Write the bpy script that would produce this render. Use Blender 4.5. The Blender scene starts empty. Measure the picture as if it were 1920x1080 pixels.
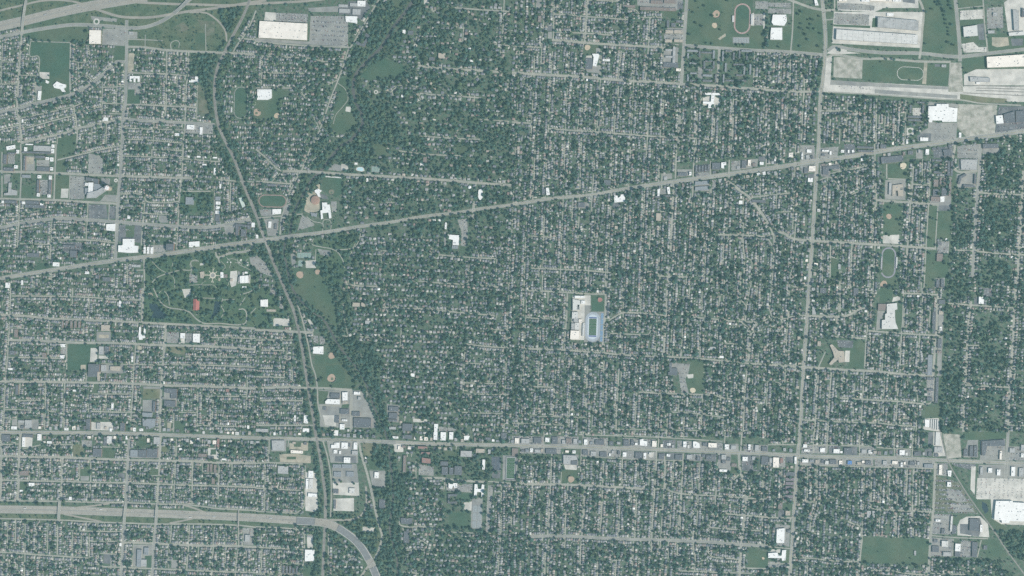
import bpy, math, random
import numpy as np
from mathutils import Vector

# ---------------------------------------------------------------- camera, light, exposure
S = 3.0                       # metres on the ground per photograph pixel
ALT = 8000.0                  # flying height
scene = bpy.context.scene
col = scene.collection
cam_d = bpy.data.cameras.new('camera')
cam = bpy.data.objects.new('camera', cam_d)
col.objects.link(cam)
cam.location = (0, 0, ALT)
cam_d.sensor_width = 36.0
cam_d.lens = 36.0 * ALT / (1920 * S)
cam_d.clip_start = 10.0
cam_d.clip_end = 30000.0
scene.camera = cam

SUN_EL = math.radians(42)
SUN_AZ = Vector((0.84, -0.54, 0)).normalized()      # horizontal direction towards the sun
world = bpy.data.worlds.new('World')
scene.world = world
world.use_nodes = True
nt = world.node_tree
sky = nt.nodes.new('ShaderNodeTexSky')
sky.sky_type = 'NISHITA'
sky.sun_disc = False
sky.sun_elevation = SUN_EL
sky.sun_rotation = math.atan2(SUN_AZ.x, SUN_AZ.y)
nt.links.new(sky.outputs[0], nt.nodes['Background'].inputs[0])
nt.nodes['Background'].inputs[1].default_value = 0.13
sun_d = bpy.data.lights.new('sun', 'SUN')
sun_d.energy = 5.0
sun_d.angle = math.radians(0.5)
sun_d.color = (1.0, 0.935, 0.84)
sun = bpy.data.objects.new('sun', sun_d)
col.objects.link(sun)
sun.location = (0, 0, 500)
sun.rotation_euler = Vector((-SUN_AZ.x * math.cos(SUN_EL), -SUN_AZ.y * math.cos(SUN_EL), -math.sin(SUN_EL))).to_track_quat('-Z', 'Y').to_euler()
vs = scene.view_settings
vs.view_transform = 'Standard'
vs.look = 'None'
vs.exposure = 0.05
vs.gamma = 1.0
vs.use_curve_mapping = False
cy = scene.cycles
cy.max_bounces = 4
cy.diffuse_bounces = 2
cy.glossy_bounces = 2
cy.transmission_bounces = 2
cy.volume_bounces = 0
cy.use_denoising = False
HAZE_DENSITY = 2.05e-5
HAZE_COLOR = (0.47, 0.88, 0.92)

# ---------------------------------------------------------------- traced ground plan
# every block "@c r" is a 480x270 pixel sheet of the survey; points are quarter pixels of that sheet
STREETS = """
@0 0
25 1420,0 1350,60 1290,110 1200,165 1100,200 1000,210 800,195 560,185 420,200 180,240 0,280
16 165,240 160,330 150,470 140,620 130,800 150,930 165,1080
15 530,320 525,600 530,700 550,790 570,890 580,1000 575,1080
22 950,150 950,370 945,560 940,770 920,900 920,1080
20 0,840 130,815 250,780 400,745 530,710 620,670 700,620 780,550 860,480 880,462 945,465
8 525,640 640,565 700,610
12 0,975 60,960 140,940
12 140,890 380,840 545,800 620,775
12 560,850 760,800
12 200,960 380,910 560,865
18 165,1070 340,1030 480,1000 580,965 750,930 910,895
20 920,895 1160,910 1390,920 1610,935
16 960,350 1080,355 1240,375 1400,385 1660,395 1920,410
14 960,545 1100,550 1250,555 1400,570
15 950,785 1080,785 1240,795 1400,800 1480,810
11 1060,560 1055,780
14 1250,380 1250,560 1245,800 1235,900
14 1415,390 1415,570 1400,620 1395,800 1385,920
10 1480,640 1475,900
10 1335,390 1335,560
10 1330,570 1325,790
10 1160,800 1160,900
10 960,295 1090,298 1220,305
8 1090,260 1088,350
8 1285,380 1285,320 1340,310 1340,360
10 770,600 765,850
10 880,600 870,850
12 770,655 930,650
10 770,775 940,780
10 760,850 920,855
8 0,465 140,465
10 0,630 130,630
10 20,300 10,630
8 230,310 225,420 290,425 290,540
8 230,310 530,320
10 590,460 590,560
8 540,460 660,460 665,340
8 270,570 265,780
8 150,565 270,568
10 930,960 1150,970 1380,975
10 930,1045 1100,1050 1380,1075
10 1155,910 1150,1080
12 1390,920 1375,1080
10 690,960 690,1080
10 800,930 795,1080
8 430,1000 430,1080
8 345,1030 345,1080
8 1540,180 1545,380
14 1920,80 1880,180 1830,270 1770,350 1750,390
14 1830,290 1920,300
@1 0
14 920,0 830,150 720,340 690,380 660,480 600,640 560,740 480,970 430,1080
14 0,310 200,330 430,345 700,355
12 40,420 250,430 440,440 500,460 660,460
10 50,420 40,640
10 40,545 230,550 390,555
12 0,660 300,660
10 350,690 420,610
10 340,690 370,740
10 400,670 470,655
8 540,635 610,600
10 470,970 460,930 430,880
6 610,620 670,670 690,740 660,790 600,860 580,930
10 1860,0 1850,260 1830,420
10 1560,190 1550,320
14 1490,58 1650,70 1900,85
12 1320,60 1330,90
12 1780,330 1920,345
16 1210,490 1300,505 1500,520 1690,530 1840,540
10 1640,590 1700,540
10 900,690 1010,690 1040,665 1080,640 1220,648
14 1230,700 1330,710 1500,720 1690,735
10 1230,700 1230,740 1250,750
10 1680,895 1900,910
12 1890,590 1890,680
12 1215,1018 1440,1035 1680,1045
10 1190,340 1215,240
9 1270,250 1360,250
@2 0
22 1310,0 1290,330 1270,640
12 1265,680 1255,850 1245,1080
16 300,300 540,320 680,330 1020,350 1140,360
10 1140,355 1190,335 1250,335
22 1280,340 1550,360 1820,378 1920,382
18 0,545 220,560 500,575 800,600 1280,630 1540,645 1800,665 1920,675
10 580,0 820,10
12 320,105 570,125 880,148
12 310,240 560,250 760,265
12 318,0 310,300
16 570,0 555,200 545,320
12 815,0 810,160
14 1035,130 1025,340 1000,610
10 810,70 920,70 960,110
8 970,130 1130,130
10 245,80 225,350 215,560
12 0,345 220,355
12 820,380 800,590
10 660,370 655,560
16 1555,370 1540,640
10 1820,380 1810,660
8 1140,370 1135,520
12 1145,640 1130,870
10 1385,880 1380,1040
10 1515,890 1520,1000
14 1660,760 1655,1080
12 1800,700 1800,830
8 1785,900 1785,1080
14 270,965 490,980 830,1005 1050,1022 1250,1030 1480,1045
14 0,915 150,925
10 510,640 515,690
10 660,640 660,690
10 800,640 795,730
12 500,890 490,980
10 640,870 640,960
10 780,1000 775,1060
12 1115,900 1110,1080
8 0,630 110,640 145,700
8 290,560 285,740
@3 0
20 0,380 170,390 410,410
18 170,0 300,50 400,72 500,78
14 500,0 500,90
14 190,0 185,200 170,390
16 0,675 150,685 400,690
16 440,430 500,410 700,440 860,440 1120,460 1370,465
24 450,380 500,350 620,370 850,395 1150,400 1330,420 1430,425 1500,420 1700,395 1920,370
16 1130,0 1155,40 1155,250 1145,380 1135,440
26 1405,0 1430,250 1440,400 1440,460
12 430,150 490,145
14 450,690 900,715 1300,745 1450,750 1600,775 1900,790
12 1370,470 1355,640
8 1420,65 1610,45
14 1615,0 1620,120 1650,400
10 150,700 140,1000
14 270,695 260,840 250,1080
10 25,430 20,620
12 170,395 165,680
12 270,560 272,690
12 400,830 660,835
10 670,835 665,1000
10 740,870 740,1080
10 540,920 535,1080
12 815,740 810,1080
10 1035,750 1030,1080
10 880,850 875,1000
10 960,870 955,1000
@0 1
22 915,0 905,210 890,370 880,560 865,870
22 0,630 140,600 280,575 440,558 640,568 880,585 1080,600 1340,618 1560,625 1720,600 1880,565
16 0,410 150,415 400,420 640,435 880,448
16 0,205 160,210 410,218 640,230 900,240 1130,248 1450,258
12 1640,268 1770,278
10 1800,280 1920,285
14 155,0 160,200 150,420 140,600 130,780
14 420,0 412,220 405,420
12 15,60 15,400
14 430,120 600,80 760,40 920,10
10 660,440 655,560 645,720
10 820,450 815,570
14 390,580 385,720 375,870
12 390,720 640,720 860,740
10 150,745 380,755
8 160,520 380,490
12 525,235 520,415
10 920,90 1140,98 1370,110 1660,135
14 1375,0 1365,240 1345,420 1335,620 1325,790
12 1140,40 1135,240
10 1140,42 1370,48
12 905,375 1070,380 1100,430 1180,440 1260,440 1340,430
8 1110,420 1140,400 1240,405
12 1085,440 1075,600
8 900,440 1080,445
14 1070,600 1060,760
10 1090,520 1270,530
8 1290,260 1280,340
12 1370,355 1580,355
10 1610,350 1605,600
12 1730,290 1725,560
14 1080,860 1085,1080
10 700,930 690,1000
10 960,880 955,1080
10 260,960 255,1080
10 390,950 385,1080
8 860,1000 855,1080
10 960,950 1080,945
10 40,540 130,545
10 40,540 35,600
10 1140,1040 1180,1000 1260,970 1360,945 1440,940 1430,890 1460,870 1490,880
8 1440,940 1420,1000
6 1300,880 1290,920
16 1620,810 1635,850 1720,820 1880,795 1890,740
14 1635,850 1650,900
6 1140,880 1200,940 1300,1000 1310,1080
5 1420,1060 1480,1055 1530,1057 1600,1058 1625,1078
5 1532,985 1575,985
5 1620,988 1655,985
5 1440,940 1425,905 1440,880 1480,878
5 1705,870 1740,860 1790,880 1820,920
5 1700,850 1730,890 1720,930
5 1660,880 1690,920 1670,950
5 1780,840 1790,900 1850,930 1900,960
5 1700,1010 1715,1050 1690,1072
5 1860,1010 1900,1005 1915,1040
5 1760,890 1830,890 1860,860
5 1560,1058 1562,1080
5 1490,1080 1530,1030 1545,1028
5 1830,930 1860,900 1880,930 1900,900
@1 1
15 410,30 345,190 320,230 250,370 215,480 190,560 180,680
14 0,280 150,290 280,300
18 200,205 340,205 420,212 500,215 640,225 1000,245 1400,270 1640,290 1830,305 1920,310
14 190,205 140,170 100,130 60,90 0,40
10 110,290 190,210
10 60,90 0,110
8 540,0 480,80 420,130 405,190
14 20,555 190,540
10 210,535 350,525
18 1635,430 1630,500 1630,570
10 1430,0 1435,80
12 1070,50 1250,75 1430,85 1560,90
10 790,640 780,700 765,740 730,780 600,795
9 430,710 420,750 480,770 560,785 610,810 650,870 665,930
8 450,790 445,870
8 745,745 700,850
10 940,720 940,890
10 950,800 1060,805 1140,805
12 1300,825 1600,850 1800,860
10 1810,790 1800,1080
10 1600,850 1595,1060
12 1140,1020 1350,1040 1600,1055 1850,1075
14 660,1050 780,1065 930,1068
8 830,430 960,435 1040,440
10 1040,370 1025,420
8 380,545 430,580 500,600 500,650
8 500,600 510,570 550,570 565,600 560,640
8 160,740 170,860
@2 1
12 175,0 165,250 155,430
14 615,220 600,400 595,520
12 460,380 450,580
10 295,640 290,780
12 1110,0 1100,290
14 1235,0 1225,260
16 1215,300 1205,480 1195,700 1190,820
14 1375,0 1360,200 1355,380 1340,480
12 1490,130 1485,390
14 1630,120 1625,280
12 1910,30 1905,180
18 1625,280 1700,340 1800,420 1850,490 1890,545 1920,600
14 1800,400 1920,385
10 1460,730 1450,900 1440,1060
12 1595,640 1590,750 1580,930
12 1740,570 1735,690 1735,780 1745,850 1735,1080
14 1545,680 1740,685 1920,695
8 1620,720 1660,690
8 1745,840 1790,870 1800,900 1790,1080
14 1105,990 1350,1000
16 1180,920 1175,1040
10 1110,990 1105,1050
10 1310,980 1305,1080
12 140,930 350,940 570,950 740,965
12 575,920 570,1080
10 705,980 700,1080
10 205,930 200,1000
8 620,190 615,90
10 140,690 290,700
10 1040,640 1030,800 1025,960
8 400,0 395,200
8 320,0 315,280
8 700,0 705,140
8 540,600 520,740
8 660,700 655,800
@3 1
14 0,600 30,660 45,740 40,900 30,1080
16 0,690 100,665 190,710 330,725 480,735 640,745 900,760 1180,780 1260,785
12 0,710 40,770
12 210,570 200,700 190,870
10 180,940 175,1060 300,1060
10 0,385 140,370 210,350 220,280
8 60,510 200,500 210,460
10 480,590 470,720
12 470,740 465,1000
12 640,520 650,640
14 630,745 620,1080
12 800,0 805,230 810,420 800,550
10 790,560 785,740
10 770,920 765,1080
8 700,770 695,870
8 550,950 545,1080
16 810,420 1070,440 1280,455
14 1095,110 1085,280 1075,430
12 1070,440 1060,600 1045,770
10 1040,780 1035,1080
12 1220,110 1210,430
12 1205,450 1195,600 1185,780 1170,1080
10 1275,460 1265,600 1255,780
10 1160,115 1155,300
12 1080,300 1210,310
10 1225,250 1380,255
10 1120,790 1115,1000
8 1140,470 1130,760
12 900,260 1040,265
12 890,150 890,260
22 1595,0 1585,200 1570,370 1560,540 1545,800 1535,1000
14 1580,365 1750,375 1910,380
18 1915,200 1900,560 1880,850 1870,1080
14 1390,795 1560,805 1780,825 1920,830
16 1405,0 1400,190 1570,205
14 390,270 470,250 540,340
10 440,230 560,200 680,180 750,160
8 600,390 700,350 790,330
@0 2
14 80,0 75,200 65,390 50,600 40,720 25,1080
16 0,205 180,210 380,230 640,240 850,248 1060,260 1240,268 1640,290 1920,305
16 60,390 270,395 500,408 720,412 840,412 1020,420 1240,430 1500,435 1920,460
16 0,700 350,705 640,710 1000,718 1220,730 1500,738 1920,755
12 50,520 350,525 500,530
12 90,60 380,62 670,70 870,85 1060,90
16 1075,0 1065,260
14 1020,420 1005,600 1000,718 990,870 980,1000
16 1245,270 1235,430 1220,600 1210,730 1200,1080
12 385,60 375,250 365,400 355,630
12 545,0 540,210
10 670,80 665,230
10 185,220 175,350
10 630,240 630,340
12 500,420 500,610
12 655,630 645,700
10 760,570 830,570 980,575 1220,575 1600,580 1920,595
12 150,715 140,890
12 345,715 335,1060
14 485,715 480,1060
10 690,795 800,795 990,795
10 660,800 665,930
10 800,800 795,920
10 865,730 865,790
12 690,925 850,930 1060,935
10 30,910 340,920 420,930
10 150,845 330,845
12 1485,745 1480,1050
12 1600,830 1590,1040
12 1855,690 1850,920
10 1330,590 1325,690
10 1610,580 1605,720
10 1305,930 1300,1080
10 1390,850 1385,920
10 1480,1030 1780,1040
8 1490,810 1920,815
8 1230,930 1480,935
10 1520,370 1920,378
10 1390,515 1920,520
10 1885,370 1880,460
10 1640,370 1630,430
10 990,1000 1060,1000
8 30,980 130,985
8 60,300 180,305
8 460,310 640,315
12 1150,0 1200,100 1260,145 1350,160 1420,180 1470,230 1530,265 1640,265 1830,270 1850,200 1830,160 1790,160
8 1180,50 1220,20 1260,60 1270,130
8 1470,200 1530,200
8 1450,40 1480,80
8 1520,75 1670,80
8 1670,80 1660,130 1680,180 1660,220
8 1670,90 1760,85
10 1800,50 1870,30 1920,0
8 1880,190 1920,150
8 1800,130 1840,70
@1 2
14 300,90 340,210 370,330 395,440 420,580 445,650 460,750 465,870 490,970 520,1040
18 0,315 140,320 320,330 430,335
12 40,465 220,470
10 0,390 280,390
12 0,600 220,605
12 0,665 220,672
16 40,750 200,745 380,750 520,752 720,765
12 30,845 350,845
10 0,930 180,935
14 0,1030 240,1030 440,1030
10 235,440 230,540
10 270,590 275,700
8 300,850 300,930
16 715,770 715,1080
12 470,880 640,885
10 635,770 630,1040
10 520,1040 720,1045
8 620,350 690,365
10 780,365 960,375
14 950,145 1140,155 1300,160 1540,185 1790,205
12 1565,420 1750,440 1920,450
12 1560,565 1560,720 1550,790
10 1570,565 1720,570
10 1550,710 1830,720
10 1550,795 1900,800
10 975,600 980,680
10 1570,440 1560,560
10 1630,860 1640,930
10 1480,930 1880,945
8 1780,310 1900,320
8 690,365 660,200 655,100
10 1090,300 1080,450
8 1410,470 1405,540
8 1250,600 1350,610
8 1310,730 1410,740
@2 2
10 110,90 105,215 95,310
14 100,280 95,440 90,550
12 110,220 220,230 420,235
14 415,40 410,220 400,330 395,470
14 120,20 270,25 430,35 580,45 710,45
16 705,30 700,200 690,270 680,440
12 830,0 825,110
14 725,245 820,190 900,185 1150,205
16 1165,0 1155,200 1140,500
12 1300,215 1430,225 1550,235
14 1560,60 1555,200 1600,240 1700,250 1860,255 1920,230
12 1785,0 1760,140 1750,250
12 1720,90 1760,140
12 1720,255 1780,310 1790,350 1840,265
16 1790,340 1775,550
14 1765,590 1745,800 1735,1080
10 740,340 860,345 980,350 1030,340 1040,280
8 820,340 815,390
15 100,455 390,465 580,480 720,490 800,500 1130,515 1270,520 1400,530 1530,540 1770,565 1920,575
10 1425,0 1425,210
12 1415,270 1410,520
10 1545,270 1540,400
10 1280,300 1270,510
10 1210,440 1205,520
8 1600,415 1740,420
8 1690,490 1690,540
10 1850,490 1850,560
14 570,580 560,740 550,900
13 800,620 795,760 785,910 780,1060
10 310,740 320,800
12 60,735 320,745
10 310,860 310,920
10 70,860 75,900
10 85,580 85,660
14 950,780 1120,790 1300,795 1500,805 1620,830 1820,835 1900,840
12 1120,790 1115,860 1100,960 1095,1080
10 1100,925 1350,940 1590,970
10 1620,590 1615,830
10 1500,650 1495,790
10 1910,600 1905,700
10 1600,860 1600,960
8 1545,900 1545,980
10 70,960 550,970
8 700,840 690,900
8 610,900 600,1040
8 740,1060 1090,1065 1400,1070
8 0,1015 430,1030
10 1250,830 1250,930
8 180,20 190,210
8 340,40 335,210
8 640,590 720,620
10 270,20 270,130
@3 2
12 25,0 15,140 20,190 50,220 100,235 160,220 200,210 280,205
8 60,360 100,300
12 160,160 155,220
12 100,240 110,270
16 310,210 530,215 600,205 700,155 745,150
12 440,120 435,210
14 545,0 540,180
16 520,220 510,350
14 500,365 590,370 730,380
12 755,0 750,150 745,320 735,400 725,600
16 0,575 100,580 260,595 385,600 590,615 720,620 850,630 1000,645 1240,660
14 755,320 870,330 1000,340 1250,355 1310,360
14 380,600 370,760 350,1080
14 475,610 465,780 450,1080
12 430,480 380,590
10 590,620 590,680
12 720,620 710,830 695,1080
12 870,340 855,620 850,700
12 1000,340 990,640
12 1015,40 1010,240 1000,340
14 1020,40 1160,45 1275,50
16 1275,50 1260,350 1245,560 1240,660 1250,700 1235,850
10 1220,130 1205,340
10 1160,0 1155,340
10 1140,350 1135,470
14 540,825 700,835 960,850 1120,865 1200,870 1235,850
12 980,700 970,850 960,1030
10 835,850 830,1010
10 1115,650 1110,780
10 1100,1030 1090,1080
12 105,960 240,985 360,995 560,1005 850,1015 960,1030 1080,1035
10 110,900 105,970
10 0,705 90,715 120,770
14 1350,115 1560,130 1850,150
16 1525,100 1500,300 1490,560 1480,720 1465,1080
18 1860,0 1850,150 1835,450 1815,750 1800,1080
14 1480,725 1600,735 1815,745 1920,750
12 1810,1030 1920,1030
10 1500,430 1590,430
8 1035,860 1035,1020
8 650,690 650,830
8 640,860 640,1000
8 920,640 920,700
@0 3
16 0,180 310,190 480,190 700,200 960,210 1200,215 1440,220 1640,230 1920,235
14 0,360 160,365 460,370 700,378 960,382 1180,390 1440,400 1640,405 1920,415
16 10,0 10,360 5,510
16 155,0 145,190 135,510
16 470,190 460,510
20 970,50 960,210 945,530
16 1205,30 1195,330
16 1190,340 1180,530
12 1325,50 1320,200
12 1315,220 1310,380 1300,540
14 1445,225 1440,540
14 1645,230 1640,410 1635,500
10 310,20 315,90
10 225,230 220,360
10 300,230 295,350
12 680,200 680,370 670,510
8 395,220 390,360
8 600,230 595,370
10 0,95 140,90
10 160,130 310,95
10 380,95 550,95
10 770,110 960,118
10 1110,220 1110,300
10 1120,330 1190,325
10 1520,220 1520,300
8 1530,310 1640,310
10 1740,230 1740,380
8 1030,440 1100,470
14 0,515 440,520 820,530 940,530 1180,540 1400,545 1530,560 1640,575 1790,582 1920,590
14 0,650 440,660 730,675 930,682 1170,690 1500,690 1790,700 1920,715
14 435,660 430,920
20 935,690 920,850 910,1080
20 1170,690 1155,830 1145,1080
14 0,900 430,930 660,945
10 510,740 740,745 920,748
12 670,780 670,940
10 680,820 880,820
16 900,830 1000,830 1150,835 1400,850 1700,855 1920,862
14 750,1010 910,1015 1140,1025 1400,1035 1600,1045 1920,1055
12 1285,700 1280,830
12 1420,700 1415,850 1400,1035
12 1610,710 1600,850 1590,1080
12 1790,700 1790,860 1780,920 1765,1080
10 740,920 740,1000
10 835,920 830,1080
12 120,660 115,830
10 190,680 185,1080
10 30,920 30,1080
10 545,750 550,1080
10 610,780 605,930
10 750,910 920,920
12 1000,830 995,1010
10 650,680 645,740
10 735,680 735,745
10 280,670 270,900
10 360,680 355,910
8 60,670 55,890
8 300,940 300,1080
8 400,945 395,1080
8 480,940 480,1080
8 1530,700 1525,850
8 1700,720 1695,850
8 1850,870 1850,1050
8 1490,860 1485,1040
8 1270,850 1265,1020
8 1690,870 1690,1040
8 130,1080 130,940
@1 3
14 500,60 540,200 565,380 560,640
10 545,750 540,1080
16 770,60 790,170 830,300 870,460 900,610 930,720 945,790 920,890 890,950
12 0,235 90,230 350,240
12 100,50 95,230
12 245,60 240,110
10 370,245 365,430 360,560 300,610
10 0,420 70,425 360,440
10 70,250 65,600
10 0,595 300,610
12 0,710 270,725 340,745 365,790 355,1000
10 0,865 200,875 360,885
10 40,760 40,870
10 190,870 190,1080
10 0,1065 350,1065
10 200,985 350,990
10 45,880 40,1060
10 560,835 620,830
8 690,940 740,930 800,960
14 1080,640 1085,700 1260,710 1330,710
10 1100,720 1140,830
16 1220,350 1370,345 1480,360 1720,375
10 1200,220 1200,350
12 1420,350 1410,430
12 1740,370 1850,380 1920,385
10 1840,400 1835,800 1810,1080
10 1920,400 1915,700
12 1120,890 1200,880 1320,890
10 1100,1050 1220,1060
10 1220,800 1300,850
10 1440,750 1680,760
8 1320,540 1180,600
10 1330,100 1340,60
10 1510,80 1500,130
@2 3
12 165,250 150,560
12 300,150 290,400 265,780
12 420,380 415,540
12 405,600 395,870
12 550,400 540,600 525,780
12 690,230 680,400 670,640 655,780
12 830,140 825,400
12 810,510 800,800
12 950,200 945,330
12 935,500 920,800
14 1085,130 1080,290
14 1075,350 1065,520 1050,720 1045,900
12 1145,180 1140,430 1115,800 1105,940
12 1215,210 1195,560 1180,780 1170,950
12 1285,160 1280,290 1260,560 1245,800 1240,940
12 1345,270 1355,430
10 1410,230 1410,460
10 1535,410 1530,480
12 250,900 245,1080
12 515,850 510,1080
12 645,960 640,1080
12 785,950 775,1080
12 910,820 905,1040
12 1360,740 1360,850 1375,950 1370,1050
16 20,385 160,392 400,395 540,400 820,415 1000,430
14 1075,425 1150,430 1210,450 1290,465 1530,480 1750,495 1920,505
20 130,785 390,780 650,795 900,805 1110,810 1360,820 1470,825 1720,845 1920,855
18 1700,160 1715,310 1750,370 1755,500 1745,640 1735,740 1720,850 1710,1080
12 1860,170 1860,310 1740,305
12 1700,320 1650,380 1645,460
14 1490,625 1540,610 1740,625 1920,640
14 1490,670 1475,830
12 1480,715 1740,735 1860,740
12 1470,860 1480,920 1530,940 1710,955
10 1340,640 1380,590
12 1240,1040 1370,1045 1600,1055 1800,1060
14 1720,1020 1920,1025
8 510,180 830,200 1080,210 1280,215
10 520,130 515,300
10 500,20 1100,40 1580,70
10 1880,360 1880,450
8 380,150 365,400
12 1105,0 1095,130
14 1725,0 1715,150
12 1600,0 1590,120
12 535,0 530,100
10 240,0 240,90
@3 3
14 345,0 340,160
14 450,0 440,160
12 690,0 685,180
10 950,0 950,190
12 1090,0 1080,190
10 820,0 818,100
10 250,100 450,100 680,105 950,125 1090,130
10 240,245 470,255 800,262 1100,270 1240,275
12 370,250 360,540 320,680 310,900
10 300,170 295,520
12 780,290 770,580
10 915,280 910,520
12 1045,280 1035,580
12 1090,280 1085,580 1090,790
10 1140,330 1135,580
18 1255,230 1240,580 1220,780 1205,1080
14 770,575 1000,590 1100,595 1230,600
10 215,525 350,525
12 190,940 350,950 480,965 680,975
14 600,670 640,690 700,720 690,960 680,1080
10 965,600 960,770
12 1210,775 1380,790 1650,800
10 1390,800 1385,930
10 1600,810 1570,940
14 0,640 185,645
12 0,860 165,875
14 0,985 160,990
10 300,960 295,1080
14 700,1040 900,1040 1040,1060 1190,1075
12 1200,1060 1500,1070
10 515,360 510,450
10 445,270 440,500
10 0,95 210,95
20 1800,0 1790,220 1780,350
"""
# avenues in photograph pixels: width in pixels, then points
AVENUES = {
 'broad': (6.4, "0,522 100,506 217,488 270,482 375,467 480,452 505,449 555,442 605,436 680,424 730,417 792,406 855,399 905,391 960,384 1035,372 1110,365 1172,354 1260,341 1335,331 1440,316 1532,302 1590,294 1665,281 1740,271 1800,262 1860,254 1925,245"),
 'lower': (5.6, "-5,811 200,812 350,817 480,821 600,824 740,829 800,832 960,835 1110,839 1260,844 1440,851 1540,856 1690,859 1790,864 1925,869"),
 'cross': (5.8, "1541,-5 1546,40 1548,75 1547,100 1543,150 1538,187 1535,270 1532,302 1525,420 1517,540 1507,685 1500,810 1496,852 1490,940 1485,1025 1480,1085"),
}
FREEWAYS = {
 'upper': (18, "-10,51 0,49 45,39 107,24 160,13 225,2 275,-6"),
 'lower': (15, "-10,955 0,955 120,957 240,961 350,965 480,971 555,976 590,978 620,983 642,995 665,1012 685,1037 697,1060 708,1085"),
}
RAMPS = """
24 172,14 200,24 225,31 255,33 287,32 325,26 355,21 390,17 425,12 462,6 500,0
22 240,2 255,4 290,6 340,8 355,8 425,10 462,8 500,6 560,3 610,-2
18 -5,21 45,9 75,2 110,0 138,3 160,9 180,14
16 355,23 385,24 400,32 414,45 423,60 425,78
16 140,952 170,949 205,944
16 120,964 150,970 190,978
16 318,981 335,978 362,972
16 345,947 362,952 385,961
18 590,974 640,975 665,973 680,963 687,945 686,912
18 676,1082 690,1062 700,1050
"""
RAIL = "470,-6 468,0 455,32 435,70 420,100 407,130 402,162 405,212 412,242 425,270 440,300 457,347 480,402 495,445 512,490 533,540 552,587 565,645 572,690 579,735 587,780 591,810 600,855 607,905 610,930 610,967 609,992 607,1030 605,1085"
SPUR = "1762,805 1776,860 1800,905 1830,950 1860,990 1890,1035 1922,1078"
CREEK = "780,-8 775,0 762,20 737,52 720,82 697,107 677,127 666,142 662,165 667,190 677,212 680,230 672,247 655,265 637,275 620,297 602,320 585,337 567,367 555,390 547,415 544,435 538,450 533,462 534,480 540,510 548,540 565,565 587,585 607,600 622,625 640,655 665,685 682,710 692,735 700,760 715,790 722,810 728,830 731,860 735,892 737,917 737,945 732,970 731,995 737,1020 745,1050 745,1088"
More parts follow.
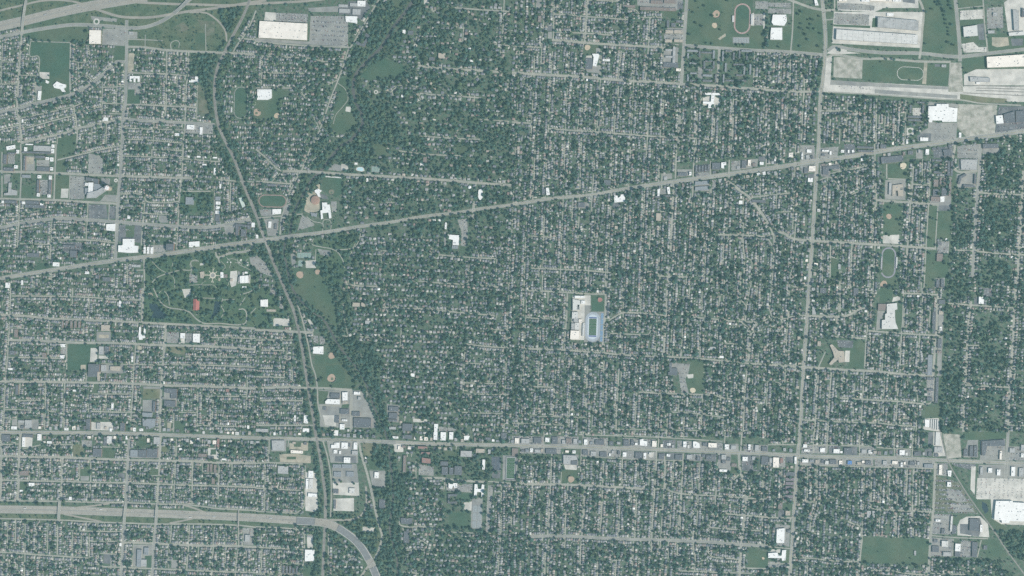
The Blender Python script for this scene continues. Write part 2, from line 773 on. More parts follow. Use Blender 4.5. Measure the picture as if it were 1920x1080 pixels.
# G mown grass, F dark turf, M dry grass, D bare earth, K pale concrete, C grey lot, A dark asphalt, W water (lower case: with parked cars)
# T wood, P park with trees over grass, V verge, N no houses
AREAS = """
@0 0
V 0,0 1920,0 1920,60 1860,150 1720,380 1420,380 1250,360 1090,350 960,340 950,200 800,185 400,185 0,270
G 180,250 420,205 655,200 650,300 370,310 190,275
F 235,310 525,322 520,605 375,600 375,545 300,540 300,425 232,418
G 300,640 380,565 515,612 515,690 310,755
G 860,345 945,345 940,460 860,450
T 1420,400 1650,405 1605,560 1600,850 1630,925 1590,900 1490,570 1420,560
D 965,400 1010,400 1000,540 960,540
c 770,215 940,215 935,345 765,335
V 1080,260 1380,180 1540,180 1610,250 1540,380 1400,360 1250,250
E 1290,210 1380,160 1420,220 1360,240
E 1480,150 1610,160 1610,260 1550,270
G 1460,240 1540,250 1540,375 1470,370
c 960,620 1055,620 1050,715 1010,715 1010,670 960,670
F 955,672 1008,672 1008,718 1050,718 1045,775 950,775
K 295,540 370,543 370,592 300,590
C 270,640 315,645 310,680 275,760
E 1480,640 1500,640 1560,760 1580,860 1490,850
c 1390,930 1600,945 1595,1005 1390,1000
C 680,120 880,140 875,165 690,150
T 1640,80 1850,50 1800,200 1720,330 1690,240
T 1700,400 1740,400 1670,560 1660,800 1720,1000 1720,1080 1690,1010 1640,850 1635,600
C 950,235 1030,240 1030,290 955,290
G 430,1040 575,1010 575,1080 430,1080
@1 0
N 0,40 390,40 400,0 870,0 700,355 0,310
K 70,90 150,95 150,158 60,158
c 150,95 390,105 385,170 150,160
C 0,285 400,312 410,120 690,120 690,350 410,335 0,310
c 415,125 690,125 690,345 415,320
C 390,60 620,45 620,90 400,90
A 690,10 830,10 860,60 790,150 690,110 620,110 620,55 690,55
G 120,680 250,685 180,760 180,895 0,890 0,755 110,755
G 610,610 700,560 690,700 740,830 760,950 640,1010 560,960 620,740
F 850,480 950,430 1080,480 1120,500 1110,560 960,590 820,600 790,560
K 675,800 712,800 708,840 670,835
T 920,20 1050,20 1130,40 1060,130 1000,220 900,340 830,420 730,500 700,480 730,400 850,200 880,60
T 1190,0 1260,20 1200,180 1080,330 1000,420 860,500 760,600 770,530 900,410 1000,280 1100,130
T 700,560 740,560 735,700 790,860 790,950 720,1010 660,1040 700,980 760,920 690,720
T 770,640 850,740 1050,850 1100,1000 1050,1080 690,1080 800,960 810,880 760,720
G 960,0 1100,0 1090,70 1040,50
T 0,0 240,0 60,25 0,60
K 1260,0 1300,0 1300,30 1260,30
@2 0
N 930,0 1300,0 1285,80 920,80
N 1310,0 1900,0 1885,378 1290,340
H 1130,345 1270,345 1255,520 1130,520
H 1300,365 1815,378 1805,650 1285,625
G 1310,0 1650,0 1650,150 1900,200 1885,372 1300,335
G 1655,0 1820,0 1800,250 1660,240
c 930,0 1280,0 1280,60 1230,80 940,40
A 1240,10 1285,10 1280,70 1240,70
c 1140,255 1285,255 1285,295 1140,295
C 1160,210 1285,210 1285,228 1160,228
C 1140,380 1200,365 1225,350 1250,360 1240,500 1135,515
G 540,335 660,335 655,405 545,420
C 630,360 660,360 655,400 630,405
K 545,420 600,415 600,440 545,440
C 550,500 660,490 655,550 560,540
K 1430,730 1490,720 1485,790 1430,790
K 1515,720 1560,745 1560,790 1515,800
D 1545,290 1600,250 1605,270 1560,300
C 1655,278 1780,278 1780,325 1655,325
c 1825,10 1920,10 1920,70 1825,65
c 1815,105 1888,105 1888,190 1815,190
K 1790,105 1815,95 1815,195 1790,190
K 1885,95 1900,95 1895,210 1885,215
c 1395,500 1430,500 1425,600 1390,600
C 180,0 225,0 220,60 180,70
C 270,240 300,240 300,290 270,290
A 265,190 305,190 300,235 265,235
G 1140,80 1240,90 1235,145 1140,120
@3 0
N 0,0 1920,0 1920,1000 1700,1010 1250,1065 1190,770 420,700 415,410 0,385
H 1040,760 1190,770 1190,920 1040,915
G 190,60 400,80 410,250 400,400 190,385
G 110,200 180,200 175,380 0,380 0,305 108,305
c 0,20 170,20 170,60 0,50
c 0,62 175,65 175,105 0,97
K 495,88 1160,90 1155,240 1145,360 480,325
G 440,90 490,88 480,128 440,135
c 500,98 760,110 755,190 495,178
G 490,182 768,193 765,212 490,198
G 785,135 818,132 816,205 778,205
G 445,160 480,155 472,320 440,360
G 640,340 840,350 840,362 640,352
G 870,352 1125,366 1125,384 870,366
G 590,388 1120,415 1120,438 860,425 600,402
K 440,400 500,350 600,365 590,385 700,400 500,408
K 510,0 1100,0 1130,60 870,60 800,90 520,78
c 520,22 700,28 800,45 795,78 520,70
A 1000,0 1105,0 1102,28 1010,14
G 1165,0 1395,0 1420,400 1300,402 1155,385 1165,50
G 1430,0 1600,0 1610,40 1425,60
k 1440,80 1610,70 1615,140 1440,150
c 1640,60 1760,50 1765,210 1645,215
G 1440,155 1615,145 1640,320 1450,325
A 1568,182 1618,176 1625,300 1582,300
k 1450,330 1540,315 1580,355 1640,352 1640,388 1470,395
K 1770,20 1920,0 1920,240 1800,240
G 1650,255 1920,272 1920,365 1650,388
D 1680,280 1800,280 1810,340 1720,355 1680,340
A 1820,290 1915,290 1910,340 1830,345
G 1455,440 1630,430 1635,505 1500,545 1460,540
K 1470,560 1560,520 1920,512 1920,640 1470,640
G 715,440 1172,465 1160,630 700,600
L 495,425 710,440 705,590 490,580
K 425,430 480,420 470,580 480,690 415,690
D 1172,465 1196,465 1186,632 1156,630
G 1196,466 1360,475 1350,640 1188,632
A 1250,480 1290,480 1290,500 1250,500
K 415,600 1350,650 1920,640 1920,780 1450,750 420,690
C 470,600 1030,637 1370,652 1360,672 465,636
C 800,670 1420,715 1420,740 800,700
L 1362,470 1450,470 1465,690 1352,690 1355,640
M 1440,705 1640,730 1790,740 1790,770 1600,770 1440,745
L 1420,780 1720,790 1700,1010 1500,1040 1420,960
k 1470,646 1920,650 1920,662 1470,656
k 1470,680 1920,690 1920,702 1470,692
k 1640,705 1920,715 1920,730 1640,722
k 500,640 780,652 780,672 500,662
G 430,692 900,722 1440,760 1440,768 900,735 430,705
c 1250,920 1420,920 1410,1060 1250,1060
C 1190,765 1430,780 1420,815 1350,800 1200,800
C 1200,905 1250,915 1250,1060 1130,1060 1130,1000 1200,960
k 1085,810 1150,810 1150,870 1085,870
a 1730,800 1920,790 1920,980 1700,1010
A 1120,1000 1225,1000 1220,1060 1120,1060
K 1040,960 1090,960 1095,1010 1040,1015
@0 1
N 0,0 420,0 410,410 0,400
N 520,240 890,245 880,445 520,425
N 885,590 1065,600 1050,830 870,830
N 660,450 875,455 870,570 655,565
P 1090,870 1380,832 1620,815 1650,850 1880,800 1920,770 1920,1080 1085,1080
c 275,120 370,120 370,170 275,170
c 300,270 360,270 360,380 300,380
C 190,90 260,90 260,200 180,200
c 60,80 110,75 110,150 60,150
D 200,100 255,100 250,150 205,150
c 525,240 640,245 640,330 635,410 520,415
c 760,255 825,260 825,305 760,300
C 790,380 880,385 875,435 750,430
G 420,240 520,242 515,415 412,410
K 460,335 515,335 510,405 455,405
G 430,0 560,0 555,60 430,115
G 430,122 490,117 490,205 420,210
c 665,70 770,90 770,225 660,220
a 665,455 795,455 810,560 665,560
a 820,465 870,465 865,560 820,560
a 890,605 1060,605 1055,740 885,730
G 940,610 1010,610 1005,700 945,700
a 465,735 625,740 620,790 580,850 470,800
c 1130,760 1250,755 1240,810 1150,815
G 1210,700 1260,710 1240,750 1200,740
C 1680,615 1755,610 1750,670 1690,680
c 1420,975 1480,985 1480,1040 1420,1040
N 1480,930 1880,930 1880,1075 1480,1075
N 1680,860 1860,850 1860,930 1680,930
K 1705,880 1712,880 1712,886 1705,886
K 1800,865 1815,862 1812,880 1798,878
K 1790,885 1800,883 1800,895 1788,895
K 1850,905 1862,903 1862,915 1850,915
K 1728,955 1778,950 1782,1000 1770,1060 1735,1075 1722,1030
C 1785,950 1800,960 1795,1045 1782,1050
K 1500,895 1540,890 1545,905 1500,912
D 1640,1000 1655,1010 1650,1030 1636,1025
c 1870,850 1920,840 1920,930 1880,900
G 880,820 940,825 935,860 880,865
P 1355,355 1600,360 1600,500 1350,520
T 1690,0 1700,20 1760,130 1830,320 1910,520 1880,540 1790,330 1730,250 1690,150 1640,60 1600,0
T 1720,0 1790,90 1850,260 1920,420 1920,500 1850,310 1780,130
F 275,890 365,895 360,950 275,945
C 30,230 80,225 75,290 30,300
G 165,310 200,310 200,395 160,395
G 205,310 255,315 250,398 205,398
G 95,225 140,225 140,285 100,285
C 1190,535 1265,540 1260,590 1190,590
@1 1
N 390,230 650,250 650,600 320,660
H 1400,560 1620,560 1600,830 1380,790
F 30,385 215,390 200,478 30,470
c 20,490 130,490 125,540 40,540
c 60,560 170,560 165,690 90,690
C 200,470 265,440 240,530 210,540
D 390,330 480,300 475,450 480,500 400,520 360,500
A 480,370 525,385 545,410 485,410
c 345,530 430,590 440,610 310,650
G 440,600 495,610 490,650 430,660
G 570,610 605,560 605,640 560,645
F 500,250 645,250 645,370 600,400 530,370 495,345
c 560,430 605,430 605,510 570,510
C 865,165 930,165 930,215 865,210
C 570,140 650,165 640,205 540,195
G 890,0 980,0 975,70 900,80
G 1500,20 1590,20 1570,70 1500,75
c 1510,565 1585,560 1590,720 1580,770 1535,760 1540,660
C 1410,660 1425,660 1425,770 1410,770
F 1525,770 1590,775 1575,825 1520,815
P 430,720 780,665 770,740 700,850 660,960 620,1080 480,1080 460,900 430,800
C 310,815 415,810 415,855 305,855
C 315,870 350,870 350,920 315,920
K 370,875 450,870 450,945 375,940
C 260,820 300,825 300,890 270,920
c 460,785 560,800 555,845 480,830
G 280,930 480,930 520,1080 290,1080
c 0,830 80,900 130,1000 0,950
T 350,230 470,235 400,300 300,470 260,560 250,660 270,680 210,700 230,560 270,440 310,330
T 440,230 520,220 490,300 420,360 350,490 300,640 270,670 280,560 340,420
T 0,740 90,760 150,900 240,1080 180,1080 110,930 0,800
T 110,740 200,740 260,900 330,1080 230,1080 160,880
T 410,30 560,0 700,0 560,180 400,200 470,110
T 640,0 880,0 900,150 720,230 640,200 660,110
K 640,150 700,150 690,200 640,195
@2 1
N 1230,150 1910,90 1920,200 1240,290
A 755,440 830,445 780,490 755,480
c 1110,340 1160,335 1160,375 1110,380
c 490,435 580,435 580,485 490,480
c 1240,190 1350,190 1340,240 1240,245
a 1370,160 1485,150 1485,205 1375,215
c 1375,218 1480,208 1480,240 1380,248
c 1645,130 1715,125 1715,195 1645,200
c 1800,115 1845,110 1840,170 1800,175
A 1850,95 1900,90 1900,130 1850,130
c 1500,270 1530,270 1530,340 1500,340
C 1720,120 1800,112 1800,180 1720,190
C 1130,225 1200,220 1200,260 1130,265
C 1370,280 1480,272 1478,352 1370,356
@3 1
N 235,0 800,0 810,60 380,130 235,150
N 1600,0 1740,0 1740,40 1610,50
N 820,60 1390,10 1390,110 820,160
N 1210,385 1390,375 1380,505 1210,450
N 870,145 1050,140 1040,425 865,420
N 1405,195 1575,205 1570,340 1405,330
Q 1400,340 1550,355 1530,1080 1350,1080
Q 1600,400 1890,390 1860,1080 1560,1080
Q 1660,50 1890,60 1890,340 1660,330
c 240,10 350,10 350,130 240,130
c 390,30 530,20 520,95 390,110
a 570,0 650,0 655,80 575,85
K 150,65 190,60 190,105 150,105
c 240,165 360,150 360,210 245,220
A 300,225 350,225 345,255 300,255
c 390,150 540,145 540,200 470,200 460,245 395,245
a 820,100 1015,80 1015,130 830,150
a 1240,30 1385,15 1390,100 1240,105
C 1110,50 1160,45 1160,110 1110,110
c 1420,10 1590,0 1580,110 1420,105
C 1430,112 1575,112 1570,200 1430,195
G 900,150 1050,145 1045,262 900,258
C 880,270 1035,268 1030,420 875,415
C 1210,390 1385,380 1380,500 1280,500 1280,455 1215,450
A 1280,460 1380,460 1378,500 1285,500
G 870,450 1000,460 985,680 865,680
K 865,685 985,680 985,750 860,745
G 840,770 980,780 960,1070 840,1060
G 1210,465 1265,465 1255,780 1190,780
G 1280,505 1375,505 1365,720 1265,700
G 1385,200 1405,200 1365,800 1340,1080 1320,1080 1355,800
G 1185,800 1265,800 1245,1000 1230,1080 1165,1080
G 1240,885 1355,830 1350,1000 1240,1000
c 1270,730 1360,730 1355,820 1270,820
G 475,840 540,880 535,1000 475,1000
c 1250,1010 1325,1005 1325,1080 1250,1080
C 1605,35 1740,30 1740,70 1610,75
K 475,840 520,850 520,862 475,850
C 1415,225 1560,215 1560,325 1420,330
G 545,110 700,85 700,115 560,140
@0 2
P 1085,0 1920,0 1920,290 1240,262 1075,250
c 455,450 500,450 500,500 455,500
F 515,425 730,425 730,450 680,450 680,500 665,560 660,615 505,615 510,460
K 680,450 730,450 730,550 675,555
D 605,577 645,575 645,612 605,612
G 665,668 728,668 728,700 665,700
K 740,505 820,510 815,530 740,530
C 725,330 830,330 830,400 725,400
D 740,350 815,350 815,375 740,375
c 1250,330 1345,335 1340,415 1250,412
K 1355,380 1385,380 1385,415 1355,415
c 1395,340 1450,340 1445,410 1390,410
M 1075,755 1200,755 1200,830 1070,830
C 1075,738 1205,742 1200,757 1075,755
C 1070,840 1150,840 1145,935 1070,930
C 1230,750 1330,755 1325,895 1230,890
C 135,990 290,985 290,1060 135,1060
K 685,1005 850,1005 850,1070 685,1065
G 940,1020 975,1015 970,1070 940,1072
G 1040,390 1090,390 1085,415 1030,415
K 1365,10 1430,5 1430,55 1385,75
D 1030,430 1070,435 1060,465 1030,460
M 1250,440 1390,445 1390,500 1330,495 1250,470
G 165,590 215,590 215,620 165,620
W 1120,115 1180,120 1190,150 1260,205 1240,228 1130,225 1150,180 1120,150
W 1610,100 1650,95 1650,170 1600,225 1575,230 1600,180
D 1140,30 1110,40 1120,75 1150,65
G 700,725 735,725 730,790 700,785
C 90,990 130,985 130,1035 90,1035
C 740,440 825,440 820,500 740,500
C 755,575 930,578 925,640 755,640
G 1310,1000 1380,1005 1380,1075 1310,1075
D 1255,1010 1285,1010 1280,1075 1250,1075
@1 2
N 430,340 540,340 740,740 720,765 440,745
N 470,760 900,765 900,1060 470,1050
P 0,0 100,0 180,60 250,290 0,300
G 260,0 540,0 600,130 620,330 560,260 500,190 400,110
c 110,0 160,0 160,60 100,50
c 170,60 200,60 205,160 175,150
c 430,355 465,360 465,415 430,410
c 475,362 520,362 515,420 480,420
K 385,235 405,235 430,275 425,300 410,295
G 440,510 640,480 740,720 720,750 470,745 440,600
F 510,545 545,520 600,515 625,548 560,572
F 520,585 620,575 660,620 672,690 590,720 545,705 530,640
G 0,200 50,210 45,290 0,290
K 130,225 250,230 250,285 130,285
C 470,765 890,770 900,1050 480,1040
a 550,785 640,785 640,825 550,830
G 470,770 545,775 520,870 470,870
G 645,875 700,870 695,900 640,900
K 500,955 600,955 600,1035 520,1030
C 980,870 1080,880 1070,1010 990,1000
K 1180,980 1285,985 1285,1010 1180,1005
c 1370,1040 1500,1050 1500,1075 1370,1075
T 215,0 260,20 360,120 500,240 540,300 640,460 760,600 820,700 860,800 900,920 960,1080 930,1080 860,900 760,690 620,540 540,420 480,300 420,230 300,80
T 280,0 330,60 450,170 600,330 690,370 880,440 960,560 920,660 930,760 980,900 1000,1080 960,1060 890,850 800,660 700,540 600,370 500,220 380,130
T 140,0 230,0 310,190 360,430 420,780 470,1060 440,1060 370,780 310,430 260,220
T 545,0 700,40 720,180 690,340 630,330 600,150
@2 2
N 430,50 715,50 690,410 430,400
N 1165,550 1450,550 1430,795 1240,785
K 455,55 590,55 590,130 545,190 545,390 440,390
C 545,130 590,130 590,172 545,190
F 598,60 690,60 688,175 600,170
C 545,178 690,178 685,408 540,405
c 1230,565 1335,570 1320,650 1300,680 1325,790 1270,785 1250,650
G 1340,550 1445,550 1425,790 1330,790 1310,720 1300,680 1340,620
K 1310,650 1360,645 1360,675 1320,678
C 1175,550 1240,560 1235,650 1170,640
@3 2
N 380,380 735,390 720,615 380,600
N 810,60 1000,50 990,330 810,320
N 1165,880 1290,880 1300,1080 1165,1070
N 1320,0 1345,0 1290,1080 1260,1080
Q 1340,0 1520,0 1480,1080 1300,1080
Q 1530,160 1850,160 1800,1080 1480,1080
G 840,0 940,0 930,70 870,115 835,110
C 822,170 880,175 850,240 850,310 810,318
K 940,70 995,55 990,90 930,105
G 960,120 1010,130 1000,310 970,310 955,240
G 420,430 455,420 500,400 640,385 725,400 715,605 600,600 620,470 570,470
G 395,560 440,480 490,590 400,600
a 515,390 640,395 635,450 530,445
K 580,470 615,470 610,555 575,555
a 1545,70 1580,70 1580,125 1545,125
a 1615,0 1680,0 1680,65 1615,65
G 1345,0 1320,380 1300,700 1280,1000 1300,1080 1270,1080 1270,800 1290,600 1320,300 1335,0
K 1165,980 1280,975 1290,1080 1165,1060
G 1180,890 1280,890 1275,970 1175,970
c 1190,670 1250,670 1235,820 1190,820
C 1278,170 1320,170 1310,340 1275,340
C 1275,365 1310,365 1300,660 1265,660
@0 3
K 165,25 245,45 240,110 170,115
M 550,90 630,95 625,180 550,180
c 610,60 690,65 690,110 615,110
G 775,120 860,115 855,190 775,190
C 840,30 868,30 865,105 840,100
G 1045,40 1110,60 1100,100 1040,110
C 975,130 1195,120 1190,195 975,195
M 1215,110 1255,110 1250,150 1215,150
K 1560,120 1640,120 1640,205 1560,200
G 1580,130 1620,130 1620,170 1580,170
G 595,280 680,285 680,365 600,330
C 605,330 670,330 665,365 605,365
A 885,310 935,310 935,345 885,340
G 150,375 200,372 200,430 150,430
C 1005,845 1145,845 1140,925 1085,930 1100,1015 1000,1010
F 1090,930 1140,925 1135,1020 1100,1015
c 1820,720 1905,720 1900,850 1825,845
A 775,915 830,915 830,990 775,985
C 1285,960 1330,960 1330,1025 1285,1020
V 0,520 1920,592 1920,712 0,648
N 160,10 320,10 320,110 160,115
G 1130,280 1190,280 1190,320 1120,320
@1 3
N 120,60 450,60 470,600 360,600 370,240 120,235
N 520,60 770,60 850,400 830,620 560,620
N 840,280 975,280 975,580 860,440
H 1210,90 1920,90 1920,370 1210,350
H 1410,380 1790,380 1740,770 1430,730
V 0,600 560,640 830,600 900,620 945,780 900,930 930,1080 860,1080 800,930 650,750 560,700 0,690
D 250,85 390,80 390,140 250,135
G 280,75 340,80 335,112 285,110
D 175,165 310,165 410,180 410,235 180,225
G 230,185 300,185 300,205 230,205
K 370,430 370,300 455,310 465,580 440,600 370,590
C 530,65 765,65 765,235 560,230
A 595,180 750,180 750,235 590,220
C 570,240 755,240 770,380 575,380
K 575,380 770,380 775,480 580,470
K 580,500 735,495 735,595 580,590
C 850,290 970,290 970,430 870,400
C 925,500 970,490 970,570 925,575
M 800,80 895,85 905,150 850,185 805,170
G 840,200 930,200 930,280 850,280
T 890,130 960,90 1010,100 1010,300 980,500 990,700 960,900 1000,1080 930,1080 900,960 940,880 950,780 920,620 880,430 900,420 970,420 980,300 860,220
T 1020,100 1040,150 1060,300 1140,450 1110,560 1080,700 1080,800 1110,1080 1000,1080 970,900 1020,640 1030,430
T 590,630 800,620 840,560 880,600 920,740 900,900 860,900 760,780 640,700 600,680
T 450,80 470,100 520,430 525,640 490,620 470,400 430,180
T 480,80 520,110 560,400 555,640 535,630 530,400
T 440,720 500,720 480,1080 430,1080 440,880
K 1030,85 1105,90 1105,150 1040,150
c 1220,240 1330,255 1335,330 1220,320
G 1400,80 1530,100 1500,200 1400,190
K 1620,170 1650,160 1650,195
A 1765,180 1840,185 1835,295 1765,290
A 1770,300 1835,300 1830,348 1770,345
C 1850,175 1965,180 1955,370 1850,360
c 1420,390 1625,390 1620,455 1430,440
F 1510,460 1610,460 1605,510 1510,505
K 1560,530 1620,520 1615,590 1560,580
F 1450,605 1605,605 1600,715 1445,715
C 1620,490 1700,495 1695,730 1610,725
c 1740,400 1780,400 1750,740 1720,770
K 380,770 430,770 425,870 385,870
G 360,1000 435,1005 430,1080 350,1080
C 110,55 230,55 225,145 115,145
K 800,710 890,715 880,750 800,750
@2 3
N 0,20 1920,50 1920,240 0,180
N 1710,160 1870,170 1870,310 1710,300
c 0,30 240,35 240,95 0,90
c 290,30 500,35 500,100 290,95
c 540,40 720,45 720,105 545,105
c 830,45 1080,55 1080,120 830,110
a 1130,60 1225,60 1225,122 1130,120
c 1240,65 1580,80 1580,135 1240,125
c 1600,90 1700,90 1700,145 1600,140
c 1740,90 1920,100 1920,150 1740,145
c 60,115 370,120 365,165 60,160
c 520,125 820,130 815,190 520,180
c 835,140 1080,150 1075,205 835,200
A 1095,155 1150,155 1150,210 1095,205
A 1160,155 1280,160 1280,210 1160,205
c 1300,165 1430,165 1430,220 1300,215
a 1445,165 1535,165 1530,225 1445,215
C 1540,160 1640,165 1640,290 1550,290
G 1640,260 1690,270 1690,310 1640,300
a 1720,170 1800,175 1855,180 1855,295 1725,290
G 1810,190 1850,190 1850,285 1810,280
K 390,245 490,250 485,285 400,280
G 370,285 495,285 485,385 365,385
C 380,165 500,170 495,250 385,245
G 1775,870 1830,885 1920,900 1920,1025 1770,1020
N 1770,860 1920,880 1920,1030 1770,1030
K 1020,150 1065,150 1060,195 1030,190
@3 3
N 0,100 1250,135 1250,275 0,245
N 1235,0 1920,0 1920,1080 1700,960 1210,940
G 1460,0 1790,0 1790,50 1500,60
Q 1450,0 1790,0 1790,45 1460,55
c 250,105 335,105 335,165 250,160
c 345,105 440,105 435,165 345,160
a 455,100 545,105 540,165 455,160
a 565,110 670,110 670,175 565,170
c 690,115 810,115 810,175 690,175
c 960,130 1070,135 1070,180 960,180
A 1090,140 1150,140 1150,180 1090,180
A 1175,125 1230,125 1230,180 1175,180
A 1200,0 1240,0 1235,100 1200,100
K 1240,0 1300,0 1330,180 1240,185
L 1310,10 1440,20 1450,190 1345,200
c 1500,60 1575,60 1575,190 1460,190
c 1640,108 1765,105 1760,212 1630,205
C 1590,60 1780,50 1780,210 1590,210
c 1800,110 1920,100 1920,215 1795,215
c 0,185 130,180 130,265 30,265 0,240
A 135,175 195,180 190,232 135,230
c 240,200 450,200 450,250 240,245
c 455,200 790,205 790,255 455,250
c 800,205 1250,215 1250,272 800,262
c 1260,235 1350,235 1345,330 1265,325
a 1370,235 1560,240 1550,290 1420,260
K 1525,258 1558,258 1550,470 1518,430
C 1580,245 1920,250 1920,345 1580,345
k 1570,345 1920,355 1920,500 1560,505
K 1670,500 1920,500 1920,715 1700,690 1675,650
G 1380,235 1400,260 1520,470 1570,505 1670,510 1680,650 1800,720 1920,720 1920,760 1700,730 1580,610 1440,380 1350,220
W 1605,520 1640,540 1655,590 1630,615 1605,570
e 1255,330 1420,370 1580,610 1240,600
C 1340,420 1440,440 1500,520 1440,530 1340,500
C 1360,540 1500,545 1550,600 1400,600
c 1240,615 1385,620 1380,770 1230,765
K 1420,710 1440,660 1490,635 1590,630 1650,690 1660,790 1420,775
A 1440,690 1500,690 1505,645 1590,645 1610,720 1580,785 1440,760
G 1390,640 1450,620 1440,660 1415,700 1390,690
c 1215,790 1385,800 1380,935 1210,930
c 1450,810 1540,820 1530,940 1440,935
G 1600,810 1700,800 1800,930 1700,950 1640,940
G 705,790 1205,800 1195,995 695,980
c 55,690 165,700 160,860 55,850
A 75,585 125,585 125,635 75,635
G 110,530 190,535 185,580 120,585
G 100,885 160,885 155,980 100,980
K 0,880 100,880 95,905 0,905
c 0,970 95,975 95,1015 0,1015
T 1700,735 1920,765 1920,1050 1830,940 1740,810
"""
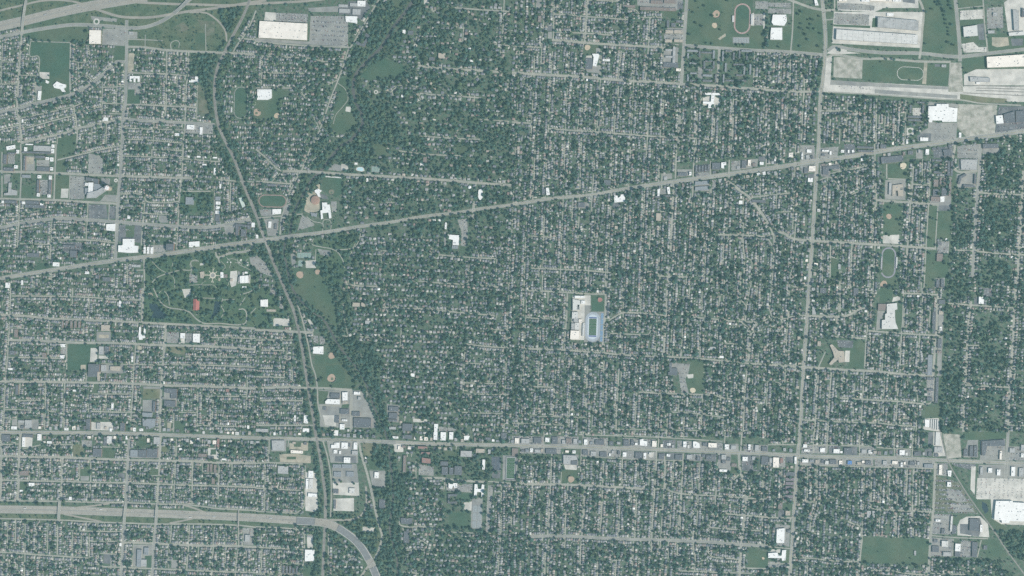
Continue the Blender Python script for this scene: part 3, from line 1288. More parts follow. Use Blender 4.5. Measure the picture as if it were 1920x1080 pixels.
# points | name, roof colour, height | label (made from its surroundings when left out)
BUILDINGS = """
@0 0
675,228 762,230 760,332 673,330|warehouse c 11|cream flat-roofed warehouse beside a grey car park below the upper freeway
400,640 430,612 470,630 497,635 497,655 480,665 495,690 470,690 455,670 410,660|school_building w 8|white angular school below the large dark green playing field
345,600 370,612 362,628 345,622|school_building w 5
290,683 313,683 306,752 284,752|school_building w 7|long narrow white-roofed hall beside the angular white school
975,572 1050,572 1050,615 1035,615 1035,590 1018,590 1018,618 1005,618 1005,590 990,590 990,612 975,612|school_building w 9|white comb-shaped school above a square dark green lawn
1465,575 1485,575 1497,620 1420,618 1420,595 1465,600|workshop w 7|white L-shaped workshop at the edge of the triangular wood
165,895 177,920|shop w 5
778,882 812,908|shop w 6
1403,938 1458,972|hall w 8|square white hall beside a narrow white hall near the railway bend
1500,955 1520,1010|hall w 7|narrow white hall on a grey lot by the railway wood
1312,1000 1355,1020|hall w 6
968,238 1000,262|shop g 5
1425,575 1465,590|workshop d 6
1732,800 1742,842|grandstand w 6
480,895 500,905|shop g 5
@1 0
30,160 388,180 385,305 22,285|distribution_warehouse c 13|huge cream flat-roofed distribution warehouse below the freeway ramps
625,68 705,98|industrial_shed g 7
620,35 690,55|industrial_shed g 6
705,25 760,50|industrial_shed g 6
762,8 822,50|industrial_shed w 8
725,70 785,112|industrial_shed g 7
672,122 762,125 760,180 735,172 675,165|industrial_shed w 8|white shed between the huge warehouse car park and the creek road
825,250 860,270 815,355 745,330 755,312 805,325 835,280 818,270|apartment_block d 9|dark grey U-shaped apartment block between the creek and its road
12,672 120,672 120,735 90,750 10,750|school_building w 9|white school with a dark courtyard above two ball diamonds
1100,225 1122,255|house w 7
1140,232 1180,262|house d 7
1130,590 1152,620|house t 6
1090,712 1110,732|house w 7
1368,400 1420,440|house t 8
1300,430 1340,455|house d 7
1600,450 1628,465|house w 7
@2 0
600,405 655,405 655,420 632,500 605,495 612,430|school_building w 9|white school wing beside a small ball diamond amid houses
550,440 603,440 603,520 550,520|school_building d 9|dark grey school wing joined to a white wing amid houses
1445,695 1565,700 1562,715 1520,715 1512,765 1518,780 1495,785 1495,812 1470,812 1472,782 1432,778 1432,762 1490,765 1495,715 1447,712|school_building w 9|bright white cross-shaped school standing among dense trees
1083,697 1098,730|hall w 6
1230,515 1265,535|hall c 6
680,445 735,460|hall w 5
840,40 925,58|apartment_block b 8
960,57 1230,80|apartment_block b 8|very long brown-roofed apartment row above grey car parks at the top edge
1040,5 1130,28|apartment_block b 8
1140,0 1230,24|apartment_block b 8
1160,155 1178,210|apartment_block d 8
1230,155 1280,172|apartment_block d 8
1195,175 1225,205|apartment_block d 8
1150,228 1210,253|apartment_block t 8
1215,228 1280,253|apartment_block t 8
1145,297 1200,320|apartment_block t 8
1215,297 1280,318|apartment_block t 8
1205,350 1225,475|apartment_block g 9
1150,370 1203,385|apartment_block g 8
1150,420 1203,435|apartment_block g 8
1135,472 1245,508|apartment_block d 9
195,120 220,165|hall b 7
1792,110 1808,185|grandstand w 7|white grandstand beside the red running track
1651,118 1664,165|grandstand w 6|small white grandstand across the red running track from the car park
1320,70 1335,78|shed g 3
@3 0
35,112 135,112 140,165 120,195 40,190 25,170|school_building w 10|white blocky school north of its white twin, beside a tree-dotted lawn
22,210 105,210 105,300 15,298 18,240|school_building w 10|white stepped school just below another white school, beside a tree-dotted lawn
345,0 365,0 378,42 352,42|office_block w 8
820,130 1125,158 1122,232 818,205|warehouse g 13|grey panel-roofed warehouse, upper of the two long parallel ones
510,222 1120,265 1118,335 506,298|warehouse l 13|pale panel-roofed warehouse, longer and lower of the two parallel ones
700,0 760,14|office_block w 8
765,0 930,12|office_block c 8
935,0 995,14|office_block w 8
530,0 590,12|office_block c 7
890,100 940,124|office_block w 5
1460,205 1565,190 1570,270 1465,278|warehouse l 11|pale square warehouse with a dark strip of asphalt along one side
1685,95 1717,120|office_block g 6
1832,75 1875,80 1878,230 1842,230|warehouse g 10|tall narrow grey warehouse in a concrete truck yard, top corner
1800,247 1920,237 1920,265 1805,272|warehouse l 10|long low pale warehouse closing the foot of the truck yard
1903,65 1920,130|warehouse d 10
1645,230 1697,228 1697,250 1650,253|office_block g 6
1635,430 1920,410 1925,500 1640,510|warehouse c 13|big cream warehouse beside the rail yard at the edge of view
1510,578 1662,585 1660,618 1515,612|industrial_shed g 9|grey shed standing alone on the rail yard concrete
1560,618 1590,630|industrial_shed w 6
1300,485 1335,505|office_block g 5
1200,800 1260,797 1262,782 1350,782 1352,805 1418,815 1412,915 1305,915 1300,905 1228,905 1228,918 1205,918 1195,890|superstore w 11|bright white superstore above a tree-dotted car park near the rail yard
1045,872 1165,886|apartment_block d 8
1050,896 1160,910|apartment_block d 8
1115,765 1172,776|apartment_block d 8
1155,790 1168,850|apartment_block d 8
1060,790 1075,850|apartment_block d 8
1705,870 1755,865 1765,925 1710,930|shop w 9|white shop at the end of a dark-roofed parade on black asphalt
1765,860 1845,835 1850,920 1770,925|shop d 9|dark-roofed shop next to a white shop on black asphalt
1855,835 1920,830 1922,920 1858,920|shop d 9|dark-roofed shop cut by the edge of view on black asphalt
1430,995 1448,1033|shop w 6
1035,1047 1050,1080|shop w 6
1140,1032 1200,1058|shop w 6
@0 1
50,20 115,8 118,35 55,48|apartment_block w 9|long white-roofed apartment block, uppermost in the white-capped estate
125,45 145,72|apartment_block w 9
185,25 205,55|apartment_block w 9
195,0 250,8|apartment_block w 9
390,5 410,30|apartment_block w 9
388,37 408,70|apartment_block w 9
345,100 372,120|apartment_block w 9
380,102 402,132|apartment_block w 9
380,175 400,200|apartment_block w 9
110,160 135,185|apartment_block w 9
285,235 312,258|apartment_block w 9
370,238 390,268|apartment_block w 9
280,370 300,395|apartment_block w 9
358,380 382,402|apartment_block w 9
8,425 32,445|apartment_block w 9
170,432 192,452|apartment_block w 9
305,445 328,460|apartment_block w 9
170,60 385,72|apartment_block d 9
255,15 385,55|apartment_block g 8
280,175 375,205|apartment_block d 9
270,90 340,108|apartment_block d 9
30,178 108,205|apartment_block d 9
62,65 120,78|apartment_block d 9
30,80 55,150|apartment_block d 9
180,90 195,200|apartment_block d 9
280,270 298,365|apartment_block d 9
368,272 388,378|apartment_block d 9
200,430 300,450|apartment_block d 9
40,425 130,445|apartment_block d 9
170,232 230,255|apartment_block s 8
70,290 90,290 85,340 130,350 130,385 35,385 35,370 65,365|apartment_block g 10|grey L-shaped block on lawns beside the white-capped estate
190,455 340,480|apartment_block d 8
668,290 705,290 700,370 668,370|hospital_wing w 14|bright white hospital wing inside the complex with a round tower
640,292 667,292 667,318 640,312|hospital_wing w 10
650,250 745,265 745,300 710,290 705,280 650,280|hospital_wing d 14
707,295 760,305 770,340 740,345 707,368|hospital_wing s 12
640,330 665,330 665,380 640,378|hospital_wing s 10
660,372 740,347 800,312 812,342 720,405 655,408|hospital_wing g 18|grey angled hospital wing running up to the round tower
925,712 1010,712 1010,762 1040,765 1038,815 980,818 945,815 890,810 892,762 925,758|school_building w 12|large white T-shaped school below a black car park with a lawn in it
800,602 868,598 865,655 800,648|hall w 9|white square hall at a crossroads by the black car park with lawn
1080,772 1096,822|office_block w 10|first of three narrow white office blocks on the wide avenue
1105,772 1123,824|office_block w 10|middle one of three narrow white office blocks on the wide avenue
1132,772 1151,824|office_block w 10|last of three narrow white office blocks on the wide avenue
1420,735 1498,730 1498,770 1470,772 1465,762 1450,765 1448,775 1420,775|office_block w 11|white notched office block facing the botanical park across the avenue
400,888 447,918|office_block w 10
958,535 978,562|shop w 7
1620,432 1655,455|workshop w 7
1620,468 1650,490|workshop w 7
1617,500 1650,525|workshop w 7
1617,395 1655,425|workshop s 7
1617,530 1650,580|workshop d 7
1790,405 1815,400 1843,465 1820,480|industrial_shed e 8|pale green long shed slanting along the railway embankment
1888,590 1912,625|hall w 7
1478,90 1505,103|apartment_block w 7
1537,93 1567,106|apartment_block w 7
1598,97 1630,109|apartment_block w 7
1412,88 1424,103|apartment_block w 7
1520,150 1550,162|apartment_block w 7
876,148 894,165|shop w 6
1648,300 1660,335|hall w 7
1605,180 1620,230|hall w 7
45,1040 77,1080|office_block w 9
163,1022 175,1058|office_block w 8
640,955 670,975|office_block w 8
205,820 300,848|apartment_block d 9
990,905 1055,925|apartment_block g 9
1255,750 1310,800|apartment_block d 24|tall dark apartment slab beside the three narrow white office blocks
1770,600 1885,610 1880,640 1860,640 1860,625 1795,620 1790,690 1770,690|apartment_block d 10|dark U-shaped apartment block near the railway crossing of the avenue
1810,640 1850,695|apartment_block d 10
475,760 570,775|apartment_block d 10
530,800 580,850|apartment_block d 10
770,1000 830,1030|apartment_block d 10
720,985 750,1010|office_block d 10
1395,400 1455,455|apartment_block s 9
1800,990 1865,985 1867,1042 1802,1045|greenhouse w 12|white glass conservatory house beside garden beds in the botanical park
1820,960 1832,985|greenhouse w 6
1790,1000 1799,1035|greenhouse w 8
1868,980 1876,1045|greenhouse w 7
1838,958 1858,972|hall w 6
1702,884 1710,890|shed w 4
1727,883 1735,891|shed w 4
1850,885 1864,895|shed l 4
1728,1008 1745,1030|pavilion t 5
1818,1068 1848,1078|hall w 6
1500,960 1532,955 1535,985 1525,1008 1505,1005|pavilion t 6|tan shell-shaped pavilion beside the star-shaped garden plaza
1655,960 1676,962 1680,1003 1656,1005|pavilion w 7|white rounded pavilion joined by a walk to the star-shaped plaza
1682,978 1706,1004|pavilion b 6
@1 1
125,490 190,488 188,525 125,530|shop w 7|white shop between the red-edged sports field and the avenue
95,580 118,582 112,630 93,628|shop w 6
140,600 158,640|shop d 6
0,680 18,708|shop w 6
497,440 535,440 535,455 555,455 568,555 550,560 545,515 500,520 505,560 490,565 485,500 500,495|school_building w 11|white many-winged school above a drive loop on the wide avenue
440,350 465,335 495,350 478,368 485,400 468,395 455,370 445,365|school_building w 9|small white angled wing above the round rust-coloured roof
518,238 643,248 643,257 518,248|grandstand w 5|thin white bar-shaped stand along the top of a turf ball field
410,515 460,520 455,550 430,540 420,545|school_building s 8
740,140 762,156|clubhouse w 5
828,258 842,285|house w 7
1670,345 1700,335 1702,400 1682,425 1664,400|house w 9|large white mansion with a curving drive off the avenue
1438,680 1525,685 1522,760 1475,758 1478,720 1440,712|temple w 11|white L-shaped temple beside a striped car park south of the avenue
1470,762 1515,786|temple s 7
1418,590 1432,590 1430,640 1415,640|temple w 6
1735,240 1760,275|house b 7
1255,100 1280,140|house b 8
@2 1
255,330 275,328 285,382 258,385|church w 12|white church on the avenue, the one farther toward the creek
225,338 250,380|church d 9
765,385 790,388 795,405 812,395 815,380 835,378 848,405 845,432 768,440|library w 9|white library with notched front on the south side of the avenue
1090,340 1110,335 1105,390 1090,392|apartment_block w 10|first of two narrow white blocks facing each other south of the avenue
1160,325 1180,322 1187,375 1168,378|apartment_block w 10|second of two narrow white blocks facing each other south of the avenue
1075,392 1190,382 1190,396 1075,404|apartment_block d 9
1372,283 1475,275 1475,303 1372,308|shop s 8
1372,322 1475,316 1475,345 1372,350|shop s 8
1328,210 1346,236|shop w 7
1245,215 1310,240|shop d 7
1375,168 1390,212|apartment_block d 8
1398,166 1413,210|apartment_block d 8
1421,164 1436,208|apartment_block d 8
1444,162 1459,205|apartment_block d 8
1466,160 1480,202|apartment_block d 8
1500,142 1560,192|shop d 8
1568,140 1605,135 1605,160 1590,160 1590,185 1568,180|shop w 8
1722,127 1755,180|shop d 8
1768,120 1790,165|shop c 8
1857,135 1886,157|shop w 7
690,272 740,308|house d 9
1080,520 1116,578|house t 9
770,615 795,640|house t 8
495,440 545,475|hall d 8
1800,420 1900,440|house d 7
1700,425 1728,452|house w 7
@3 1
290,42 325,66|shop w 7
250,65 260,115|shop w 7
405,45 456,58|shop w 7
461,55 475,81|shop w 7
545,45 570,65|shop w 7
597,45 609,68|shop w 7
665,20 790,34|apartment_block d 9
672,48 790,62|apartment_block d 9
840,5 885,35|apartment_block d 9
155,70 185,100|shop c 6
305,167 355,204|shop c 7
270,182 298,220|shop d 7
298,255 335,286|shop w 7
410,172 530,160 535,188 455,195 450,235 410,230|shop d 8|dark L-shaped shopping parade on the corner of two wide avenues
845,100 1005,87 1005,130 850,148|superstore d 9|long dark-roofed store below the avenue, above a ball diamond
1180,40 1206,80|shop w 7
1310,45 1370,40 1376,90 1320,90|superstore d 8|dark store with white roof units on black asphalt by the power-line strip
1048,52 1085,80|shop d 7
1608,0 1725,0 1725,30 1610,36|superstore d 9|dark store cut off below the avenue, left of dense tree lots
1442,117 1570,117 1565,193 1446,193|warehouse g 8|grey ribbed flat roof below the largest avenue car park
930,310 1010,300 1012,325 990,328 990,345 1010,345 1015,390 975,392 970,350 955,350 955,390 930,390|school_building t 8|tan E-shaped school below a ball diamond on a grey yard
905,290 925,380|school_building g 7
1230,118 1300,132|apartment_block d 8
1345,120 1362,240|apartment_block d 8
1368,125 1384,240|apartment_block d 8
1240,205 1300,222|apartment_block d 8
1240,150 1280,168|apartment_block d 8
1285,255 1303,312|apartment_block b 8
1314,258 1330,315|apartment_block b 8
1354,262 1372,390|apartment_block b 8
1240,268 1275,320|apartment_block b 8
1235,340 1275,390|apartment_block d 8
1300,330 1340,390|apartment_block d 8
1290,395 1322,392 1320,435 1290,435|workshop w 8|white block joined to a brown roof beside a wide grey lot
1220,397 1288,430|workshop b 8
1420,300 1435,245 1480,222 1488,236 1448,258 1436,305|apartment_block d 9|dark angular bent apartment wing around a treed court
1465,305 1550,312 1550,326 1462,320|apartment_block d 9
1545,230 1560,300|apartment_block d 9
1265,822 1310,824 1305,880 1262,880|hall b 8
1330,708 1343,722|shed w 4
845,850 851,930|grandstand w 5|white grandstand beside the grey-purple running track
958,848 969,932|grandstand w 5|longer white grandstand across the grey-purple running track
1270,735 1300,760|hall d 5
525,900 545,940|shed g 4
1260,1020 1280,1075|apartment_block d 8
1295,1015 1318,1075|apartment_block d 8
@0 2
455,420 495,420 488,432 495,445 460,445|apartment_block w 8|upper of two white notched blocks beside a green school field
450,505 490,503 484,515 490,528 455,528|apartment_block w 8|lower of two white notched blocks beside a green school field
668,570 752,572 750,625 735,627 732,665 665,665|school_building d 11|dark flat-roofed school below a green field with a tan infield
735,628 756,628 750,698 732,698|school_building t 9|tan roof strip with dark openings beside a dark school
745,438 778,500|apartment_block g 8
790,438 822,480|apartment_block d 8
760,577 798,625|workshop g 7
828,587 905,587 900,625 830,618|workshop t 8
785,642 800,695|workshop d 7
762,277 828,323|school_building t 9
1048,290 1058,290 1060,345 1078,345 1085,290 1096,290 1092,350 1090,375 1070,378 1070,388 1045,388 1042,348|school_building w 9|white U-shaped school with two prongs below the botanical park
1355,338 1390,378|workshop w 8
1450,342 1502,342 1500,410 1450,405|workshop w 9|white square workshop with rows of dark roof vents below the park
988,512 1000,556|workshop w 7
62,600 98,615|workshop w 6
98,592 120,615|workshop d 6
548,762 577,776|hall w 6
838,860 853,912|apartment_block w 8
1695,757 1720,780|house r 8|bright red-roofed house in the long terrace rows
1235,752 1330,756 1330,825 1285,830 1285,790 1240,785|school_building d 10
1235,845 1320,890|school_building d 9
1070,933 1145,936 1140,968 1070,965|school_building s 10
1072,978 1170,980 1165,1040 1120,1058 1115,1035 1075,1035|school_building s 11|blue-grey school with a pale skylight just above the lower main street
1150,850 1168,930|school_building d 9
190,990 240,1050|superstore g 8
140,992 185,1010|shop g 7
88,1037 130,1060|shop w 7
485,1047 515,1067|shop w 6
650,982 680,1065|warehouse d 8
825,1052 842,1075|shop w 6
728,1010 755,1060|shop g 7
905,1012 940,1072|warehouse d 8
1000,1047 1020,1075|shop w 6
895,95 912,150|church w 9
880,105 894,135|church g 7
1855,1030 1870,1056|shop w 6
320,485 348,522|apartment_block b 8
465,245 478,300|apartment_block b 8
495,245 512,300|apartment_block b 8
530,248 545,300|apartment_block b 8
560,248 575,300|apartment_block b 8
590,250 605,300|apartment_block b 8
120,725 140,800|apartment_block d 8
110,310 135,370|workshop b 7
75,470 115,500|apartment_block d 8
@1 2
35,88 90,85 90,142 35,138|greenhouse w 10|white square glasshouse at the lower right corner of the botanical park
80,160 150,178|shed t 4
430,440 508,437 506,497 428,490|recreation_hall w 10|bright white recreation hall above two ball diamonds between rail and creek
520,850 540,832 630,835 630,872 522,868|warehouse w 9|white stepped warehouse between the railway and the creek
648,782 688,780 688,842 650,845|warehouse w 9
650,848 688,868|warehouse t 8
735,778 782,800|warehouse w 8
765,815 787,838|warehouse g 7
560,790 630,822|warehouse d 8
635,907 700,945|warehouse d 8
725,927 780,960|warehouse d 8
735,975 865,978 865,1045 735,1045|superstore d 9|wide grey flat-roofed store beside the creek above the lower main street
595,960 625,1010|warehouse d 7
630,1020 665,1060|shop w 8
590,1066 618,1080|shop w 7
360,955 392,1015|workshop w 8
352,1052 400,1080|workshop w 7
287,955 300,1000|workshop w 7
0,1055 92,1080|warehouse g 8
645,985 685,998|warehouse w 7
505,890 530,915|shed d 5
1000,890 1070,925|apartment_block d 10
1000,937 1062,978|apartment_block d 10
995,985 1060,1000|apartment_block d 10
1000,1040 1050,1060|shop g 8
1100,1017 1175,1070|apartment_block d 12
1337,1018 1367,1018 1365,1050 1360,1080 1337,1080|shop w 9
1160,640 1190,665|house w 7
790,110 820,140|house t 8
725,110 780,140|house t 9
820,245 860,270|house g 8
@2 2
470,58 545,60 545,75 470,75|school_building w 10|white bar at the top of the school beside the blue-tracked stadium
455,82 512,95 510,160 455,170|school_building l 11|pale flat school block with dark roof wells beside the blue-tracked stadium
518,95 548,120|school_building w 9
490,125 505,162|school_building w 11
450,180 495,230|school_building l 10
462,232 500,256|school_building g 10
472,260 506,314|school_building l 9
444,265 471,312|school_building g 9
440,318 505,320 503,385 435,382|school_building c 12|cream block at the foot of the school beside the blue-tracked stadium
502,235 526,262|school_building c 9
529,262 543,362|grandstand w 7|long white grandstand along the blue running track
1178,560 1198,600|school_building d 9
1180,600 1240,602 1240,655 1170,652 1172,630 1182,628|school_building d 9|dark school beside a long car park and a pale-diamond field
1555,508 1588,526|house w 7
1470,440 1530,462|house g 7
1470,448 1484,465|shed w 4
@3 2
888,120 965,112 968,160 950,165 950,215 955,260 975,308 850,308 852,240 875,238 875,195 888,190|school_building l 9|large pale stepped school below a small ball diamond
825,118 884,120 880,170 822,168|school_building b 8|brownish roof joined to the large pale stepped school
460,427 480,422 525,470 570,472 575,555 530,560 525,535 470,580 455,568 495,520 485,480|school_building t 9|tan Y-shaped school beside a dark oval car park
1578,65 1616,120|church w 9|white church on black asphalt among dense tree lots
1175,985 1210,988 1208,1045 1175,1040|storage_unit w 5
1218,985 1228,1050|storage_unit l 4
1234,985 1244,1055|storage_unit l 4
1250,985 1260,1060|storage_unit l 4
1266,985 1276,1065|storage_unit l 4
1278,90 1325,120|house d 7
1285,290 1302,318|workshop w 6
1280,170 1312,200|workshop t 6
1270,380 1300,450|apartment_block d 7
1265,470 1300,490|apartment_block b 7
1230,180 1255,340|apartment_block d 7
1195,500 1230,655|apartment_block s 7
1255,670 1275,860|apartment_block d 7
1190,670 1240,690|apartment_block d 8
1200,755 1240,772|apartment_block d 8
1190,820 1230,845|apartment_block d 8
370,400 395,435|hall t 7
220,362 242,390|house t 7
330,140 360,200|apartment_block g 7
390,0 435,40|apartment_block d 7
640,0 675,60|apartment_block d 8
1115,55 1135,68|house w 6
@0 3
170,38 190,110|warehouse w 8
175,18 250,38|warehouse d 7
20,20 80,70|warehouse d 8
283,15 311,62|shop w 7
355,68 390,86|shop w 6
805,30 840,85|shop l 7
780,35 804,100|shop d 7
1042,135 1100,190|school_building d 9
1105,125 1185,190|school_building d 9
980,135 1035,185|school_building s 8
945,28 958,56|shop w 7
1155,38 1200,90|shop g 8
1630,50 1646,115|church r 10|red-roofed narrow church hall below the lower main street
1490,162 1550,186|apartment_block b 8
1560,182 1605,200|apartment_block d 7
1345,120 1370,136|house w 6
1665,198 1697,211|house w 6
1680,95 1693,108|shop w 6
1480,45 1497,56|shop w 6
1555,240 1570,300|apartment_block b 8
1578,240 1592,300|apartment_block b 8
1606,245 1624,305|apartment_block b 8
1590,340 1612,390|apartment_block b 8
220,380 260,380 262,400 240,408 220,405|church w 9|small white notched church on a side street above the lower freeway
150,433 172,447|house w 6
1030,880 1062,1010|school_building s 9
1085,865 1117,920|school_building s 9
1060,955 1100,1005|school_building g 9
898,832 913,856|shop w 6
1840,770 1875,822|school_building g 8
520,485 540,510|house w 6
150,290 215,325|apartment_block b 8
700,125 765,185|apartment_block d 9
@1 3
120,62 215,62 215,138 125,138|warehouse g 9|grey square warehouse beside an earthen loop below the main street
262,135 355,140 352,162 262,158|warehouse c 8|cream shed between two earthen loop tracks near the railway
395,290 430,345|warehouse w 8
375,350 395,425|warehouse w 7
400,350 430,425|warehouse l 7
392,458 458,462 455,488 392,485|warehouse w 8
565,95 590,95 590,80 628,78 628,120 565,122|workshop w 7
642,78 690,125|workshop w 8
733,78 760,130|workshop w 7
583,133 608,160|workshop w 6
625,140 637,165|workshop w 6
720,140 765,170|workshop g 7
660,190 708,232|warehouse w 8
578,242 640,270|warehouse s 6
645,242 722,272|warehouse s 6
585,297 640,335|warehouse s 6
680,297 735,335|warehouse s 6
700,420 742,460|warehouse l 7
580,430 620,460|warehouse d 7
890,300 922,345|warehouse w 8
925,505 968,570|apartment_block d 8
818,187 833,200|shed w 5
585,0 617,26|shop w 7
1025,32 1068,48|shop w 8
1333,0 1363,0 1360,60 1332,58|shop w 9
1385,0 1425,62|shop w 9
1450,0 1480,55|shop w 9
1560,28 1605,28 1590,65 1562,60|shop w 8
1100,20 1170,50|shop d 8
1215,107 1285,125|college_hall r 12|upper of three red-roofed college halls near the creek
1240,150 1305,165|college_hall r 12|middle one of three red-roofed college halls near the creek
1245,190 1310,200 1310,235 1245,230|college_hall r 12|lower and largest of three red-roofed college halls near the creek
1535,140 1620,185|college_hall g 12
1650,125 1715,155|college_hall t 12
1698,205 1718,280|college_hall w 11
1490,255 1545,320|college_hall d 12
1385,220 1440,250|college_hall d 12
1395,260 1440,320|college_hall d 11
1450,265 1480,320|college_hall d 11
1105,175 1125,300|apartment_block b 9
1445,380 1510,382 1510,415 1490,420 1480,400 1470,425 1445,420|college_hall w 10|white C-shaped hall beside a car park on the college campus
1640,390 1660,390 1665,425 1690,425 1695,390 1713,395 1708,485 1690,482 1690,450 1660,448 1655,485 1635,482|college_hall w 11|white H-shaped hall between a car park and grey tennis courts
1440,465 1510,465 1505,480 1455,480 1455,520 1505,520 1505,535 1440,535|apartment_block d 9
1087,642 1175,646 1172,690 1090,686|apartment_block d 9
1110,745 1150,830|apartment_block d 8
370,880 440,882 438,965 368,968|warehouse w 10|big white square warehouse beside the railway below the lower freeway
385,780 425,790|shed g 5
165,252 245,256 243,315 165,310|warehouse g 8
200,1005 215,1062|apartment_block d 8
225,1005 240,1062|apartment_block d 8
250,1005 265,1062|apartment_block d 8
275,1005 290,1062|apartment_block d 8
300,1005 315,1062|apartment_block d 8
585,510 600,575|warehouse d 6
1840,5 1880,55|shop d 8
1720,40 1760,60|shop d 8
1740,130 1760,165|hall g 8
@2 3
22,45 52,85|shop c 8
70,50 130,85|shop g 8
165,42 222,85|shop d 8
250,42 281,75|shop w 8
302,37 343,90|shop d 8
375,60 400,90|shop g 7
405,47 443,85|shop b 8
460,50 490,90|shop g 7
540,55 566,95|shop w 8
625,60 690,95|shop d 7
730,70 760,100|shop d 7
837,57 876,105|shop d 8
892,60 914,100|shop d 8
958,55 985,50 985,65 1015,68 1012,105 958,100|shop w 8
1050,66 1084,110|shop c 8
1163,82 1191,101|shop w 6
1283,70 1308,113|shop w 8
1357,70 1378,70 1405,85 1410,118 1357,120|shop w 8
1430,80 1462,105|shop d 7
1472,82 1535,115|shop c 8
1595,92 1625,130|shop w 8
1640,100 1680,130|shop g 7
1770,92 1788,133|shop w 8
1820,97 1850,140|shop g 8
1875,110 1915,145|shop d 7
0,122 45,180|shop b 8
135,122 156,150|shop w 7
170,130 215,155|shop g 7
255,127 335,163|shop d 8
385,172 480,175 495,208 440,212 440,243 385,240|school_building g 10|grey school behind a belt of trees south of the main street
445,215 490,245|school_building d 9
530,135 570,170|shop d 7
590,145 630,180|shop g 7
660,150 710,185|shop d 7
728,160 740,180|shop w 6
830,152 858,185|shop w 7
925,152 978,198|shop d 8
986,155 1006,200|shop w 7
1100,165 1140,200|shop d 7
1225,170 1275,205|shop d 7
1310,170 1350,205|shop g 7
1385,182 1411,215|shop d 7
1455,175 1500,205|shop d 8
1570,170 1606,206|shop g 8
1575,210 1602,235|shop d 8
1608,190 1636,215|shop d 8
1555,280 1612,298|shop w 7
1645,235 1685,260|shop b 6
1728,185 1766,217|shop w 8
1870,182 1920,245|apartment_block d 8
@3 3
262,92 291,116|shop w 7
270,130 311,146|shop w 7
390,118 426,151|shop w 7
490,128 536,158|shop w 7
570,120 630,165|shop d 8
700,130 735,160|shop g 7
752,135 768,135 768,150 781,150 781,161 752,161|shop w 7
985,135 1024,172|shop w 8
1095,150 1130,175|shop d 7
1255,0 1290,100|storage_unit l 5
1245,112 1306,155|warehouse g 7
1510,105 1535,185|apartment_block d 8
1542,105 1567,185|apartment_block d 8
1465,130 1495,180|shop d 7
1600,68 1770,57 1775,105 1640,105 1625,175 1600,175|apartment_block d 9|dark L-shaped motel block around a square car park
1735,140 1751,206|apartment_block c 8
1810,120 1850,155|shop g 7
1895,95 1920,140|shop g 7
1895,160 1915,190|shop w 7
37,190 81,265|shop c 8
90,195 111,230|shop r 7|orange-red roofed shop on the lower main street, near the crossroads
10,195 30,230|shop g 7
197,185 213,238|shop w 8
255,205 299,228|shop w 7
460,206 511,240|shop d 8
595,215 628,243|shop u 7|bright blue-roofed shop on the lower main street
665,225 696,245|shop t 7
730,215 770,245|shop d 7
860,215 890,245|shop g 7
930,217 970,240|shop c 7
993,228 1009,262|shop w 7
1060,220 1100,250|shop d 7
1170,240 1235,268|shop s 8
1280,245 1304,320|warehouse c 7
1345,288 1376,288 1370,335 1348,330|warehouse w 7
1342,375 1371,410|warehouse w 7
1650,270 1678,305|shop w 7
1715,280 1741,325|shop w 7
1822,260 1851,330|shop w 7
1590,260 1610,320|shop g 6
1880,270 1915,335|shop g 7
1705,515 1830,515 1832,525 1925,530 1925,670 1810,665 1805,680 1750,680 1748,660 1692,655 1695,600|superstore w 12|huge bright white superstore below a vast concrete car park
1370,630 1386,630 1376,745 1362,745|warehouse l 7
1300,725 1325,760|warehouse d 7
1255,655 1292,672|warehouse w 7
1588,695 1606,750|warehouse w 7
1510,650 1580,740|warehouse d 8
1380,700 1411,762|warehouse d 7
1300,815 1349,860|warehouse l 8
1230,855 1280,900|warehouse d 7
1403,835 1443,838 1440,895 1400,892|warehouse w 8
1400,897 1440,933|warehouse d 7
1530,825 1570,825 1565,938 1528,936|warehouse d 8
1615,850 1641,880|workshop d 6
1240,805 1272,825|workshop d 6
1310,900 1370,930|warehouse g 7
65,725 125,720 120,830 60,832|superstore w 9|white store on a grey car park beside the cross avenue
75,530 106,575|shop b 7
130,590 166,625|shop t 7
0,907 70,902 75,920 100,925 105,885 135,882 130,960 105,965 100,945 0,942|school_building w 9|white angular school beside the cross avenue near the bottom edge
135,300 200,330|apartment_block d 8
133,342 195,365|apartment_block v 8
131,374 192,396|apartment_block v 8
130,406 190,428|apartment_block v 8
129,438 188,460|apartment_block v 8
128,472 186,495|apartment_block v 8
740,590 770,640|apartment_block g 8
780,590 800,640|apartment_block g 8
1095,890 1110,925|shed g 4
"""
# two courtyard estates of slate-roofed rows below the red running track (sheet 2 0)
ESTATE_A = "1312,375 1395,390;1312,400 1326,440;1400,385 1412,430;1420,390 1500,402;1505,380 1520,440;1435,460 1448,520;1505,460 1518,520;1450,455 1500,466;1450,520 1500,532;1312,560 1326,610;1335,545 1385,557;1335,600 1390,615;1430,560 1500,575;1430,600 1500,615;1330,470 1385,482;1520,560 1532,620"
ESTATE_B = "1575,385 1588,460;1600,378 1650,390;1655,395 1668,450;1700,385 1712,440;1720,378 1800,390;1755,400 1768,450;1595,475 1608,540;1660,480 1740,492;1735,500 1748,560;1780,480 1793,560;1580,560 1592,620;1600,600 1660,612;1680,560 1730,572;1690,600 1760,612"
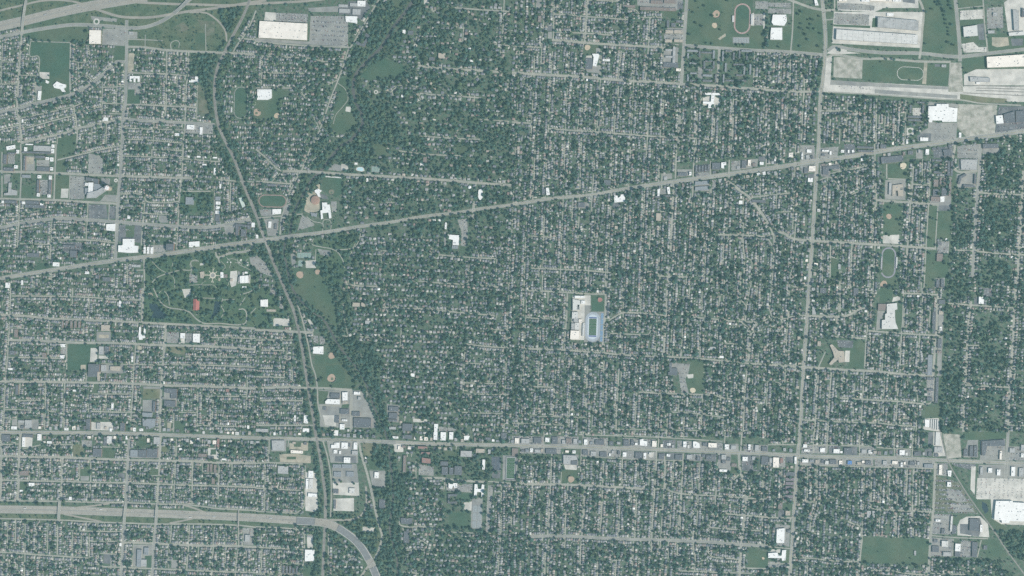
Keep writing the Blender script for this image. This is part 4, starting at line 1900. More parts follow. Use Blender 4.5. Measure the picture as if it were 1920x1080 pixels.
# places that other things are described by: photograph pixels and phrase
LANDMARKS = """
532,57 huge cream distribution warehouse
95,108 large dark green playing field
179,69 cream warehouse by the freeway
111,162 angular white school
250,148 comb-shaped white school
390,150 triangular wood
405,212 railway bend
45,32 upper left freeway bridge
340,15 curved freeway overpass
450,195 oval sports field by the railway
497,178 white courtyard school
690,60 U-shaped block by the creek
737,52 upper creek reach
725,135 creekside meadow
645,205 creekside park
762,165 cul-de-sac lane
880,60 wooded mansion lots
1118,115 school with the small diamond
1070,30 terraced streets of the top edge
1240,10 long brown-roofed apartments
1260,62 tan apartment cluster
1392,35 red running track
1345,28 upper ball diamonds
1333,187 cross-shaped white school
1358,125 slate-roofed courtyard estates
1460,40 twin white schools
1645,70 pair of panel-roofed warehouses
1706,138 oval path field
1755,60 winding-path green
1819,58 pale square warehouse
1885,115 big cream rail-yard warehouse
1880,50 truck yard
1765,212 white superstore by the rail yard
1890,222 dark parade on black asphalt
1620,200 tree-filled grid below the rail yard
1540,290 crossing of the two avenues
1685,292 store above the pale diamond
1693,312 pale ball diamond
1680,350 tan E-shaped school
1770,350 apartments by the power-line strip
1660,405 long field with a concrete court
1666,492 grey-purple running track
1740,440 grass strip of the power line
1860,350 upper dense tree lots
1860,620 lower dense tree lots
1840,560 white church among tree lots
1667,590 large pale stepped school
1570,665 tan Y-shaped school
1500,600 curving lane junction
1620,740 grid of lots above the main street
1745,800 white storage rows
1785,830 bare earth plot
1860,830 motel around a car park
1890,958 huge white superstore
1800,940 scrap-car yard
1820,985 dark-roofed industrial yard
1680,1030 large flat lawn with paths
1465,1000 white store by the cross avenue
1450,1040 lower right white school
1412,1045 corner school lawn
1480,915 purple-roofed apartment rows
1600,868 blue-roofed shop
1365,870 grey block with black asphalt
1400,915 winding lane below the main street
1250,930 long straight house rows
1070,880 grey school with an orange diamond
1240,843 middle of the lower main street
955,880 striped turf stadium
900,920 white H-shaped hall
860,985 dark green campus lawn
798,865 red-roofed college halls
735,950 lower creek wood
690,1030 freeway curve
640,880 blue-grey shed rows
580,915 concrete strip by the railway
560,862 earthen loop tracks
570,1035 white warehouse by the lower railway
447,972 footbridge over the freeway
293,962 right one of the freeway bridges
236,960 middle one of the freeway bridges
112,957 left one of the freeway bridges
270,1040 blue-grey school below the freeway
100,1040 lower left terraces
270,845 school south of the main street
410,850 red church hall
60,835 white warehouse by the left main street
280,795 blue-grey school with a skylight
285,735 dry grass square
175,695 dark school with a green field
150,665 green school field
370,633 white workshop with roof vents
265,625 two-pronged white school
368,571 red-roofed park pavilion
300,585 park pond
400,516 star-shaped garden plaza
458,522 white conservatory
497,568 white square glasshouse
596,657 white recreation hall
625,705 pair of ball diamonds by the creek
625,760 works between rail and creek
600,545 riverside meadow
640,470 park drive with picnic lots
575,490 green tennis courts
540,350 creek woods by the lane bridge
505,377 red-edged sports field
605,385 many-winged white school
591,376 round rust-coloured roof
675,317 swimming pool
780,290 forested mansion grounds
850,445 white temple with a car park
880,350 glaring white dome
1026,359 avenue church
1160,372 white notched library
1245,360 two facing white blocks
1320,325 avenue shop parade
1405,305 avenue car parks
1420,400 curving boulevard
1110,610 blue-tracked stadium
1080,590 long school by the stadium
1290,700 school with the pale sand diamond
1200,600 looping lane right of the stadium
1180,700 rows of roofs below the stadium
1020,700 shady streets left of the stadium
900,680 wooded streets near the creek
820,740 wooded lots above the main street
830,815 white shop trio on the main street
1000,480 tree-filled centre streets
1100,450 close-set roofs below the avenue
1100,300 close-set roofs above the avenue
1000,200 leafy upper centre streets
1250,230 leafy streets below the white cross school
1440,230 leafy grid by the cross avenue
1410,540 lanes right of the centre
1450,760 leafy blocks left of the cross avenue
205,353 round hospital tower
170,360 hospital car park
75,320 white-capped estate
180,408 black car park by the hospital
243,435 car park with a lawn
240,465 large T-shaped white school
281,469 three narrow white offices
365,458 notched white office
454,380 pale green shed
410,385 row of white workshops
330,330 garden streets by the railway
330,200 grid of streets left of the railway
120,220 slanting terraced streets
70,150 upper left house rows
40,400 left edge terraces
110,480 left end of the wide avenue
60,600 left edge house rows
450,680 long terrace rows
430,780 terraces above the main street
420,900 terraces above the lower freeway
200,900 blocks above the lower freeway
330,1010 blocks below the lower freeway
"""
# ---------------------------------------------------------------- helpers
random.seed(7)
rng = np.random.default_rng(11)
MARG = 120                    # pixels built beyond the frame
RES = 2                       # raster cells per pixel
NX, NY = (1920 + 2 * MARG) * RES, (1080 + 2 * MARG) * RES
ROAD, HARD, OPEN, NOHOUSE, HOUSE, WET, NOFILL, LANE, WIDE = 1, 2, 4, 8, 16, 32, 64, 128, 256
mask = np.zeros((NY, NX), np.uint16)
level = np.zeros((NY, NX), np.uint8)      # stacking order of flat sheets
bits = np.zeros((NY, NX), np.uint32)
dens = np.zeros((NY, NX), np.float32)
STEP = 0.03


def wx(p):
    return ((p[0] - 960) * S, (540 - p[1]) * S)


def fill(poly):
    """slices and inside-mask of a pixel polygon on the raster"""
    P = (np.asarray(poly, float) + MARG) * RES
    x0, y0 = np.floor(P.min(0)).astype(int)
    x1, y1 = np.ceil(P.max(0)).astype(int)
    x0, y0, x1, y1 = max(x0, 0), max(y0, 0), min(x1 + 1, NX), min(y1 + 1, NY)
    if x1 <= x0 or y1 <= y0:
        return None
    xs = np.arange(x0, x1) + 0.5
    ys = (np.arange(y0, y1) + 0.5)[:, None]
    ins = np.zeros((y1 - y0, x1 - x0), bool)
    n = len(P)
    for i in range(n):
        ax, ay = P[i]
        bx, by = P[(i + 1) % n]
        if ay == by:
            continue
        c = (ay > ys) != (by > ys)
        xi = (bx - ax) * (ys - ay) / (by - ay) + ax
        ins ^= c & (xs[None, :] < xi)
    return (slice(y0, y1), slice(x0, x1)), ins


def cell(x, y):
    return min(max(int((y + MARG) * RES), 0), NY - 1), min(max(int((x + MARG) * RES), 0), NX - 1)


def sheets(text):
    ox = oy = 0
    for ln in text.strip().splitlines():
        if ln.startswith('@'):
            c, r = ln[1:].split()
            ox, oy = 480 * int(c), 270 * int(r)
            continue
        yield ox, oy, ln


def pts(s, ox=0, oy=0, k=1.0):
    return [(ox + float(a.split(',')[0]) * k, oy + float(a.split(',')[1]) * k) for a in s.split()]


def smooth(P, n=5):
    if len(P) < 3:
        return [np.array(p, float) for p in P]
    Q = [np.array(p, float) for p in P]
    Q = [2 * Q[0] - Q[1]] + Q + [2 * Q[-1] - Q[-2]]
    out = []
    for i in range(1, len(Q) - 2):
        p0, p1, p2, p3 = Q[i - 1:i + 3]
        d = np.linalg.norm(p2 - p1)
        m1 = (p2 - p0) / max(np.linalg.norm(p2 - p0), 1e-6) * d
        m2 = (p3 - p1) / max(np.linalg.norm(p3 - p1), 1e-6) * d
        for k in range(n):
            t = k / n
            out.append((2 * t**3 - 3 * t * t + 1) * p1 + (t**3 - 2 * t * t + t) * m1 + (-2 * t**3 + 3 * t * t) * p2 + (t**3 - t * t) * m2)
    out.append(Q[-2])
    return out


def offset_line(P, d):
    P = np.asarray(P, float)
    T = np.zeros_like(P)
    T[1:-1] = P[2:] - P[:-2]
    T[0], T[-1] = P[1] - P[0], P[-1] - P[-2]
    T /= np.maximum(np.linalg.norm(T, axis=1), 1e-9)[:, None]
    return P + np.stack([-T[:, 1], T[:, 0]], 1) * d      # d: one width or one per point


def resample(P, step):
    P = np.asarray(P, float)
    d = np.r_[0, np.cumsum(np.linalg.norm(np.diff(P, axis=0), axis=1))]
    n = max(int(d[-1] / step), 1)
    t = np.linspace(0, d[-1], n + 1)
    return np.stack([np.interp(t, d, P[:, 0]), np.interp(t, d, P[:, 1])], 1), d[-1]


def extend(P):
    """carry a line that meets the frame's edge on beyond it"""
    P = [np.array(p, float) for p in P]
    for e, q in ((0, 1), (-1, -2)):
        x, y = P[e]
        d = P[e] - P[q]
        d = d / max(np.linalg.norm(d), 1e-6)
        if (x <= 3 and d[0] < -0.3) or (x >= 1917 and d[0] > 0.3) or (y <= 3 and d[1] < -0.3) or (y >= 1077 and d[1] > 0.3):
            P[e] = P[e] + d * (MARG - 8)
    return P


# ---- materials
MATS = {}


def mat(name, base, var=0.12, scale=0.02, rough=0.9, fine=0.3, alt=None, altscale=0.01, metal=0.0, rand=0.0, attr=None, spec=0.3):
    """Principled surface: base colour broken up by two noises; alt adds a second tint in soft patches"""
    if name in MATS:
        return MATS[name]
    m = bpy.data.materials.new(name)
    m.use_nodes = True
    t = m.node_tree
    L = t.links.new
    b = t.nodes['Principled BSDF']
    b.inputs['Roughness'].default_value = rough
    b.inputs['Metallic'].default_value = metal
    b.inputs['Specular IOR Level'].default_value = spec
    tc = t.nodes.new('ShaderNodeTexCoord')

    def noise(sc, det=3.0):
        n = t.nodes.new('ShaderNodeTexNoise')
        n.inputs['Scale'].default_value = sc
        n.inputs['Detail'].default_value = det
        L(tc.outputs['Object'], n.inputs['Vector'])
        return n.outputs[0]

    def mix(kind, fac, a, bb):
        n = t.nodes.new('ShaderNodeMix')
        n.data_type = 'RGBA'
        n.blend_type = kind
        for inp, v in ((n.inputs[0], fac), (n.inputs[6], a), (n.inputs[7], bb)):
            if isinstance(v, (int, float)):
                inp.default_value = v
            elif isinstance(v, tuple):
                inp.default_value = (*v, 1)
            else:
                L(v, inp)
        return n.outputs[2]

    def ramp(v, lo, hi, a=0.0, bb=1.0):
        n = t.nodes.new('ShaderNodeMapRange')
        n.inputs[1].default_value, n.inputs[2].default_value = lo, hi
        n.inputs[3].default_value, n.inputs[4].default_value = a, bb
        L(v, n.inputs[0])
        return n.outputs[0]
    if attr:
        a = t.nodes.new('ShaderNodeAttribute')
        a.attribute_name = attr
        c = a.outputs['Color']
    else:
        c = base
    if alt:
        c = mix('MIX', ramp(noise(altscale, 5), 0.42, 0.62), c, alt)
    f1 = ramp(noise(scale), 0.3, 0.7, 1 - var, 1 + var)
    f2 = ramp(noise(fine, 2), 0.3, 0.7, 1 - var * 0.7, 1 + var * 0.7)
    mm = t.nodes.new('ShaderNodeMath')
    mm.operation = 'MULTIPLY'
    L(f1, mm.inputs[0])
    L(f2, mm.inputs[1])
    fac = mm.outputs[0]
    if rand:
        oi = t.nodes.new('ShaderNodeObjectInfo')
        r = ramp(oi.outputs['Random'], 0, 1, 1 - rand, 1 + rand)
        m2 = t.nodes.new('ShaderNodeMath')
        m2.operation = 'MULTIPLY'
        L(fac, m2.inputs[0])
        L(r, m2.inputs[1])
        fac = m2.outputs[0]
    vmul = t.nodes.new('ShaderNodeVectorMath')
    vmul.operation = 'SCALE'
    if isinstance(c, tuple):
        vmul.inputs[0].default_value = c
    else:
        L(c, vmul.inputs[0])
    L(fac, vmul.inputs['Scale'])
    L(vmul.outputs[0], b.inputs['Base Color'])
    MATS[name] = m
    return m


GRASS = (0.070, 0.118, 0.052)
M_ground = mat('yard_ground', (0.076, 0.124, 0.080), 0.22, 0.05, alt=(0.128, 0.144, 0.110), altscale=0.055, fine=0.25)
M_area = {
    'G': mat('mown_grass', (0.068, 0.112, 0.070), 0.09, 0.012, alt=(0.098, 0.128, 0.080), altscale=0.008, fine=0.06),
    'F': mat('dark_turf', (0.056, 0.108, 0.070), 0.08, 0.012, alt=(0.074, 0.116, 0.074), altscale=0.008, fine=0.06),
    'M': mat('dry_grass', (0.135, 0.150, 0.088), 0.14, 0.02, alt=(0.20, 0.19, 0.13), altscale=0.012, fine=0.1),
    'L': mat('mottled_lot', (0.42, 0.40, 0.345), 0.16, 0.04, alt=(0.27, 0.27, 0.22), altscale=0.03, fine=0.2),
    'E': mat('scrub_earth', (0.165, 0.165, 0.12), 0.16, 0.04, alt=(0.095, 0.122, 0.078), altscale=0.025, fine=0.2),
    'D': mat('bare_earth', (0.42, 0.375, 0.29), 0.14, 0.03, alt=(0.30, 0.285, 0.22), altscale=0.02, fine=0.15),
    'K': mat('pale_concrete', (0.58, 0.555, 0.495), 0.10, 0.03, alt=(0.46, 0.445, 0.40), altscale=0.02, fine=0.2),
    'C': mat('grey_lot', (0.300, 0.296, 0.268), 0.13, 0.03, alt=(0.238, 0.238, 0.228), altscale=0.012, fine=0.2),
    'A': mat('dark_asphalt', (0.125, 0.132, 0.142), 0.14, 0.03, alt=(0.18, 0.183, 0.185), altscale=0.02, fine=0.2),
    'W': mat('pond_water', (0.035, 0.055, 0.065), 0.1, 0.03, rough=0.12, spec=0.5),
    'P': mat('park_grass', (0.068, 0.118, 0.070), 0.12, 0.02, alt=(0.092, 0.128, 0.076), altscale=0.012, fine=0.08),
    'V': mat('verge_grass', (0.082, 0.122, 0.074), 0.16, 0.03, alt=(0.118, 0.138, 0.085), altscale=0.015, fine=0.1),
}
M_street = mat('street_concrete', (0.350, 0.340, 0.290), 0.09, 0.03, alt=(0.29, 0.29, 0.255), altscale=0.012, fine=0.3)
M_avenue = mat('avenue_asphalt', (0.255, 0.258, 0.238), 0.10, 0.03, alt=(0.31, 0.305, 0.275), altscale=0.01, fine=0.3)
M_freeway = mat('freeway_concrete', (0.335, 0.310, 0.262), 0.08, 0.03, alt=(0.29, 0.272, 0.236), altscale=0.01, fine=0.3)
M_kerb = mat('kerb_concrete', (0.48, 0.46, 0.39), 0.08, 0.05)
M_deck = mat('bridge_asphalt', (0.205, 0.21, 0.21), 0.1, 0.05)
M_white = mat('white_paint', (0.78, 0.78, 0.76), 0.05, 0.3)
M_yellow = mat('yellow_paint', (0.62, 0.50, 0.14), 0.05, 0.3)
M_ballast = mat('rail_ballast', (0.262, 0.25, 0.228), 0.15, 0.05, alt=(0.31, 0.295, 0.262), altscale=0.02)
M_rail = mat('rail_steel', (0.30, 0.27, 0.25), 0.1, 0.3, rough=0.45, metal=0.8)
M_tie = mat('tie_wood', (0.10, 0.085, 0.07), 0.2, 0.3)
M_creek = mat('creek_water', (0.125, 0.120, 0.110), 0.12, 0.02, rough=0.35, spec=0.5, alt=(0.08, 0.085, 0.085), altscale=0.01)
M_unit = mat('roof_unit_metal', (0.36, 0.37, 0.38), 0.1, 0.2, rough=0.6)
M_wall = {k: mat('wall_' + k, v, 0.08, 0.1) for k, v in {'brick': (0.27, 0.16, 0.12), 'tan': (0.42, 0.36, 0.28), 'grey': (0.36, 0.36, 0.35), 'white': (0.66, 0.65, 0.62)}.items()}
ROOF = {'w': (0.83, 0.82, 0.78), 'l': (0.62, 0.61, 0.57), 'c': (0.85, 0.785, 0.69), 'g': (0.42, 0.42, 0.405), 'd': (0.140, 0.150, 0.165),
        'b': (0.245, 0.200, 0.180), 't': (0.46, 0.405, 0.33), 'r': (0.32, 0.19, 0.165), 'u': (0.10, 0.24, 0.52), 'e': (0.60, 0.68, 0.60),
        's': (0.27, 0.29, 0.305), 'v': (0.215, 0.185, 0.205)}
M_roof = {k: mat('roof_' + k, v, 0.05 if k in 'wlc' else 0.13, 0.04, alt=tuple(x * (0.90 if k in 'wlc' else 0.80) for x in v), altscale=0.03, fine=0.3) for k, v in ROOF.items()}
ADJ = {'w': 'white', 'l': 'pale', 'c': 'cream', 'g': 'grey', 'd': 'dark', 'b': 'brown', 't': 'tan', 'r': 'red', 'u': 'blue', 'e': 'pale green', 's': 'blue-grey', 'v': 'purplish'}


# ---- objects
PLACE = {}                    # top-level object name -> (pixel x, pixel y, description) for those that get a label from their surroundings


def obj(name, verts, faces, m, parent=None, mats=None, fm=None):
    me = bpy.data.meshes.new(name)
    me.from_pydata([tuple(map(float, v)) for v in verts], [], faces)
    for x in (mats or [m]):
        me.materials.append(x)
    if fm is not None:
        me.polygons.foreach_set('material_index', np.asarray(fm, np.int32))
    me.update()
    o = bpy.data.objects.new(name, me)
    col.objects.link(o)
    o.parent = parent
    return o


def link(name, me, parent=None, loc=(0, 0, 0), rz=0.0, sc=(1, 1, 1)):
    o = bpy.data.objects.new(name, me)
    col.objects.link(o)
    o.parent = parent
    o.location = loc
    o.rotation_euler = (0, 0, rz)
    o.scale = sc
    return o


def empty(name, p=(960, 540), z=0.0, rz=0.0):
    o = bpy.data.objects.new(name, None)
    col.objects.link(o)
    o.empty_display_size = 1
    x, y = wx(p)
    o.location = (x, y, z)
    o.rotation_euler = (0, 0, rz)
    return o


def tag(o, category, label=None, kind=None, group=None, at=None, desc=None):
    o['category'] = category
    if label:
        o['label'] = label
    if kind:
        o['kind'] = kind
    if group:
        o['group'] = group
    if at is not None:
        PLACE[o.name] = (float(at[0]), float(at[1]), desc or category)
    return o


def ribbon(P, w):
    """verts and quads of a strip of width w (pixels) along P"""
    a, b = offset_line(P, w / 2), offset_line(P, -w / 2)
    return a, b


def strip(name, P, w, z, m, parent=None, d=0.0, thick=0.0):
    if np.any(d):
        P = offset_line(P, d)
    a, b = ribbon(P, w)
    n = len(a)
    zz = z if np.ndim(z) else [z] * n
    V = [(*wx(p), zz[i]) for i, p in enumerate(a)] + [(*wx(p), zz[i]) for i, p in enumerate(b)]
    F = [(i, i + 1, n + i + 1, n + i) for i in range(n - 1)]
    if thick:
        V += [(x, y, q - thick) for x, y, q in V]
        k = 2 * n
        F += [(k + i, k + i + 1, i + 1, i) for i in range(n - 1)]
        F += [(n + i, n + i + 1, k + n + i + 1, k + n + i) for i in range(n - 1)]
        F += [(0, n, k + n, k), (n - 1, k + n - 1, k + 2 * n - 1, 2 * n - 1)]
    return obj(name, V, F, m, parent)


def mark(P, w, flag):
    a, b = ribbon(P, w)
    for i in range(len(a) - 1):
        f = fill([a[i], a[i + 1], b[i + 1], b[i]])
        if f:
            s, ins = f
            mask[s][ins] |= flag


def take_level(P, w):
    """lowest sheet level that no street under this strip uses yet"""
    a, b = ribbon(P, w + 0.8)
    used, lo, regs = 0, 0, []
    for i in range(len(a) - 1):
        f = fill([a[i], a[i + 1], b[i + 1], b[i]])
        if f and f[1].any():
            s, ins = f
            used |= int(np.bitwise_or.reduce(bits[s][ins]))
            lo = max(lo, int(level[s][ins].max()))
            regs.append(f)
    k = lo + 1
    while used >> k & 1:
        k += 1
    for s, ins in regs:
        bits[s][ins] |= np.uint32(1 << min(k, 31))
    return k


def area_poly(P):
    a = np.asarray(P)
    return 0.5 * abs(np.dot(a[:, 0], np.roll(a[:, 1], 1)) - np.dot(a[:, 1], np.roll(a[:, 0], 1)))


def centre(P):
    a = np.asarray(P, float)
    return (a.min(0) + a.max(0)) / 2


def ccw(P):
    a = np.asarray(P, float)
    s = np.sum(a[:, 0] * np.roll(a[:, 1], -1) - a[:, 1] * np.roll(a[:, 0], -1))
    return a if s > 0 else a[::-1]


def inset(P, d):
    """inset of a counter-clockwise polygon (metres)"""
    P = np.asarray(P, float)
    n = len(P)
    out = []
    for i in range(n):
        a, b, c = P[i - 1], P[i], P[(i + 1) % n]
        u = (b - a) / max(np.linalg.norm(b - a), 1e-9)
        v = (c - b) / max(np.linalg.norm(c - b), 1e-9)
        nu, nv = np.array([-u[1], u[0]]), np.array([-v[1], v[0]])
        k = nu + nv
        q = max(1 + np.dot(nu, nv), 0.35)
        out.append(b + k / q * d)
    return np.array(out)


def box_mesh(name, sx, sy, sz, m, z0=0.0):
    me = bpy.data.meshes.new(name)
    V = [(x * sx / 2, y * sy / 2, z0 + z * sz) for z in (0, 1) for x, y in ((-1, -1), (1, -1), (1, 1), (-1, 1))]
    F = [(0, 1, 5, 4), (1, 2, 6, 5), (2, 3, 7, 6), (3, 0, 4, 7), (4, 5, 6, 7), (3, 2, 1, 0)]
    me.from_pydata(V, [], F)
    me.materials.append(m)
    return me


def vnoise(x, y, cellsize, seed):
    """smooth value noise 0..1 at pixel positions"""
    r = np.random.default_rng(seed).random((200, 200))
    u, v = np.asarray(x) / cellsize + 50, np.asarray(y) / cellsize + 50
    i, j = np.floor(u).astype(int), np.floor(v).astype(int)
    fu, fv = u - i, v - j
    fu, fv = fu * fu * (3 - 2 * fu), fv * fv * (3 - 2 * fv)
    g = lambda a, b: r[b % 200, a % 200]
    return (g(i, j) * (1 - fu) + g(i + 1, j) * fu) * (1 - fv) + (g(i, j + 1) * (1 - fu) + g(i + 1, j + 1) * fu) * fv
# ---------------------------------------------------------------- ground, sheets, water
def base_density():
    """share of canopy over the residential streets"""
    yy, xx = np.mgrid[0:NY:8, 0:NX:8]
    x, y = xx / RES - MARG, yy / RES - MARG
    d = np.full(x.shape, 0.58, np.float32)
    d[x < 575] = 0.40
    d[(x < 420) & (y < 260)] = 0.42
    d[(x > 420) & (x < 660) & (y > 90) & (y < 330)] = 0.62
    d[(x >= 575) & (x < 980)] = 0.68
    d[(x > 690) & (x < 960) & (y < 440)] = 0.80
    d[(x >= 980) & (x < 1240)] = 0.53
    d[(x >= 980) & (y > 860) & (x < 1440)] = 0.50
    d[(x > 1240) & (x < 1530)] = 0.58
    d[(x > 1500) & (x < 1760)] = 0.50
    d[(x > 1540) & (y > 865) & (x < 1700)] = 0.62
    d[(y < 150) & (x > 1030) & (x < 1290)] = 0.42
    d[(y > 790) & (y < 880)] = np.minimum(d[(y > 790) & (y < 880)], 0.45)
    for _ in range(3):
        d = (d + np.roll(d, 1, 0) + np.roll(d, -1, 0) + np.roll(d, 1, 1) + np.roll(d, -1, 1)) / 5
    return np.kron(d, np.ones((8, 8), np.float32))[:NY, :NX]


dens[:] = base_density()
gx, gy = 6400.0, 4700.0
g = obj('ground', [(-gx, -gy, 0), (gx, -gy, 0), (gx, gy, 0), (-gx, gy, 0)], [(0, 1, 2, 3)], M_ground)
tag(g, 'ground', 'grass and yard ground between the streets of the whole city', 'structure')
AREA_NAME = {'G': ('lawn', 'mown green lawn'), 'F': ('playing_field', 'dark green playing field'), 'M': ('dry_grass_field', 'dry yellowish grass field'),
             'D': ('bare_ground', 'tan patch of bare earth'), 'K': ('paved_yard', 'pale concrete paved yard'), 'C': ('car_park', 'grey asphalt lot'),
             'L': ('cleared_lot', 'mottled pale cleared lot'), 'E': ('scrub_ground', 'mottled patch of scrubby earth'), 'A': ('asphalt_lot', 'dark asphalt lot'), 'W': ('pond', 'dark still pond'), 'P': ('park_ground', 'tree-dotted park grass'), 'V': ('verge', 'rough grass verge')}
CARLOTS, OPENS = [], []
EXTRA_AREAS = []
for ox, oy, ln in sheets(AREAS):
    k, s = ln.split(' ', 1)
    EXTRA_AREAS.append((k, pts(s, ox, oy, 0.25)))
for k, P in EXTRA_AREAS:
    cars = k.islower()
    K = k.upper()
    P = [(x - MARG + 5 if x <= 0.5 else x + MARG - 5 if x >= 1919.5 else x, y - MARG + 5 if y <= 0.5 else y + MARG - 5 if y >= 1079.5 else y) for x, y in P]
    f = fill(P)
    if not f:
        continue
    s, ins = f
    if K == 'N':
        mask[s][ins] |= NOHOUSE
        dens[s][ins] = np.minimum(dens[s][ins], 0.16)
        continue
    if K == 'H':
        mask[s][ins] |= NOHOUSE
        dens[s][ins] = 0.5
        continue
    if K == 'T':
        mask[s][ins] |= NOHOUSE
        mask[s][ins] &= ~np.uint16(OPEN)
        dens[s][ins] = 1.25
        continue
    if K == 'Q':
        dens[s][ins] = 0.84
        mask[s][ins] |= NOFILL
        continue
    lv = int(level[s][ins].max()) + 1
    level[s][ins] = lv
    if K == 'P':
        mask[s][ins] |= NOHOUSE
        dens[s][ins] = 0.50
    elif K == 'V':
        mask[s][ins] |= NOHOUSE
        dens[s][ins] = 0.20
    elif K == 'M':
        mask[s][ins] |= NOHOUSE | OPEN
        dens[s][ins] = 0.05
    elif K == 'G':
        mask[s][ins] |= NOHOUSE | OPEN
        dens[s][ins] = 0.015
    else:
        mask[s][ins] |= NOHOUSE | OPEN | (WET if K == 'W' else 0)
        dens[s][ins] = 0.0
    nm, ds = AREA_NAME[K]
    Q = ccw([wx(p) for p in P])
    o = obj(nm, [(x, y, lv * STEP) for x, y in Q], [tuple(range(len(Q)))], M_area[K])
    tag(o, nm.replace('_', ' '), kind='structure', at=centre(P), desc=ds)
    if cars:
        CARLOTS.append((P, lv * STEP, K))

# wooded corridors of the creek and the railway
def corridor(s, a, b, y0):
    P = smooth(extend(pts(s)), 4)
    for d in (-(a + b) / 2, (a + b) / 2):
        A = offset_line(P, d)
        u, v = ribbon(A, b - a)
        for i in range(len(u) - 1):
            if A[i][1] < y0:
                continue
            f = fill([u[i], u[i + 1], v[i + 1], v[i]])
            if f:
                s_, ins = f
                ins = ins & ((mask[s_] & OPEN) == 0)
                dens[s_][ins] = 1.25
                mask[s_][ins] |= NOHOUSE


corridor(RAIL, 2.6, 10.5, 60)
corridor(CREEK, 3.6, 11.0, -200)
# creek
C = smooth(extend(pts(CREEK)), 6)
C = np.asarray(C)
wid = np.interp(C[:, 1], [250, 330, 450, 1080], [6.0, 4.8, 3.8, 3.6])[:, None]
mark(C, wid + 0.6, WET | OPEN | NOHOUSE)
o = strip('creek', C, wid, 14 * STEP, M_creek)
tag(o, 'creek', 'dark creek winding from the top edge to the bottom edge between woods', 'structure')
BANK = strip('creek_bank', C, wid + 2.4, 12 * STEP, M_area['V'])
tag(BANK, 'creek bank', 'strip of rough grass bank bordering the dark winding creek', 'structure')

# ---------------------------------------------------------------- streets
ROWS = []                     # lines that houses stand along: (points, width, class)


def street(P, w, m, name, desc, houses=True, kerb=False, label=None, cat='street', flag=ROAD):
    P = np.asarray(smooth(extend(P)))
    if callable(w):
        w = w(P)[:, None]
    k = take_level(P, w)
    o = strip(name, P, w, k * STEP, m)
    mid = P[len(P) // 2]
    tag(o, cat, label, 'structure', at=None if label else mid, desc=desc)
    mark(P, w, flag | NOHOUSE | (WIDE if np.min(w) >= (3.5 if P[len(P) // 2][0] > 740 else 2.55) or cat in ('ramp', 'freeway') or name == 'avenue' else 0))
    if kerb:
        for sgn in (-1, 1):
            strip('kerb', P, 0.42, k * STEP + 0.12, M_kerb, o, d=sgn * (w / 2 + 0.35), thick=0.12)
    if houses:
        ROWS.append((P, w))
    return o, P, k * STEP


for nm, (w, s) in AVENUES.items():
    lab = {'broad': 'wide grey avenue slanting across the view past the botanical park', 'lower': 'long grey main street lined with shops across the lower view',
           'cross': 'wide grey avenue running top to bottom past the rail yard'}[nm]
    if nm == 'broad':
        w = lambda P: np.interp(P[:, 0], [0, 480, 600, 760, 1150, 1260, 1920], [6.2, 7.0, 5.6, 4.6, 4.8, 6.6, 7.4])
    o, P, z = street(pts(s), w, M_avenue, 'avenue', 'wide avenue', houses=False, kerb=True, label=lab)
    for d in (-0.12, 0.12):
        strip('centre_line', P, 0.10, z + 0.02, M_yellow, o, d=d)
    if callable(w):
        w = w(P)[:, None]
    for d in (-w / 4, w / 4):
        strip('lane_line', P, 0.07, z + 0.02, M_white, o, d=d)
n_st = 0
PATHY = (6,)
for ox, oy, ln in sheets(STREETS):
    w, s = ln.split(' ', 1)
    w = float(w)
    P = pts(s, ox, oy, 0.25)
    L = sum(math.dist(P[i], P[i + 1]) for i in range(len(P) - 1))
    dx, dy = abs(P[-1][0] - P[0][0]), abs(P[-1][1] - P[0][1])
    way = 'level' if dx > 2.5 * dy else 'upright' if dy > 2.5 * dx else 'slanting'
    wide = 'broad' if w >= 18 else 'narrow' if w <= 8 else 'pale'
    c = P[len(P) // 2]
    park = 268 < c[0] < 545 and 455 < c[1] < 615
    big = w >= 20
    nm = 'path' if (park and w < 14) or w <= 6 else 'street'
    street(P, w * 0.25 * (0.88 if w >= 20 else 0.74), M_avenue if big else M_street, nm, f'{wide} {way} {nm}', houses=not park and w > 6, kerb=w >= 16, cat=nm)
# freeways
M_barrier = mat('barrier_concrete', (0.50, 0.49, 0.46), 0.05, 0.1)
for nm, (w, s) in FREEWAYS.items():
    lab = {'upper': 'broad concrete freeway crossing the top left corner', 'lower': 'broad concrete freeway across the lower left, curving down past the railway'}[nm]
    o, P, z = street(pts(s), w, M_freeway, 'freeway', 'freeway', houses=False, label=lab, cat='freeway')
    strip('median_barrier', P, 0.22, z + 0.9, M_barrier, o, thick=0.85)
    for sgn in (-1, 1):
        strip('edge_line', P, 0.08, z + 0.02, M_white, o, d=sgn * (w / 2 - 1.0))
        strip('shoulder', P, 0.9, z + 0.012, M_avenue, o, d=sgn * (w / 2 - 0.45))
        strip('inner_shoulder', P, 0.7, z + 0.012, M_avenue, o, d=sgn * 0.55)
        for q in (1, 2, 3):
            strip('lane_line', P, 0.055, z + 0.02, M_white, o, d=sgn * (0.9 + q * (w / 2 - 1.9) / 4))
for ln in RAMPS.strip().splitlines():
    w, s = ln.split(' ', 1)
    street(pts(s), float(w) * 0.25 * 0.8, M_freeway, 'ramp', 'curving freeway ramp', houses=False, cat='ramp')


